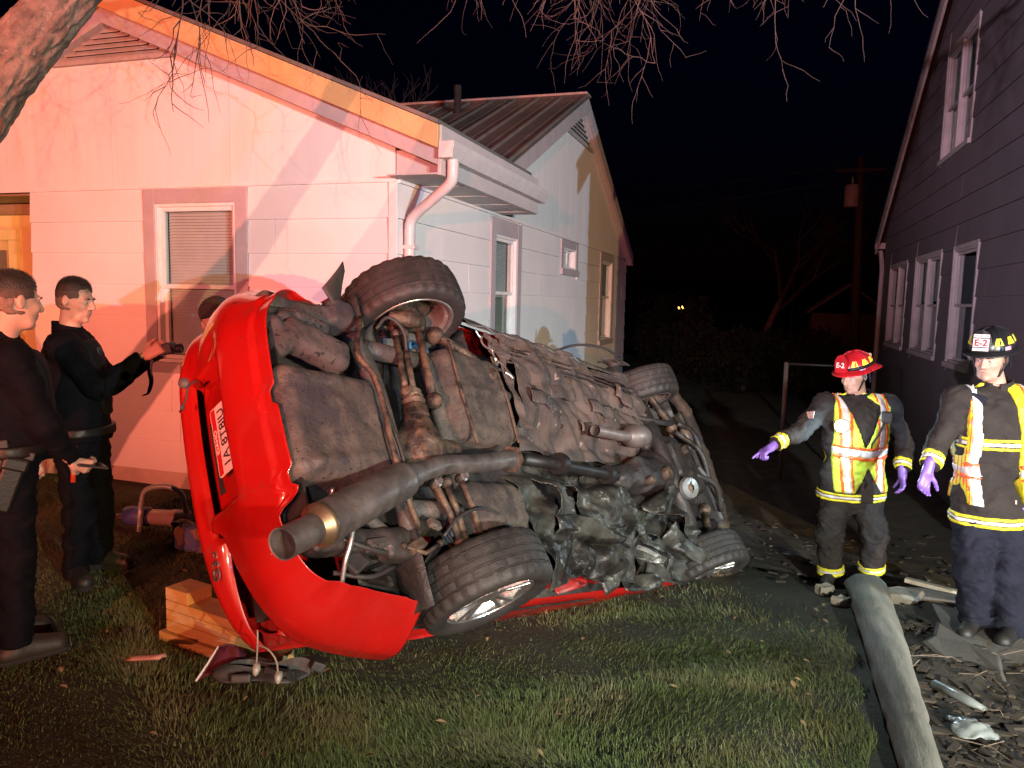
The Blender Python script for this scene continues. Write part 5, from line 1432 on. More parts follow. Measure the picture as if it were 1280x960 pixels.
def body_core(J, h=.010, hands=None, headR=None, hk=1.0):
    lo, hi = bbox(list(J.values()) + [J['head'] + np.array([0, 0, .14])], .16)
    s = SDF(lo, hi, h)
    T0 = (J['shR'] + J['shL']) / 2
    side = unit(J['shL'] - J['shR'])
    head_prims(s, J['head'], headR, hk)
    s.cap(J['head'] + headR @ np.array([0, .022, -.06]) * hk, J['neck'] - np.array([0, 0, .04]), .052, .060, k=.03)
    s.cap(T0 - side * .10 - np.array([0, 0, .09]), T0 + side * .10 - np.array([0, 0, .09]), .095, k=.05)
    s.cap(T0 - np.array([0, 0, .12]), J['pel'] + np.array([0, 0, .08]), .11, .105, k=.06)
    s.cap(J['hipR'], J['hipL'], .085, k=.05)
    for a in 'RL':
        s.cap(J['sh' + a] * .92 + T0 * .08, J['el' + a], .046, .037, k=.03).cap(J['el' + a], J['wr' + a], .036, .025, k=.02)
        s.cap(J['hip' + a], J['kn' + a], .078, .055, k=.04).cap(J['kn' + a], J['an' + a], .052, .038, k=.03).cap(J['an' + a], J['an' + a] * .75 + J['toe' + a] * .25 - (0, 0, .02), .032, .026, k=.02)
    if hands:
        for hp in hands: hand_prims(s, **hp)
    return s

def jacket_field(J, fwd, bulk=1.0, h=.011, hem=None, arms=True, wr=.006, legs_flare=.0):
    T0 = (J['shR'] + J['shL']) / 2; side = unit(J['shL'] - J['shR']); B = basis(fwd)
    keys = ['neck', 'shR', 'shL', 'elR', 'elL', 'wrR', 'wrL', 'pel', 'hipR', 'hipL']
    lo, hi = bbox([J[k] for k in keys], .26)
    s = SDF(lo, hi, h)
    hemz = hem if hem is not None else J['pel'][2] - .05
    up = np.array([0, 0, 1.0])
    axis = lambda z: T0 + (J['pel'] - T0) * ((T0[2] - z) / (T0[2] - J['pel'][2]))
    w = np.linalg.norm(J['shL'] - J['shR']) / 2
    Rb = np.stack([side, unit(np.cross(up, side)), up], 1)
    z1 = T0[2]
    s.ell(axis(z1 - .10), (w * .93 * bulk, .125 * bulk, .17), Rb, k=.05)
    s.ell(axis(z1 - .26), (w * .82 * bulk, .125 * bulk, .20), Rb, k=.08)
    s.ell(axis(hemz + .16), (w * .82 * bulk, .130 * bulk, .20), Rb, k=.08)
    s.ell(axis(hemz + .03), (w * (.86 + legs_flare) * bulk, .135 * bulk, .16), Rb, k=.06)
    s.cap(J['shR'] * .9 + T0 * .1, J['neck'] - up * .05, .058 * bulk, .062, k=.05).cap(J['shL'] * .9 + T0 * .1, J['neck'] - up * .05, .058 * bulk, .062, k=.05)
    if arms:
        for a in 'RL':
            s.cap(J['sh' + a] * .9 + T0 * .1, J['sh' + a], .068 * bulk, .066 * bulk, k=.04)
            s.cap(J['sh' + a], J['el' + a], .064 * bulk, .055 * bulk, k=.04).cap(J['el' + a], J['wr' + a], .056 * bulk, .043 * bulk, k=.03)
    s.wrinkle(wr, 16)
    X, Y, Z = s.grids()
    # cut hem, neck hole and cuffs
    s.D = np.maximum(s.D, (hemz - Z)).astype(np.float32) if not arms else s.D
    return s, T0, side, B, hemz, axis

def cut_cuffs(D, s, J):
    X, Y, Z = s.grids()
    for a in 'RL':
        d = unit(J['wr' + a] - J['el' + a]); p = J['wr' + a]
        t = (X - p[0]) * d[0] + (Y - p[1]) * d[1] + (Z - p[2]) * d[2]
        near = np.sqrt((X - p[0]) ** 2 + (Y - p[1]) ** 2 + (Z - p[2]) ** 2) - .13
        D = np.maximum(D, -np.maximum(-t - .0, near))
    return D

def band(s, D, off, parent, name, m, p, d, a, b, rad):
    """a ring cut from the garment, between a and b along d from p"""
    X, Y, Z = s.grids(); d = unit(d)
    t = (X - p[0]) * d[0] + (Y - p[1]) * d[1] + (Z - p[2]) * d[2]
    r = np.sqrt((X - p[0]) ** 2 + (Y - p[1]) ** 2 + (Z - p[2]) ** 2) - rad
    R_ = np.maximum(np.maximum(a - t, t - b), r)
    return s.build(name, m, parent, D=np.maximum(D - off, R_).astype(np.float32))

def trousers(J, parent, m, r=(.098, .074, .066), h=.010, wr=.012, name='trousers', hemlift=.0):
    lo, hi = bbox([J[k] for k in ('pel', 'hipR', 'hipL', 'knR', 'knL', 'anR', 'anL')], .17)
    s = SDF(lo, hi, h)
    s.cap(J['pel'] + (0, 0, .06), (J['hipR'] + J['hipL']) / 2, .135, .125, k=.05)
    for a in 'RL':
        s.cap(J['hip' + a], J['kn' + a], r[0], r[1], k=.04).cap(J['kn' + a], J['an' + a] + (0, 0, .0), r[1], r[2], k=.04)
    s.wrinkle(wr, 21)
    X, Y, Z = s.grids()
    zc = min(J['anR'][2], J['anL'][2])
    for a in 'RL':
        p = J['an' + a]
        s.D = np.maximum(s.D, np.minimum(.3, -(np.maximum(Z - (p[2] - .015 + hemlift), np.sqrt((X - p[0]) ** 2 + (Y - p[1]) ** 2) - .13)))).astype(np.float32)
    s.build(name, m, parent)
    return s

def boots(J, parent, m, ground):
    for a in 'RL':
        an, toe = J['an' + a], J['toe' + a]; f = toe - an; f[2] = 0; f = unit(f)
        g = float(ground_z(an[0], an[1])) + ground
        an = np.array([an[0], an[1], max(an[2], g + .09)])
        lo = np.minimum(an, an + f * .24) - .11; hi = np.maximum(an, an + f * .24) + .11; lo[2] = g - .01; hi[2] = an[2] + .14
        s = SDF(lo, hi, .009)
        b = np.array([an[0], an[1], g])
        s.cap(an + (0, 0, .05), b + (0, 0, .06), .050, .052, k=.02).cap(b - f * .035 + (0, 0, .045), b + f * .16 + (0, 0, .040), .043, .044, k=.02).cap(b + f * .05 + (0, 0, .07), b + f * .15 + (0, 0, .05), .044, .036, k=.02)
        X, Y, Z = s.grids()
        D = np.maximum(s.D, (g + .002) - Z).astype(np.float32)
        s.build('boot', m, parent, D=D)
        s2 = SDF(lo, hi, .009); s2.cap(b - f * .035 + (0, 0, .03), b + f * .165 + (0, 0, .03), .048, .049, k=.02)
        s2.build('boot_sole', m_dark, parent, D=np.maximum(np.maximum(s2.D, (g + .001) - Z), Z - (g + .028)).astype(np.float32))

def glove(parent, w, d, n, thumb, curl, k=1.0):
    d = unit(d); w = np.array(w, float)
    lo = np.minimum(w, w + d * .2) - .10; hi = np.maximum(w, w + d * .2) + .10
    s = SDF(lo, hi, .005); s.cap(w - d * .05, w + d * .02, .032 * k, .030 * k, k=.015)
    hand_prims(s, w, d, n, thumb, curl, k)
    s.build('glove', m_glove, parent)

def helmet(parent, C_, R, m, shield_text, shield_col, k=1.0, band_m=None, strap=True):
    def W(p): return C_ + R @ np.array(p, float) * k
    def dome(th, ph, r=1.0):      # th azimuth (0 = left, -90 = front), ph 0 rim .. 90 top
        c, s_ = math.cos(ph), math.sin(ph)
        return np.array([.112 * c * math.cos(th) * r, .018 + .140 * c * math.sin(th) * r, .052 + .118 * s_ * r])
    V, F = grid_mesh(lambda a, b: W(dome(a, b, 1 + .018 * max(0, math.cos(a * 4)) ** 6 * math.cos(b))), np.linspace(0, 2 * math.pi, 65), np.linspace(0, math.pi / 2, 16))
    sh = mk('helmet', V, F, m, parent, smooth=True, solid=.004)
    def brim(a, t):
        p = dome(a, 0); out = .026 + .055 * max(0, math.sin(a)) ** 2 + .012 * max(0, -math.sin(a))
        q = np.array([math.cos(a) * out * t, math.sin(a) * out * t, -.020 * t - .03 * t * max(0, math.sin(a)) ** 2]); return W(p + q)
    V, F = grid_mesh(brim, np.linspace(0, 2 * math.pi, 65), np.linspace(0, 1, 5)); mk('brim', V, F, m, sh, smooth=True, solid=.005)
    for a in (0, 45, 90, 135, 180, 225, 315):
        a = D2R(a); mb = MB(); mb.tube([W(dome(a, b, 1.012)) for b in np.linspace(.05, math.pi / 2, 9)], .0045 * k, 6); mb.build('ridge', m, sh, smooth=True)
    # yellow reflective tetrahedra round the shell
    for a in (-48, -12, 22, 62, 118, 158, 192, 228):
        a = D2R(a); P = [W(dome(a + da, b, 1.030)) for da, b in ((-.20, .28), (.20, .28), (.11, .62), (-.11, .62))]; P2 = [W(dome(a + da, b, 1.048)) for da, b in ((-.20, .28), (.20, .28), (.11, .62), (-.11, .62))]
        mk('reflective_patch', P + P2, [(0, 1, 2, 3), (7, 6, 5, 4), (0, 4, 5, 1), (1, 5, 6, 2), (2, 6, 7, 3), (3, 7, 4, 0)], m_yellow, sh)
    # leather front shield, tilted, with its lettering
    tilt = D2R(-18)
    def SP(p):   # shield plane: x across (viewer's right = wearer's left), y up, z out
        y, z = p[1], p[2]
        return W((p[0], -.150 - (z * math.cos(tilt)) + y * math.sin(-tilt) + .6 * p[0] ** 2 * 3, .062 + y * math.cos(tilt) + .0))
    poly = [(-.040, 0), (.040, 0), (.050, .05), (.048, .085), (.030, .115), (0, .128), (-.030, .115), (-.048, .085), (-.050, .05)]
    n = len(poly)
    fs = mk('front_shield', [SP((x, y, d)) for d in (0, .004) for x, y in poly], [tuple(reversed(range(n))), tuple(range(n, 2 * n))] + [(i, (i + 1) % n, n + (i + 1) % n, n + i) for i in range(n)], shield_col, sh)
    def patch(x0, x1, y0, y1, mm, dd=.0045):
        mk('shield_panel', [SP((x, y, d)) for d in (dd, dd + .002) for x, y in ((x0, y0), (x1, y0), (x1, y1), (x0, y1))], [(3, 2, 1, 0), (4, 5, 6, 7), (0, 1, 5, 4), (1, 2, 6, 5), (2, 3, 7, 6), (3, 0, 4, 7)], mm, fs)
    m_sw = mat('shield_white', (0.72, 0.66, 0.62), rough=0.5); m_sr = mat('shield_red', (0.45, 0.01, 0.02), rough=0.5)
    top, mid_, bot = shield_text
    if top: patch(-.040, .040, .082, .100, m_sw); text_mesh(top, .0135, lambda p: SP((p[0], .091 + p[1], .0072)), 'lettering', m_sr, fs)
    if mid_:
        if top: patch(-.040, .040, .030, .076, m_sw)
        text_mesh(mid_, .050, lambda p: SP((p[0], .052 + p[1], .0072)), 'lettering', m_sr if top else m_sw, fs, bold=.0015)
    if bot: patch(-.040, .040, .008, .024, m_sw); text_mesh(bot, .012, lambda p: SP((p[0], .016 + p[1], .0072)), 'lettering', m_sr, fs)
    if band_m is not None:      # goggle strap and goggles
        V, F = grid_mesh(lambda a, t: W(dome(a, .10 + .18 * t, 1.035)), np.linspace(D2R(-70), D2R(250), 40), np.linspace(0, 1, 3)); mk('goggle_strap', V, F, band_m, sh, smooth=True, solid=.004)
        mb = MB(); mb.box(W((.0, .165, .09)), (.05, .05, .035), R); mb.build('goggles', mat('goggle_tan', (0.40, 0.30, 0.16), rough=0.5), sh, bevel=.008)
    # ear flap, suspension and chin strap
    V, F = grid_mesh(lambda a, t: W(np.array([.088 * math.cos(a), .02 + .105 * math.sin(a), .055 - .125 * t])), np.linspace(D2R(15), D2R(165), 24), np.linspace(0, 1, 6)); mk('ear_flap', V, F, m_navy, sh, smooth=True, solid=.006)
    for q in (-1, 1):
        mb = MB(); mb.tube([W((q * .088, -.01, .05)), W((q * .083, -.012, -.03)), W((q * .058, -.045, -.095)), W((0, -.07, -.122))], .0065 * k, 6); mb.build('chin_strap', m_leather, sh, smooth=True)
        mb = MB(); mb.box(W((q * .091, -.012, -.005)), (.008, .022, .035), R); mb.build('strap_buckle', mat('buckle', (.35, .33, .3), rough=.3, metal=.9), sh, bevel=.002)
    # round flag sticker on the side
    P = [W(dome(D2R(-25) + da, b, 1.02)) for da, b in ((-.15, .03), (.15, .03), (.15, .20), (-.15, .20))]
    mk('flag_sticker', P + [p + (p - C_) * .012 for p in P], [(0, 1, 2, 3), (7, 6, 5, 4), (0, 4, 5, 1), (1, 5, 6, 2), (2, 6, 7, 3), (3, 7, 4, 0)], mat('sticker', (0.55, 0.2, 0.25), (0.35, 0.4, 0.6), scale=60, lo=.45, hi=.55, rough=0.4), sh)
    return sh

def NPJ(d): return {k: np.array(v, float) for k, v in d.items()}

# ---- firefighter with the red helmet, pointing at the car
J1 = NPJ(dict(head=(0.672, 6.10, 1.105), neck=(0.715, 6.124, 0.955), shR=(0.480, 6.045, 0.885), shL=(0.925, 6.188, 0.895), elR=(0.30, 5.839, 0.698), wrR=(0.140, 5.675, 0.628), elL=(1.066, 6.253, 0.599), wrL=(1.040, 6.12, 0.43),
              pel=(0.699, 6.045, 0.271), hipR=(0.60, 6.004, 0.21), hipL=(0.804, 6.076, 0.215), knR=(0.560, 5.92, -0.06), knL=(0.870, 6.02, -0.03), anR=(0.590, 5.937, -0.355), anL=(0.880, 6.09, -0.345), toeR=(0.530, 5.72, -0.40), toeL=(0.810, 5.88, -0.40)))
def firefighter(J, fwd, headfwd, label, helm, shield, shcol, vest, hk=1.0, pants=None, hands=None, hem=None, strap=None, bands=True, pant_bands=True, light=False, foot=0.022):
    p = empty('person', label, 'firefighter', (J['pel'][0], J['pel'][1], float(ground_z(J['pel'][0], J['pel'][1]))))
    HR = basis(headfwd, (0, 0, 1))
    body_core(J, .0085, None, HR, hk).build('body', m_skin, p)
    face_bits(p, J['head'], HR, hk)
    s, T0, side, B, hemz, axis = jacket_field(J, fwd, bulk=1.22, hem=hem, wr=.013)
    X, Y, Z = s.grids()
    nk = J['neck'] + B @ np.array([0, -.02, .05])
    # keep sleeves out of the hem cut: only cut close to the body axis
    torso = np.abs((X - J['pel'][0]) * side[0] + (Y - J['pel'][1]) * side[1]) - .27
    Dj = np.maximum(s.D, np.minimum(.3, np.where(torso < 0, hemz - Z, -1)))
    Dj = cut_cuffs(Dj, s, J).astype(np.float32)
    jk = s.build('jacket', m_turnout, p, D=Dj)
    # collar
    V, F = grid_mesh(lambda a, t: J['neck'] + B @ np.array([(.082 - .008 * t) * math.cos(a), .012 + (.085 - .004 * t) * math.sin(a), -.055 + (.095 + .02 * math.sin(a)) * t]), np.linspace(D2R(-75), D2R(255), 40), np.linspace(0, 1, 6))
    mk('collar', V, F, m_navy if light else m_turnout, p, smooth=True, solid=.010)
    trousers(J, p, pants, r=(.118, .094, .086), h=.011, wr=.015)
    boots(J, p, m_boot, foot)
    for hp in hands: glove(p, **hp)
    # sleeve bands
    for a in 'RL':
        d = J['el' + a] - J['wr' + a]; q = J['wr' + a]
        for t0, t1, mm, nm in ((.012, .036, m_yellow, 'yellow_band'), (.036, .062, m_silver, 'silver_band'), (.062, .086, m_yellow, 'yellow_band')):
            band(s, Dj, .006, p, nm, mm, q, d, t0, t1, .14)
    if pant_bands:
        s3 = SDF(*bbox([J['anR'], J['anL'], J['knR'], J['knL']], .13), .009)
        for a in 'RL': s3.cap(J['kn' + a], J['an' + a], .096, .089, k=.04)
        s3.wrinkle(.004, 21)
        for a in 'RL':
            d = J['kn' + a] - J['an' + a]
            for t0, t1, mm, nm in ((.015, .038, m_yellow, 'yellow_band'), (.038, .055, m_silver, 'silver_band'), (.055, .075, m_yellow, 'yellow_band')):
                band(s3, s3.D, .006, p, nm, mm, J['an' + a], d, t0, t1, .16)
    # torso-only field for bands and vest
    s4, *_ = jacket_field(J, fwd, bulk=1.22, hem=hem, arms=False, wr=.013)
    X, Y, Z = s4.grids()
    U = (X - T0[0]) * side[0] + (Y - T0[1]) * side[1]
    fw = -B[:, 1]
    Fd = (X - axis(T0[2] - .3)[0]) * fw[0] + (Y - axis(T0[2] - .3)[1]) * fw[1]
    def piece(name, m, off, reg): return s4.build(name, m, p, D=np.maximum(s4.D - off, reg).astype(np.float32))
    def rng_(A, a, b): return np.maximum(a - A, A - b)
    vest(piece, rng_, U, Z, Fd, T0, hemz)
    helmet(p, J['head'] + HR @ np.array([0, .0, .012]), HR, helm, shield, shcol, hk * 1.02, strap)
    return p, HR, B, T0, side

def vest1(piece, rng_, U, Z, Fd, T0, hemz):
    zt = T0[2]
    slope = -.06
    for t0, t1, mm, nm in ((0.0, .020, m_yellow, 'yellow_band'), (.020, .042, m_silver, 'silver_band'), (.042, .062, m_yellow, 'yellow_band')):
        piece(nm, mm, .007, np.maximum(rng_(Z + .18 * np.abs(U) * 0, hemz + .005 + t0, hemz + .005 + t1), -np.maximum(np.abs(U - .02) - .045, -Fd)))
    # vest body: open V at the neck, inverted V at the hem
    front_v = np.maximum(-(np.abs(U - .01) - np.maximum(.0, (Z - (zt - .30)) * .42)), -.2 - 0 * Fd)
    hem_v = -(np.abs(U - .03) - np.maximum(.0, (zt - .43 - Z) * .55))
    opening = np.where(Fd > 0, np.maximum(np.where(Z > zt - .30, front_v, -1), np.where(Z < zt - .43, hem_v, -1)), -1)
    base = np.maximum(rng_(Z, hemz + .075, zt + .12), np.maximum(np.abs(U) - .205, opening))
    piece('safety_vest', m_lime, .012, base)
    for q in (-1, 1):
        c = q * .125 + q * .05 * np.clip((Z - (zt - .42)) * 1.2, -.4, .6) * .5
        stripe = lambda w0, w1: np.maximum(base, np.minimum(rng_(U - c, w0, w1), rng_(U - c, -w1, -w0)) if w0 > 0 else np.abs(U - c) - w1)
        piece('orange_stripe', m_orange, .0165, stripe(.024, .045)); piece('silver_stripe', m_silver, .0175, stripe(0, .024))
    zb = zt - .36
    tilt = .10 * np.abs(U - .03)
    belt = lambda a, b: np.maximum(base, rng_(Z - tilt, zb + a, zb + b))
    piece('orange_stripe', m_orange, .0185, belt(.050, .074)); piece('silver_stripe', m_silver, .0195, belt(0, .050)); piece('orange_stripe', m_orange, .0185, belt(-.024, 0))

ff1, HR1, B1, T1, S1 = firefighter(J1, (-.25, -.97, 0), (-.62, -.72, -.28), 'firefighter in red helmet and lime vest pointing left at the car, chest light shining', m_helred, ('', 'E-2', ''), m_helred, vest1,
    pants=m_turnout, hem=.205, strap=m_leather, light=True,
    hands=[dict(w=(0.122, 5.66, .612), d=(-.62, -.55, -.42), n=(.2, .15, -.95), thumb=-1, curl=[.05, 1.25, 1.3, 1.3], k=1.02), dict(w=(1.04, 6.11, .41), d=(.08, -.22, -1), n=(-.9, -.2, -.1), thumb=1, curl=[.45, .5, .55, .6], k=1.0)])
# chest lamp: lit lens in a black torch body, and the radio speaker
cl = np.array([0.585, 5.865, 0.775])
mb = MB(); mb.lathe([(0, -.06), (.016, -.06), (.018, 0), (.042, .02), (.045, .045), (.0435, .047)], cl, (-.12, -.97, -.12), 20); fl = mb.build('flashlight', m_leather, ff1, auto=40)
ld = unit((-.12, -.97, -.12))
mb = MB(); mb.lathe([(0, .046), (.0425, .046)], cl, (-.12, -.97, -.12), 20); mb.build('lit_lens', mat('lit_torch_lens', (1, 1, 1), emit=(0.75, 0.92, 1.0, 260)), fl)
lamp('chest_torch_beam', 'SPOT', tuple(cl + ld * .07), (0.75, 0.92, 1.0), 60, 0.02, aim=tuple(cl + ld * .07 + np.array([-.12, -.97, -.22])), cone=70, blend=1.0)
lamp('chest_torch_spill', 'POINT', tuple(cl + ld * .085), (0.55, 0.85, 1.0), 12.0, 0.03)
mb = MB(); mb.box((0.895, 5.985, .83), (.075, .04, .085), basis((-.1, -1, 0))); mb.build('radio_speaker', m_black, ff1, bevel=.012)
mb = MB(); mb.tube(spline([(.88, 5.99, .79), (.84, 5.96, .70), (.80, 5.95, .62), (.83, 5.98, .56)], 14), .007, 6); mb.build('radio_cord', m_black, ff1, smooth=True)
mb = MB(); mb.box((.372, 5.86, .83), (.07, .006, .05), basis((-.75, -.6, .35), (-.4, -.1, 1))); mb.build('flag_patch', mat('flag_cloth', (.55, .18, .12), (.45, .42, .4), scale=45, lo=.47, hi=.53, rough=.7), ff1)

# ---- firefighter with the black helmet at the right edge
J2 = NPJ(dict(head=(1.275, 5.07, 1.325), neck=(1.325, 5.085, 1.165), shR=(1.115, 5.004, 1.085), shL=(1.515, 5.135, 1.085), elR=(1.029, 4.952, 0.859), wrR=(0.955, 4.81, 0.715), elL=(1.607, 5.13, 0.794), wrL=(1.521, 4.977, 0.60),
              pel=(1.324, 5.002, 0.464), hipR=(1.235, 4.964, 0.393), hipL=(1.424, 5.029, 0.397), knR=(1.236, 4.89, 0.10), knL=(1.422, 4.90, 0.09), anR=(1.275, 4.93, -0.195), anL=(1.450, 4.87, -0.205), toeR=(1.17, 4.74, -0.25), toeL=(1.33, 4.66, -0.25)))
def vest2(piece, rng_, U, Z, Fd, T0, hemz):
    zt = T0[2]
    for z0 in (hemz + .004, zt - .27):
        for t0, t1, mm, nm in ((0.0, .022, m_yellow, 'yellow_band'), (.022, .046, m_silver, 'silver_band'), (.046, .068, m_yellow, 'yellow_band')):
            piece(nm, mm, .006, rng_(Z, z0 + t0, z0 + t1))
    gap = np.where(Fd > 0, -np.maximum(-(U + .150 - .02 * (zt - Z)), U - (.035 + .10 * (zt - Z))), -1)
    base = np.maximum(rng_(Z, hemz + .13, zt + .10), np.maximum(np.abs(U) - .20, gap))
    piece('safety_vest', m_yellow, .014, base)
    for cc in (-.165, .150):
        piece('orange_stripe', m_orange, .019, np.maximum(base, rng_(np.abs(U - cc), .026, .05))); piece('silver_stripe', m_silver, .0195, np.maximum(base, np.abs(U - cc) - .026))
    zb = zt - .42
    piece('orange_stripe', m_orange, .021, np.maximum(base, np.minimum(rng_(Z, zb + .05, zb + .075), rng_(Z, zb - .025, zb)))); piece('silver_stripe', m_silver, .022, np.maximum(base, rng_(Z, zb, zb + .05)))
ff2, HR2, B2, T2, S2 = firefighter(J2, (-.32, -.95, 0), (-.52, -.80, -.20), 'firefighter in black helmet and open yellow vest standing at the right edge', m_helblack, ('WILDER FIRE', 'E-2', 'RESCUE'), m_helblack, vest2,
    pants=m_navy, hem=.375, strap=None, pant_bands=False, foot=.035,
    hands=[dict(w=(.945, 4.795, .70), d=(-.22, -.25, -.9), n=(.3, -.9, -.1), thumb=-1, curl=[.35, .4, .45, .45], k=.97), dict(w=(1.515, 4.96, .585), d=(-.35, -.3, -.85), n=(-.8, -.3, .1), thumb=1, curl=[.5, .55, .6, .6], k=.97)])
mb = MB(); mb.box(tuple(T2 + B2 @ np.array([-.12, -.165, -.17])), (.05, .035, .16), B2); mb.tube([T2 + B2 @ np.array([-.135, -.16, -.09]), T2 + B2 @ np.array([-.14, -.165, .0])], .006, 6); mb.build('radio', m_black, ff2, bevel=.006)
mb = MB(); mb.box(tuple(T2 + B2 @ np.array([-.085, -.165, .02])), (.11, .03, .055), B2 @ np.array([[.95, 0, .3], [0, 1, 0], [-.3, 0, .95]])); mb.build('storm_flap', m_navy, ff2, bevel=.012)
mb = MB(); pcen = T2 + B2 @ np.array([.105, -.158, -.545]); mb.box(tuple(pcen), (.11, .006, .022), B2); nt_ = mb.build('name_tape', mat('name_tape_white', (.55, .45, .42), rough=.7), ff2)

# ---- police officers
def cop(J, fwd, headfwd, label, hands, hair_line, hk=1.0, cat='police officer', foot=.012):
    p = empty('person', label, cat, (J['pel'][0], J['pel'][1], float(ground_z(J['pel'][0], J['pel'][1]))))
    HR = basis(headfwd)
    body_core(J, .0068, hands, HR, hk).build('body', m_skin, p)
    face_bits(p, J['head'], HR, hk)
    hair_mesh(p, J['head'], HR, 'hair', m_hair, .009, hair_line, hk, taper=.0065)
    hair_mesh(p, J['head'], HR, 'side_hair', m_hairmid, .0032, lambda X, Y, Z: np.maximum(-(Z - .012 + .10 * Y), -(Y + .052 - .15 * (Z - .05))), hk)
    hair_mesh(p, J['head'], HR, 'cropped_hair', m_hairfade, .0022, lambda X, Y, Z: np.maximum(-(Z + .062 - .3 * np.abs(Y - .03)), np.maximum(-(Y + .012), np.where((np.abs(Y - .012) < .024) & (np.abs(Z) < .036) & (np.abs(X) > .05), 1, -1))), hk)
    hair_strands(p, J['head'], HR, 5200, hk, int(abs(J['head'][0] * 100)))
    s, T0, side, B, hemz, axis = jacket_field(J, fwd, bulk=1.17, hem=J['pel'][2] - .02, wr=.009)
    X, Y, Z = s.grids()
    torso = np.sqrt((X - J['pel'][0]) ** 2 + (Y - J['pel'][1]) ** 2) - .24
    Dj = np.maximum(s.D, np.minimum(.3, np.where(torso < 0, hemz - Z, -1)))
    Dj = cut_cuffs(Dj, s, J).astype(np.float32)
    s.build('jacket', m_uniform, p, D=Dj)
    V, F = grid_mesh(lambda a, t: J['neck'] + B @ np.array([(.076 - .006 * t) * math.cos(a), .010 + (.080 - .002 * t) * math.sin(a), -.05 + (.075 + .018 * math.sin(a)) * t]), np.linspace(D2R(-85), D2R(265), 40), np.linspace(0, 1, 6))
    mk('collar', V, F, m_uniform, p, smooth=True, solid=.008)
    # tactical vest over the torso
    s4, *_ = jacket_field(J, fwd, bulk=1.17, hem=J['pel'][2] - .02, arms=False, wr=.004)
    X, Y, Z = s4.grids()
    U = (X - T0[0]) * side[0] + (Y - T0[1]) * side[1]
    s4.build('armour_vest', mat('armour_cloth', (0.003, 0.0034, 0.0048), (0.005, 0.0056, 0.0072), scale=30, rough=0.8, bump=0.3, spec=0.2), p, D=np.maximum(s4.D - .016, np.maximum(np.maximum(J['pel'][2] + .12 - Z, Z - T0[2] - .03), np.abs(U) - .15)).astype(np.float32))
    s4.build('belt', m_leather, p, D=np.maximum(s4.D - .018, np.maximum(J['pel'][2] + .015 - Z, Z - J['pel'][2] - .070)).astype(np.float32))
    trousers(J, p, m_navy if False else m_uniform, r=(.105, .078, .070))
    boots(J, p, m_boot, foot)
    return p, HR, B, T0, side
line_short = lambda X, Y, Z: np.maximum(-(Z - .062 + .30 * (Y + .02) - .012 * (Y < -.05)), -(Y + .098))
Jc2 = NPJ(dict(head=(-3.755, 3.455, 1.545), neck=(-3.79, 3.436, 1.385), shR=(-3.68, 3.285, 1.295), shL=(-3.90, 3.600, 1.293), elR=(-3.47, 3.32, 1.065), wrR=(-3.30, 3.465, 1.232), elL=(-3.70, 3.64, 1.046), wrL=(-3.44, 3.645, 1.21),
              pel=(-3.69, 3.40, 0.771), hipR=(-3.65, 3.315, 0.718), hipL=(-3.72, 3.48, 0.70), knR=(-3.61, 3.285, 0.336), knL=(-3.665, 3.478, 0.320), anR=(-3.625, 3.262, 0.0), anL=(-3.70, 3.50, 0.0), toeR=(-3.44, 3.17, -0.047), toeL=(-3.50, 3.56, -0.051)))
cop2, HC2, BC2, TC2, SC2 = cop(Jc2, (.80, .30, 0), (.93, .22, -.18), 'police officer in black standing in profile by the window, arms out holding a small camera',
    [dict(w=(-3.285, 3.475, 1.24), d=(.62, .45, .55), n=(-.3, .8, -.1), thumb=1, curl=.7), dict(w=(-3.415, 3.645, 1.21), d=(.85, -.10, .45), n=(.2, -.8, .0), thumb=-1, curl=.7)], line_short)
cm = empty('camera_device', 'small black camera with dangling strap held up by the officer beside the window', 'camera', (-3.2, 3.58, 1.25))
mb = MB(); mb.box((-3.215, 3.575, 1.285), (.105, .06, .065), basis((.8, .3, .25))); mb.build('body', m_black, cm, bevel=.010)
mb = MB(); mb.lathe([(0, 0), (.026, 0), (.028, .03), (.022, .034), (0, .03)], (-3.175, 3.59, 1.285), (.9, .25, .1), 18); mb.build('lens', m_leather, cm, auto=40)
V, F = grid_mesh(lambda t, w: np.array(spline([(-3.27, 3.52, 1.26), (-3.285, 3.50, 1.17), (-3.275, 3.50, 1.10), (-3.295, 3.495, 1.03), (-3.33, 3.50, 1.02)], 14)[int(t)]) + np.array([.012 * w, .004 * w, .006 * w]), range(14), (-1, 0, 1)); mk('strap', V, F, m_black, cm, smooth=True, solid=.004)
mb = MB(); mb.box(tuple(Jc2['pel'] + BC2 @ np.array([-.19, .03, .00])), (.05, .13, .12), BC2); mb.build('belt_pouch', mat('brown_leather', (.09, .035, .022), rough=.5), cop2, bevel=.015)
mb = MB(); a0 = Jc2['pel'] + BC2 @ np.array([-.20, -.06, -.02]); mb.tube([a0, a0 + np.array([.0, -.02, -.20])], [.012, .014], 10); mb.build('red_baton_light', mat('red_translucent_plastic', (.65, .05, .02), rough=.35), cop2, smooth=True)
mb = MB(); mb.box(tuple(TC2 + BC2 @ np.array([-.02, -.16, -.05])), (.05, .035, .07), BC2); mb.build('shoulder_mic', m_black, cop2, bevel=.008)

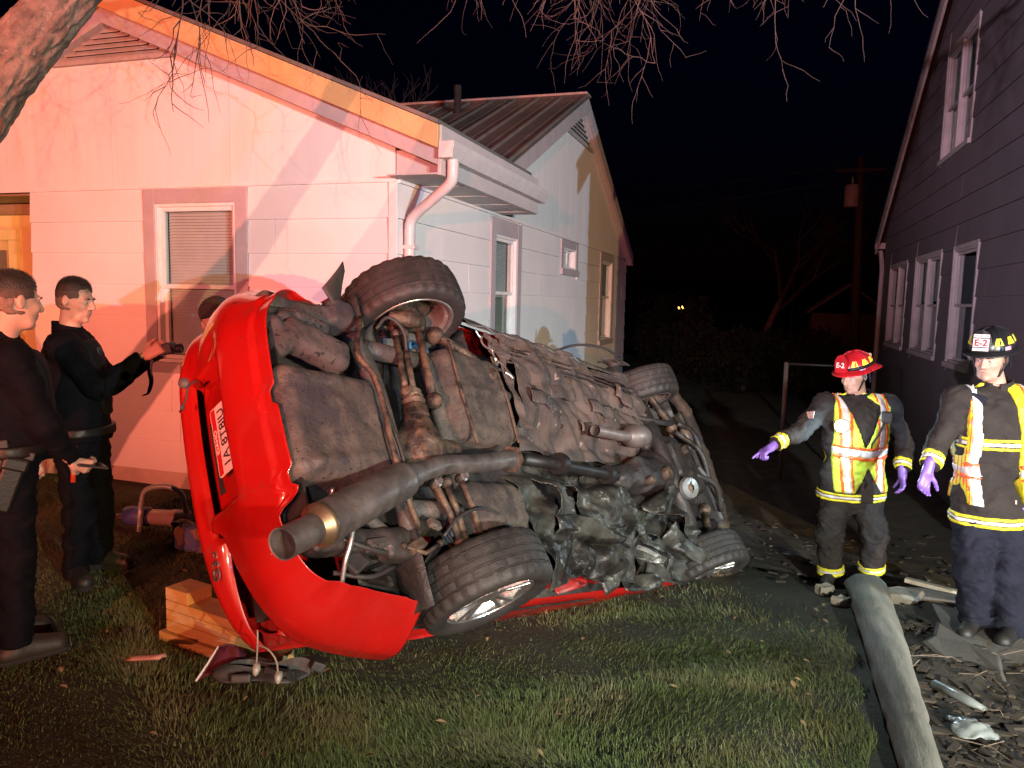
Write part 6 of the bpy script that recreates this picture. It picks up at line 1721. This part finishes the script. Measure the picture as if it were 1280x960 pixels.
Jc1 = NPJ(dict(head=(-3.145, 2.575, 1.548), neck=(-3.20, 2.545, 1.395), shR=(-3.02, 2.445, 1.300), shL=(-3.36, 2.70, 1.303), elR=(-2.93, 2.51, 1.020), wrR=(-2.99, 2.68, 0.835), elL=(-3.46, 2.80, 1.03), wrL=(-3.44, 2.86, 0.80),
              pel=(-3.165, 2.515, 0.868), hipR=(-3.085, 2.46, 0.82), hipL=(-3.245, 2.575, 0.80), knR=(-3.05, 2.44, 0.429), knL=(-3.25, 2.535, 0.404), anR=(-3.03, 2.407, 0.07), anL=(-3.26, 2.52, 0.07), toeR=(-2.95, 2.56, -0.02), toeL=(-3.18, 2.66, -0.02)))
cop1, HC1, BC1, TC1, SC1 = cop(Jc1, (.55, .80, 0), (.22, .96, -.12), 'police officer in black with holstered pistol at the left edge, seen from behind',
    [dict(w=(-2.998, 2.70, .815), d=(.10, .75, -.35), n=(-.7, .2, .4), thumb=-1, curl=.75), dict(w=(-3.44, 2.865, .79), d=(.1, .1, -.95), n=(.6, -.5, .1), thumb=1, curl=.7)], line_short, hk=1.02)
# holster and pistol on the right hip
hb = Jc1['pel'] + BC1 @ np.array([-.20, .02, -.10])
Rh = BC1 @ np.array([[1, 0, 0], [0, math.cos(.35), -math.sin(.35)], [0, math.sin(.35), math.cos(.35)]])
mb = MB(); mb.box(tuple(hb), (.045, .085, .22), Rh); mb.box(tuple(hb + Rh @ np.array([0, .0, .10])), (.055, .10, .06), Rh); hol = mb.build('holster', m_leather, cop1, bevel=.012)
mb = MB(); mb.box(tuple(hb + Rh @ np.array([0, .055, .13])), (.030, .05, .12), Rh @ np.array([[1, 0, 0], [0, .9, .44], [0, -.44, .9]])); mb.box(tuple(hb + Rh @ np.array([0, .0, .145])), (.026, .12, .035), Rh); mb.build('pistol', m_black, hol, bevel=.006)
mb = MB(); mb.box(tuple(Jc1['pel'] + BC1 @ np.array([-.12, .15, .05])), (.07, .05, .13), BC1); mb.build('belt_pouch', m_leather, cop1, bevel=.01)
mb = MB(); mb.box(tuple(Jc1['pel'] + BC1 @ np.array([-.02, .17, .04])), (.06, .05, .10), BC1); mb.build('belt_pouch', m_leather, cop1, bevel=.01)
mb = MB(); mb.box(tuple(TC1 + BC1 @ np.array([.05, .13, -.05])), (.16, .008, .035), BC1); mb.build('back_tape', mat('dull_tape', (.03, .03, .034), rough=.6), cop1)
ph = empty('phone', 'black phone held low by the officer at the left edge', 'phone', (-2.98, 2.77, .78))
mb = MB(); mb.box((-2.985, 2.79, .785), (.075, .15, .010), basis((.2, .9, -.25), (.3, .2, 1))); mb.build('case', m_black, ph, bevel=.004)
mb = MB(); mb.box((-2.983, 2.79, .7925), (.066, .135, .002), basis((.2, .9, -.25), (.3, .2, 1))); mb.build('screen', mat('phone_glass', (.02, .02, .025), rough=.1), ph)

# ---- person in a knit cap bending down behind the car
J3 = NPJ(dict(head=(-3.60, 4.46, 1.440), neck=(-3.62, 4.58, 1.33), shR=(-3.82, 4.62, 1.22), shL=(-3.44, 4.70, 1.22), elR=(-3.86, 4.48, .98), wrR=(-3.70, 4.30, .86), elL=(-3.36, 4.52, .98), wrL=(-3.42, 4.30, .90),
              pel=(-3.62, 4.95, .80), hipR=(-3.71, 4.94, .74), hipL=(-3.53, 4.96, .74), knR=(-3.74, 4.80, .36), knL=(-3.50, 4.82, .36), anR=(-3.74, 4.96, 0.0), anL=(-3.50, 4.98, 0.0), toeR=(-3.76, 4.76, -.08), toeL=(-3.50, 4.78, -.08)))
p3 = empty('person', 'person in dark knit cap bending down behind the car in front of the window', 'person', (-3.62, 4.95, -.15))
HR3 = basis((-.72, -.45, -.50))
body_core(J3, .009, [dict(w=J3['wrR'], d=(.2, -.6, -.5), n=(.3, 0, .8), thumb=-1, curl=.5), dict(w=J3['wrL'], d=(-.2, -.6, -.5), n=(-.3, 0, .8), thumb=1, curl=.5)], HR3).build('body', m_skin, p3)
face_bits(p3, J3['head'], HR3)
hair_mesh(p3, J3['head'], HR3, 'knit_cap', m_beanie, .019, lambda X, Y, Z: -(Z - .016 + .22 * (Y + .02)), jitter=0)
s, T0, side, B, hemz, axis = jacket_field(J3, (-.3, -.95, 0), bulk=1.0, hem=J3['pel'][2] - .05, wr=.006)
s.build('jacket', mat('grey_jacket', (.08, .07, .075), (.06, .055, .06), rough=.85), p3, D=cut_cuffs(s.D, s, J3).astype(np.float32))
trousers(J3, p3, m_navy); boots(J3, p3, m_boot, .01)
# ------------------------------------------------------------------ trees
m_bark = mat('rough_bark', (0.19, 0.155, 0.13), (0.085, 0.068, 0.058), scale=16, rough=0.95, bump=1.0, bscale=45, wear=((0.28, 0.24, 0.20), 22, 0.60))
m_twig = mat('bare_twig', (0.085, 0.055, 0.045), (0.05, 0.032, 0.027), scale=18, rough=0.85)
m_fartwig = mat('far_bare_twig', (0.04, 0.033, 0.032), rough=0.9)
rt = random.Random(21)
def rv(s): return np.array([rt.gauss(0, s) for _ in range(3)])
yard = empty('yard_tree', 'bare old tree leaning in from the upper left, twigs hanging over the car', 'tree', (-4.35, 1.45, -0.02))
trk = spline([(-4.35, 1.45, -.1), (-4.0, 1.58, .7), (-3.45, 1.82, 1.45), (-2.95, 2.06, 2.0), (-2.686, 2.183, 2.365), (-2.485, 2.28, 2.654), (-2.25, 2.45, 3.05), (-2.0, 2.75, 3.5)], 260)
trr = np.interp(np.arange(260), [0, 65, 130, 150, 259], [.20, .15, .112, .098, .085])
nseg = 88; V = []; prev = np.array([0, 1.0, 0])
from mathutils import noise as mnoise
for i in range(260):
    t = unit(trk[min(i + 1, 259)] - trk[max(i - 1, 0)]); x = unit(prev - t * (prev @ t)); y = np.cross(t, x); prev = x
    for k in range(nseg):
        a = 2 * math.pi * k / nseg; c, s_ = math.cos(a), math.sin(a)
        # bark plates: long cells split by furrows
        f = mnoise.voronoi(Vector((c * 2.6, s_ * 2.6, i * .075)))[0]
        furrow = min(1.0, (f[1] - f[0]) * 3.2)
        q = 1 + .10 * furrow - .05 + .05 * mnoise.noise(Vector((c * 6, s_ * 6, i * .16))) + .03 * mnoise.noise(Vector((c * 15, s_ * 15, i * .4)))
        V.append(trk[i] + trr[i] * q * (c * x + s_ * y))
F = [(i * nseg + k, i * nseg + (k + 1) % nseg, (i + 1) * nseg + (k + 1) % nseg, (i + 1) * nseg + k) for i in range(259) for k in range(nseg)]
mk('trunk', V, F, m_bark, yard, auto=60)
limb_pts = [spline([(-2.02, 2.72, 3.45), (-1.75, 3.4, 3.80), (-1.2, 4.05, 3.98), (-.4, 4.5, 4.02), (.5, 4.9, 4.1)], 40), spline([(-2.25, 2.45, 3.05), (-2.5, 3.1, 3.45), (-2.75, 3.7, 3.62), (-2.7, 4.3, 3.72)], 30), spline([(-1.2, 4.05, 3.98), (-1.1, 4.6, 3.9), (-.8, 5.2, 3.95)], 20)]
for lp_, r0, r1 in zip(limb_pts, (.075, .055, .035), (.018, .016, .012)):
    mb = MB(); mb.tube([p + rv(.008) for p in lp_], np.linspace(r0, r1, len(lp_)), 10); mb.build('limb', m_bark, yard, smooth=True)
def twig(mb, p, d, L, r, depth, droop):
    n = max(4, int(L / .055)); pts = [np.array(p)]; d = unit(d)
    for i in range(n):
        d = unit(d + rv(.20) + np.array([0, 0, -droop])); pts.append(pts[-1] + d * L / n)
        if depth and rt.random() < .50 and i > 0:
            twig(mb, pts[-1], unit(d + rv(.75)), L * rt.uniform(.25, .6), r * .62, depth - 1, droop * .5)
    mb.tube(pts, np.linspace(r, max(r * .35, .0007), n + 1), 5 if depth else 4)
for ci, (lp_, cnt, a0, a1) in enumerate(((limb_pts[0], 50, 12, 38), (limb_pts[1], 18, 4, 29), (limb_pts[2], 14, 3, 19))):
    mb = MB()
    for i in range(cnt):
        j = rt.randrange(a0, a1); L = rt.uniform(.35, 1.0)
        out = rv(.6); out[2] = -abs(rt.gauss(.5, .3))
        twig(mb, lp_[j], out, L, rt.uniform(.0028, .0055), 2, .10)
    tag(mb.build('twigs', m_twig, yard), kind='stuff')
mb = MB(); twig(mb, (-2.66, 2.16, 2.24), (.1, -.1, -1), .30, .006, 1, .1); tag(mb.build('twigs', m_twig, yard), kind='stuff')

def bare_tree(label, x, y, h, r, seed, grp='bare trees beyond the houses'):
    q = random.Random(seed)
    t = empty('bare_tree', label, 'tree', (x, y, float(ground_z(x, y))), group=grp)
    tr = MB(); cr = MB()
    def grow(p, d, L, r, lev):
        n = 4; pts = [np.array(p)]
        for i in range(n):
            d = unit(d + np.array([q.gauss(0, .12), q.gauss(0, .12), q.gauss(.05, .08)])); pts.append(pts[-1] + d * L / n)
        (tr if lev < 1 else cr).tube(pts, np.linspace(r, r * .6, n + 1), 6 if lev < 2 else 3)
        if lev < 5:
            for k in range(q.choice((2, 3, 3))):
                grow(pts[-1 - (k % 2)], unit(d + np.array([q.gauss(0, .5), q.gauss(0, .5), q.gauss(.1, .3)])), L * q.uniform(.6, .8), r * .55, lev + 1)
    grow((x, y, float(ground_z(x, y)) - .1), (0, 0, 1), h * .30, r, 0)
    tr.build('trunk', m_bark, t, smooth=True); cr.build('crown', m_fartwig, t)
bare_tree('faint bare tree behind the utility pole on the right', 5.2, 33.0, 11.5, .22, 1)
bare_tree('faint bare tree above the metal roof behind the white house', -11.5, 21.0, 10.5, .20, 2)
bare_tree('faint bare tree in the dark gap between the two houses', 0.2, 38.0, 10.0, .2, 3)

# ------------------------------------------------------------------ far yard: shrubs, shed, pole, fence
def shrub(label, x, y, w, h, seed):
    q = np.random.default_rng(seed); n = 5200
    t = empty('shrub', label, 'shrub', (x, y, float(ground_z(x, y))), group='shrubs in the dark back yard')
    u = q.normal(size=(n, 3)); u /= np.linalg.norm(u, axis=1)[:, None]; rad = q.uniform(.35, 1.0, n) ** .5
    lump = 1 + .25 * np.sin(u[:, 0] * 5 + seed) * np.sin(u[:, 1] * 6) + .2 * np.sin(u[:, 2] * 7 + 2 * seed)
    c = u * (rad * lump)[:, None] * np.array([w, w * .7, h * .55]) + np.array([x, y, float(ground_z(x, y)) + h * .5])
    a = q.normal(size=(n, 3)) * .045; b = q.normal(size=(n, 3)) * .045
    P = np.stack([c - a, c + b * .6, c + a, c - b * .6], 1).reshape(-1, 3)
    mk('foliage', P, np.arange(n * 4).reshape(-1, 4), mat('shrub_leaf_%d' % seed, (.016, .017, .012), (.010, .011, .008), scale=3, rough=.9, spec=.1), t)
    mb = MB()
    for k in range(7): mb.tube([(x, y, float(ground_z(x, y)) - .05), (x + q.normal() * w * .3, y + q.normal() * w * .2, float(ground_z(x, y)) + h * .6)], [.03, .01], 5)
    mb.build('stem', m_fartwig, t)
shrub('dark shrub left of the gap, nearest the white house', -2.6, 24.5, 1.5, 2.2, 1)
shrub('dark shrub in the middle of the gap', -0.4, 23.0, 1.3, 1.8, 2)
shrub('dark shrub in front of the small shed', 1.4, 22.0, 0.9, 1.7, 3)
sh = empty('garden_shed', 'small brown shed with pitched roof beside the utility pole', 'shed', (2.7, 28.5, -.7))
mb = MB(); mb.box((2.7, 28.5, .35), (2.2, 2.0, 2.1)); mb.build('wall', mat('shed_boards', (.05, .035, .028), (.035, .025, .02), scale=3, rough=.9), sh)
mb = MB(); mb.prism([(1.45, 1.38), (2.7, 2.3), (3.95, 1.38), (3.95, 1.48), (2.7, 2.4), (1.45, 1.48)], 27.3, 29.7); mb.build('roof', mat('shed_roof', (.06, .045, .035), rough=.9), sh)
up_ = empty('utility_pole', 'wooden utility pole carrying a grey transformer can', 'utility pole', (2.95, 26.9, -.7))
mb = MB(); mb.tube([(2.92, 26.9, -.8), (2.72, 26.9, 6.3)], [.14, .11], 12); mb.build('pole', mat('pole_wood', (.05, .042, .04), (.035, .03, .028), scale=6, rough=.9, stretch=(4, 4, .3)), up_, smooth=True)
mb = MB(); mb.lathe([(0, 0), (.20, 0), (.22, .04), (.22, .62), (.20, .68), (.06, .72), (0, .72)], (2.50, 26.7, 4.75), (0, 0, 1), 18); mb.build('transformer', mat('transformer_grey', (.30, .30, .33), rough=.5), up_, auto=40)
mb = MB(); mb.tube([(2.5, 26.7, 5.45), (2.5, 26.7, 5.68)], [.035, .02], 8); mb.build('bushing', m_foundation, up_)
mb = MB(); mb.box((2.74, 26.8, 5.9), (1.5, .1, .1)); mb.build('crossarm', mat('crossarm_wood', (.04, .034, .03), rough=.9), up_)
m_gatepost = mat('gate_post_paint', (.13, .12, .12), rough=.6)
for k, (y1, z0_, z1_, lab) in enumerate(((34.0, 6.05, 6.6, 'upper thin overhead cable running left from the pole'), (30.0, 5.6, 4.9, 'lower thin overhead cable sagging left from the pole'))):
    a__, b__ = np.array([2.2, 26.8, z0_]), np.array([-14.0, y1, z1_])
    mb = MB(); mb.tube([a__ + (b__ - a__) * t - np.array([0, 0, 1.2 * t * (1 - t) * 4 * .35]) for t in np.linspace(0, 1, 24)], .012, 5)
    tag(mb.build('overhead_cable', m_deep), lab, 'cable', 'overhead cables')
gt = empty('gate', 'low pale metal gate frame standing between the houses', 'gate', (.6, 11.0, -.7))
for xx, nm in ((.36, 'post'), (1.25, 'post')):
    mb = MB(); mb.tube([(xx, 11.0, -.75), (xx, 11.0, .85)], .030, 10); mb.build(nm, m_gatepost, gt, smooth=True)
for zz in (.83, .0):
    mb = MB(); mb.tube([(.36, 11.0, zz), (1.25, 11.0, zz)], .018, 8); mb.build('rail', mat('galvanised_rail', (.035, .035, .038), rough=.5, metal=.4), gt, smooth=True)
def far_lamp(label, x, y, z, e, r, grp='far lit lamps'):
    t = empty('yard_lamp', label, 'lamp', (x, y, float(ground_z(x, y))), group=grp)
    mb = MB(); mb.tube([(x, y + .15, float(ground_z(x, y)) - .1), (x, y + .15, z + .1)], .06, 8); mb.tube([(x, y + .15, z + .1), (x, y, z + .12)], .03, 6); mb.build('post', m_deep, t)
    mb = MB(); mb.ball((x, y, z), r, 12); mb.build('lit_globe', mat('lit_globe_' + str(int(y)), (1, 1, 1), emit=e), t, smooth=True)
far_lamp('far yellow yard lamp glowing in the gap between the houses', -4.51, 46.07, 1.38, (1, .62, .12, 7), .16)
far_lamp('faint far white lamp just right of the yellow yard lamp', -2.92, 46.42, .02, (1, .9, .7, 2.2), .08)
far_lamp('tiny far lamp high in the gap near the utility pole', 1.71, 48.3, 3.62, (1, .9, .8, 1.0), .06)

# ------------------------------------------------------------------ wooden cribbing under the car
m_pine = mat('pine_timber', (.52, .33, .13), (.42, .25, .09), scale=5, rough=.75, bump=.15, stretch=(.6, 6, 6), wear=((.34, .17, .06), 6, .64))
u_ = unit((.54, -.11, 0)); v_ = np.array([-u_[1], u_[0], 0]); Rw = np.stack([u_, v_, (0, 0, 1)], 1)
cb = empty('step_chock', 'stepped pine cribbing block wedged under the trunk of the red car', 'wood block', (-2.38, 2.86, 0))
o_ = np.array([-2.64, 2.87, float(ground_z(-2.5, 2.85)) + .01])
for k, (a, b, z0, z1) in enumerate(((-.03, .66, 0, .045), (0, .60, .047, .100), (0, .56, .102, .152), (0, .50, .154, .200), (0, .16, .202, .262))):
    mb = MB(); mb.box(tuple(o_ + u_ * ((a + b) / 2) + v_ * (.07 if k else .08) + np.array([0, 0, (z0 + z1) / 2])), (b - a, .14 if k else .2, z1 - z0), Rw)
    mb.build('timber', m_pine, cb, bevel=.004)

# ------------------------------------------------------------------ broken tail lamp and scraps on the grass
tl = empty('broken_tail_lamp', 'smashed black tail lamp housing with maroon lens lying under the bumper', 'tail lamp', (-1.9, 2.56, .0))
def hous(u, v):
    a = math.pi * (.05 + .9 * v); r = .085 + .02 * math.sin(u * 9) + .014 * math.sin(v * 11 + u * 5)
    return (-2.04 + .30 * u + .02 * math.sin(v * 7), 2.54 + .12 * u + r * math.cos(a), .03 + r * .62 * math.sin(a) * (.6 + .4 * math.sin(u * 3.0 + .3)) - .05 * (v > .35) * (v < .65) * (u > .2))
V, F = grid_mesh(hous, np.linspace(0, 1, 22), np.linspace(0, 1, 22))
keep = [f for f in F if fold(V[f[0]][0] * 6, V[f[0]][1] * 6, 77, 3) < .95]
mk('housing', V, np.array(keep), m_black, tl, auto=40, solid=.004)
V, F = grid_mesh(lambda u, v: (-2.12 + .11 * u, 2.47 + .13 * v + .04 * u, .02 + .09 * v * (1 - .4 * u) + .03 * math.sin(u * 3)), np.linspace(0, 1, 9), np.linspace(0, 1, 9))
mk('lens', V, F, mat('maroon_lens', (.11, .025, .04), (.08, .02, .03), rough=.15), tl, smooth=True, solid=.004)
mb = MB(); mb.tube([(-2.125, 2.465, .02), (-2.12, 2.53, .065), (-2.12, 2.60, .11)], .0045, 6); mb.build('lens_rim', m_white_trim, tl)
for k, (x, y, s) in enumerate(((-1.93, 2.50, .05), (-1.82, 2.58, .06), (-1.72, 2.72, .06))):
    mb = MB(); mb.box((x, y, .05), (s * 1.6, s, s * .7), frame_from((.3 * k - .2, .4, 1))); mb.build('fragment', m_black, tl, bevel=.008)
wire_m = mat('pale_wire', (.22, .20, .16), rough=.5)
for k, (pts, c) in enumerate((([(-1.775, 2.40, .32), (-1.765, 2.385, .27), (-1.745, 2.35, .215)], (-1.743, 2.345, .195)), ([(-1.765, 2.385, .27), (-1.71, 2.375, .265), (-1.672, 2.37, .23), (-1.663, 2.367, .19)], (-1.661, 2.367, .168)))):
    mb = MB(); mb.tube(spline(pts, 10), .0035, 6); mb.build('lamp_wire', wire_m, car)
    mb = MB(); mb.lathe([(0, -.022), (.014, -.02), (.016, 0), (.012, .012), (.009, .02), (0, .026)], c, (.2, -.5, -.8), 14); mb.build('bulb_socket', mat('bulb_socket_pale', (.30, .29, .25), (.16, .15, .12), scale=40, rough=.4), car, smooth=True)
mb = MB(); mb.lathe([(0, -.010), (.021, -.009), (.024, 0), (.021, .009), (0, .010)], (-2.310, 2.650, 1.222), (.3, -.8, .2), 18); mb.build('dangling_socket', mat('socket_grey', (.07, .06, .055), rough=.6), car, smooth=True)
mb = MB(); mb.tube(spline([(-2.25, 2.66, 1.235), (-2.286, 2.65, 1.21), (-2.295, 2.645, 1.16), (-2.309, 2.638, 1.125)], 10), .004, 6); mb.ball((-2.309, 2.638, 1.12), (.010, .010, .016), 8); mb.build('dangling_wire', m_black, car)
V, F = grid_mesh(lambda u, v: (-2.50 + .15 * u + .01 * v, 2.48 + .03 * u + .035 * v, .035 + .02 * u + .01 * math.sin(v * 3)), np.linspace(0, 1, 6), np.linspace(0, 1, 4))
tag(mk('plastic_shard', V, F, mat('pink_shard', (.42, .20, .15), (.32, .15, .11), rough=.4), solid=.012), 'small pinkish plastic shard lying on the grass left of the bumper', 'shard')

# ------------------------------------------------------------------ rescue tool and kit on the lawn behind the officers
def gp_(x, y, h): return (x, y, float(ground_z(x, y)) + h)
rs = empty('rescue_tool', 'hydraulic rescue tool with pale loop handle and blue body lying on the grass', 'rescue tool', gp_(-4.0, 4.28, 0))
a_, b_ = np.array(gp_(-4.22, 4.24, .10)), np.array(gp_(-3.72, 4.32, .12)); ax_ = b_ - a_
mb = MB(); mb.lathe([(0, 0), (.062, 0), (.068, .02), (.068, .17), (.055, .19)], a_, ax_, 20); mb.build('motor_body', mat('tool_blue', (.06, .08, .24), (.05, .06, .17), rough=.4), rs, auto=40)
mb = MB(); mb.lathe([(.045, .185), (.055, .20), (.055, .34), (.062, .36), (.062, .47), (.04, .49), (0, .49)], a_, ax_, 20); mb.build('cylinder', mat('tool_orange_grey', (.55, .30, .24), (.5, .45, .4), scale=8, rough=.4), rs, auto=40)
hm = mat('anodised_handle', (.52, .58, .54), (.45, .5, .47), rough=.35, metal=.3)
mb = MB(); mb.tube(spline([gp_(-4.05, 4.18, .02), gp_(-4.045, 4.20, .22), gp_(-4.02, 4.22, .31), gp_(-3.90, 4.26, .345), gp_(-3.79, 4.29, .31), gp_(-3.76, 4.30, .20), gp_(-3.76, 4.31, .14)], 26), .019, 10); mb.build('loop_handle', hm, rs, smooth=True)
for k in (-1, 1):
    mb = MB(); P = [a_ + np.array([0, .012 * k, .0])] ; c = a_ + np.array([-.09, .02 * k, -.02]); mb.tube([a_ + np.array([.02, .02 * k, 0]), c, a_ + np.array([-.24, .008 * k, -.055])], [.034, .028, .008], 8, squash=.6); mb.build('spreader_arm', mat('tool_steel_dark', (.09, .06, .05), rough=.5, metal=.4), rs, smooth=True)
bt = empty('battery_pack', 'small black and orange tool battery beside the rescue tool', 'battery', gp_(-3.64, 4.13, 0))
mb = MB(); mb.box(gp_(-3.64, 4.13, .075), (.10, .09, .12)); mb.build('case', mat('battery_orange', (.5, .2, .12), rough=.5), bt, bevel=.012)
mb = MB(); mb.box(gp_(-3.64, 4.13, .15), (.11, .10, .03)); mb.build('top', m_black, bt, bevel=.008)
kb = empty('kit_bag', 'dark blue and brown kit bag half hidden behind the bumper', 'bag', gp_(-3.50, 4.08, 0))
s_ = SDF(np.array(gp_(-3.66, 3.92, -.02)), np.array(gp_(-3.30, 4.26, .26)), .010); s_.box(gp_(-3.48, 4.08, .085), (.13, .09, .085), rnd=.04, k=.02).wrinkle(.006, 20)
s_.build('body', mat('bag_canvas', (.06, .08, .20), (.24, .13, .09), scale=5, lo=.48, hi=.54, rough=.8), kb)
mb = MB(); mb.tube(spline([gp_(-3.57, 4.03, .15), gp_(-3.52, 4.0, .21), gp_(-3.44, 4.0, .21), gp_(-3.40, 4.03, .15)], 12), .010, 8); mb.build('carry_strap', m_black, kb, smooth=True)
ck = empty('red_canister', 'maroon round canister standing behind the rescue tool by the bumper', 'canister', gp_(-3.62, 4.42, 0))
mb = MB(); mb.lathe([(0, 0), (.085, 0), (.09, .02), (.09, .20), (.06, .25), (.03, .26), (0, .26)], gp_(-3.62, 4.42, 0.01), (0, 0, 1), 20); mb.build('body', mat('maroon_paint', (.16, .04, .06), rough=.4), ck, auto=40)
mb = MB(); mb.lathe([(0, 0), (.032, 0), (.032, .03), (0, .035)], gp_(-3.62, 4.42, .27), (0, 0, 1), 12); mb.build('cap', m_black, ck, auto=40)
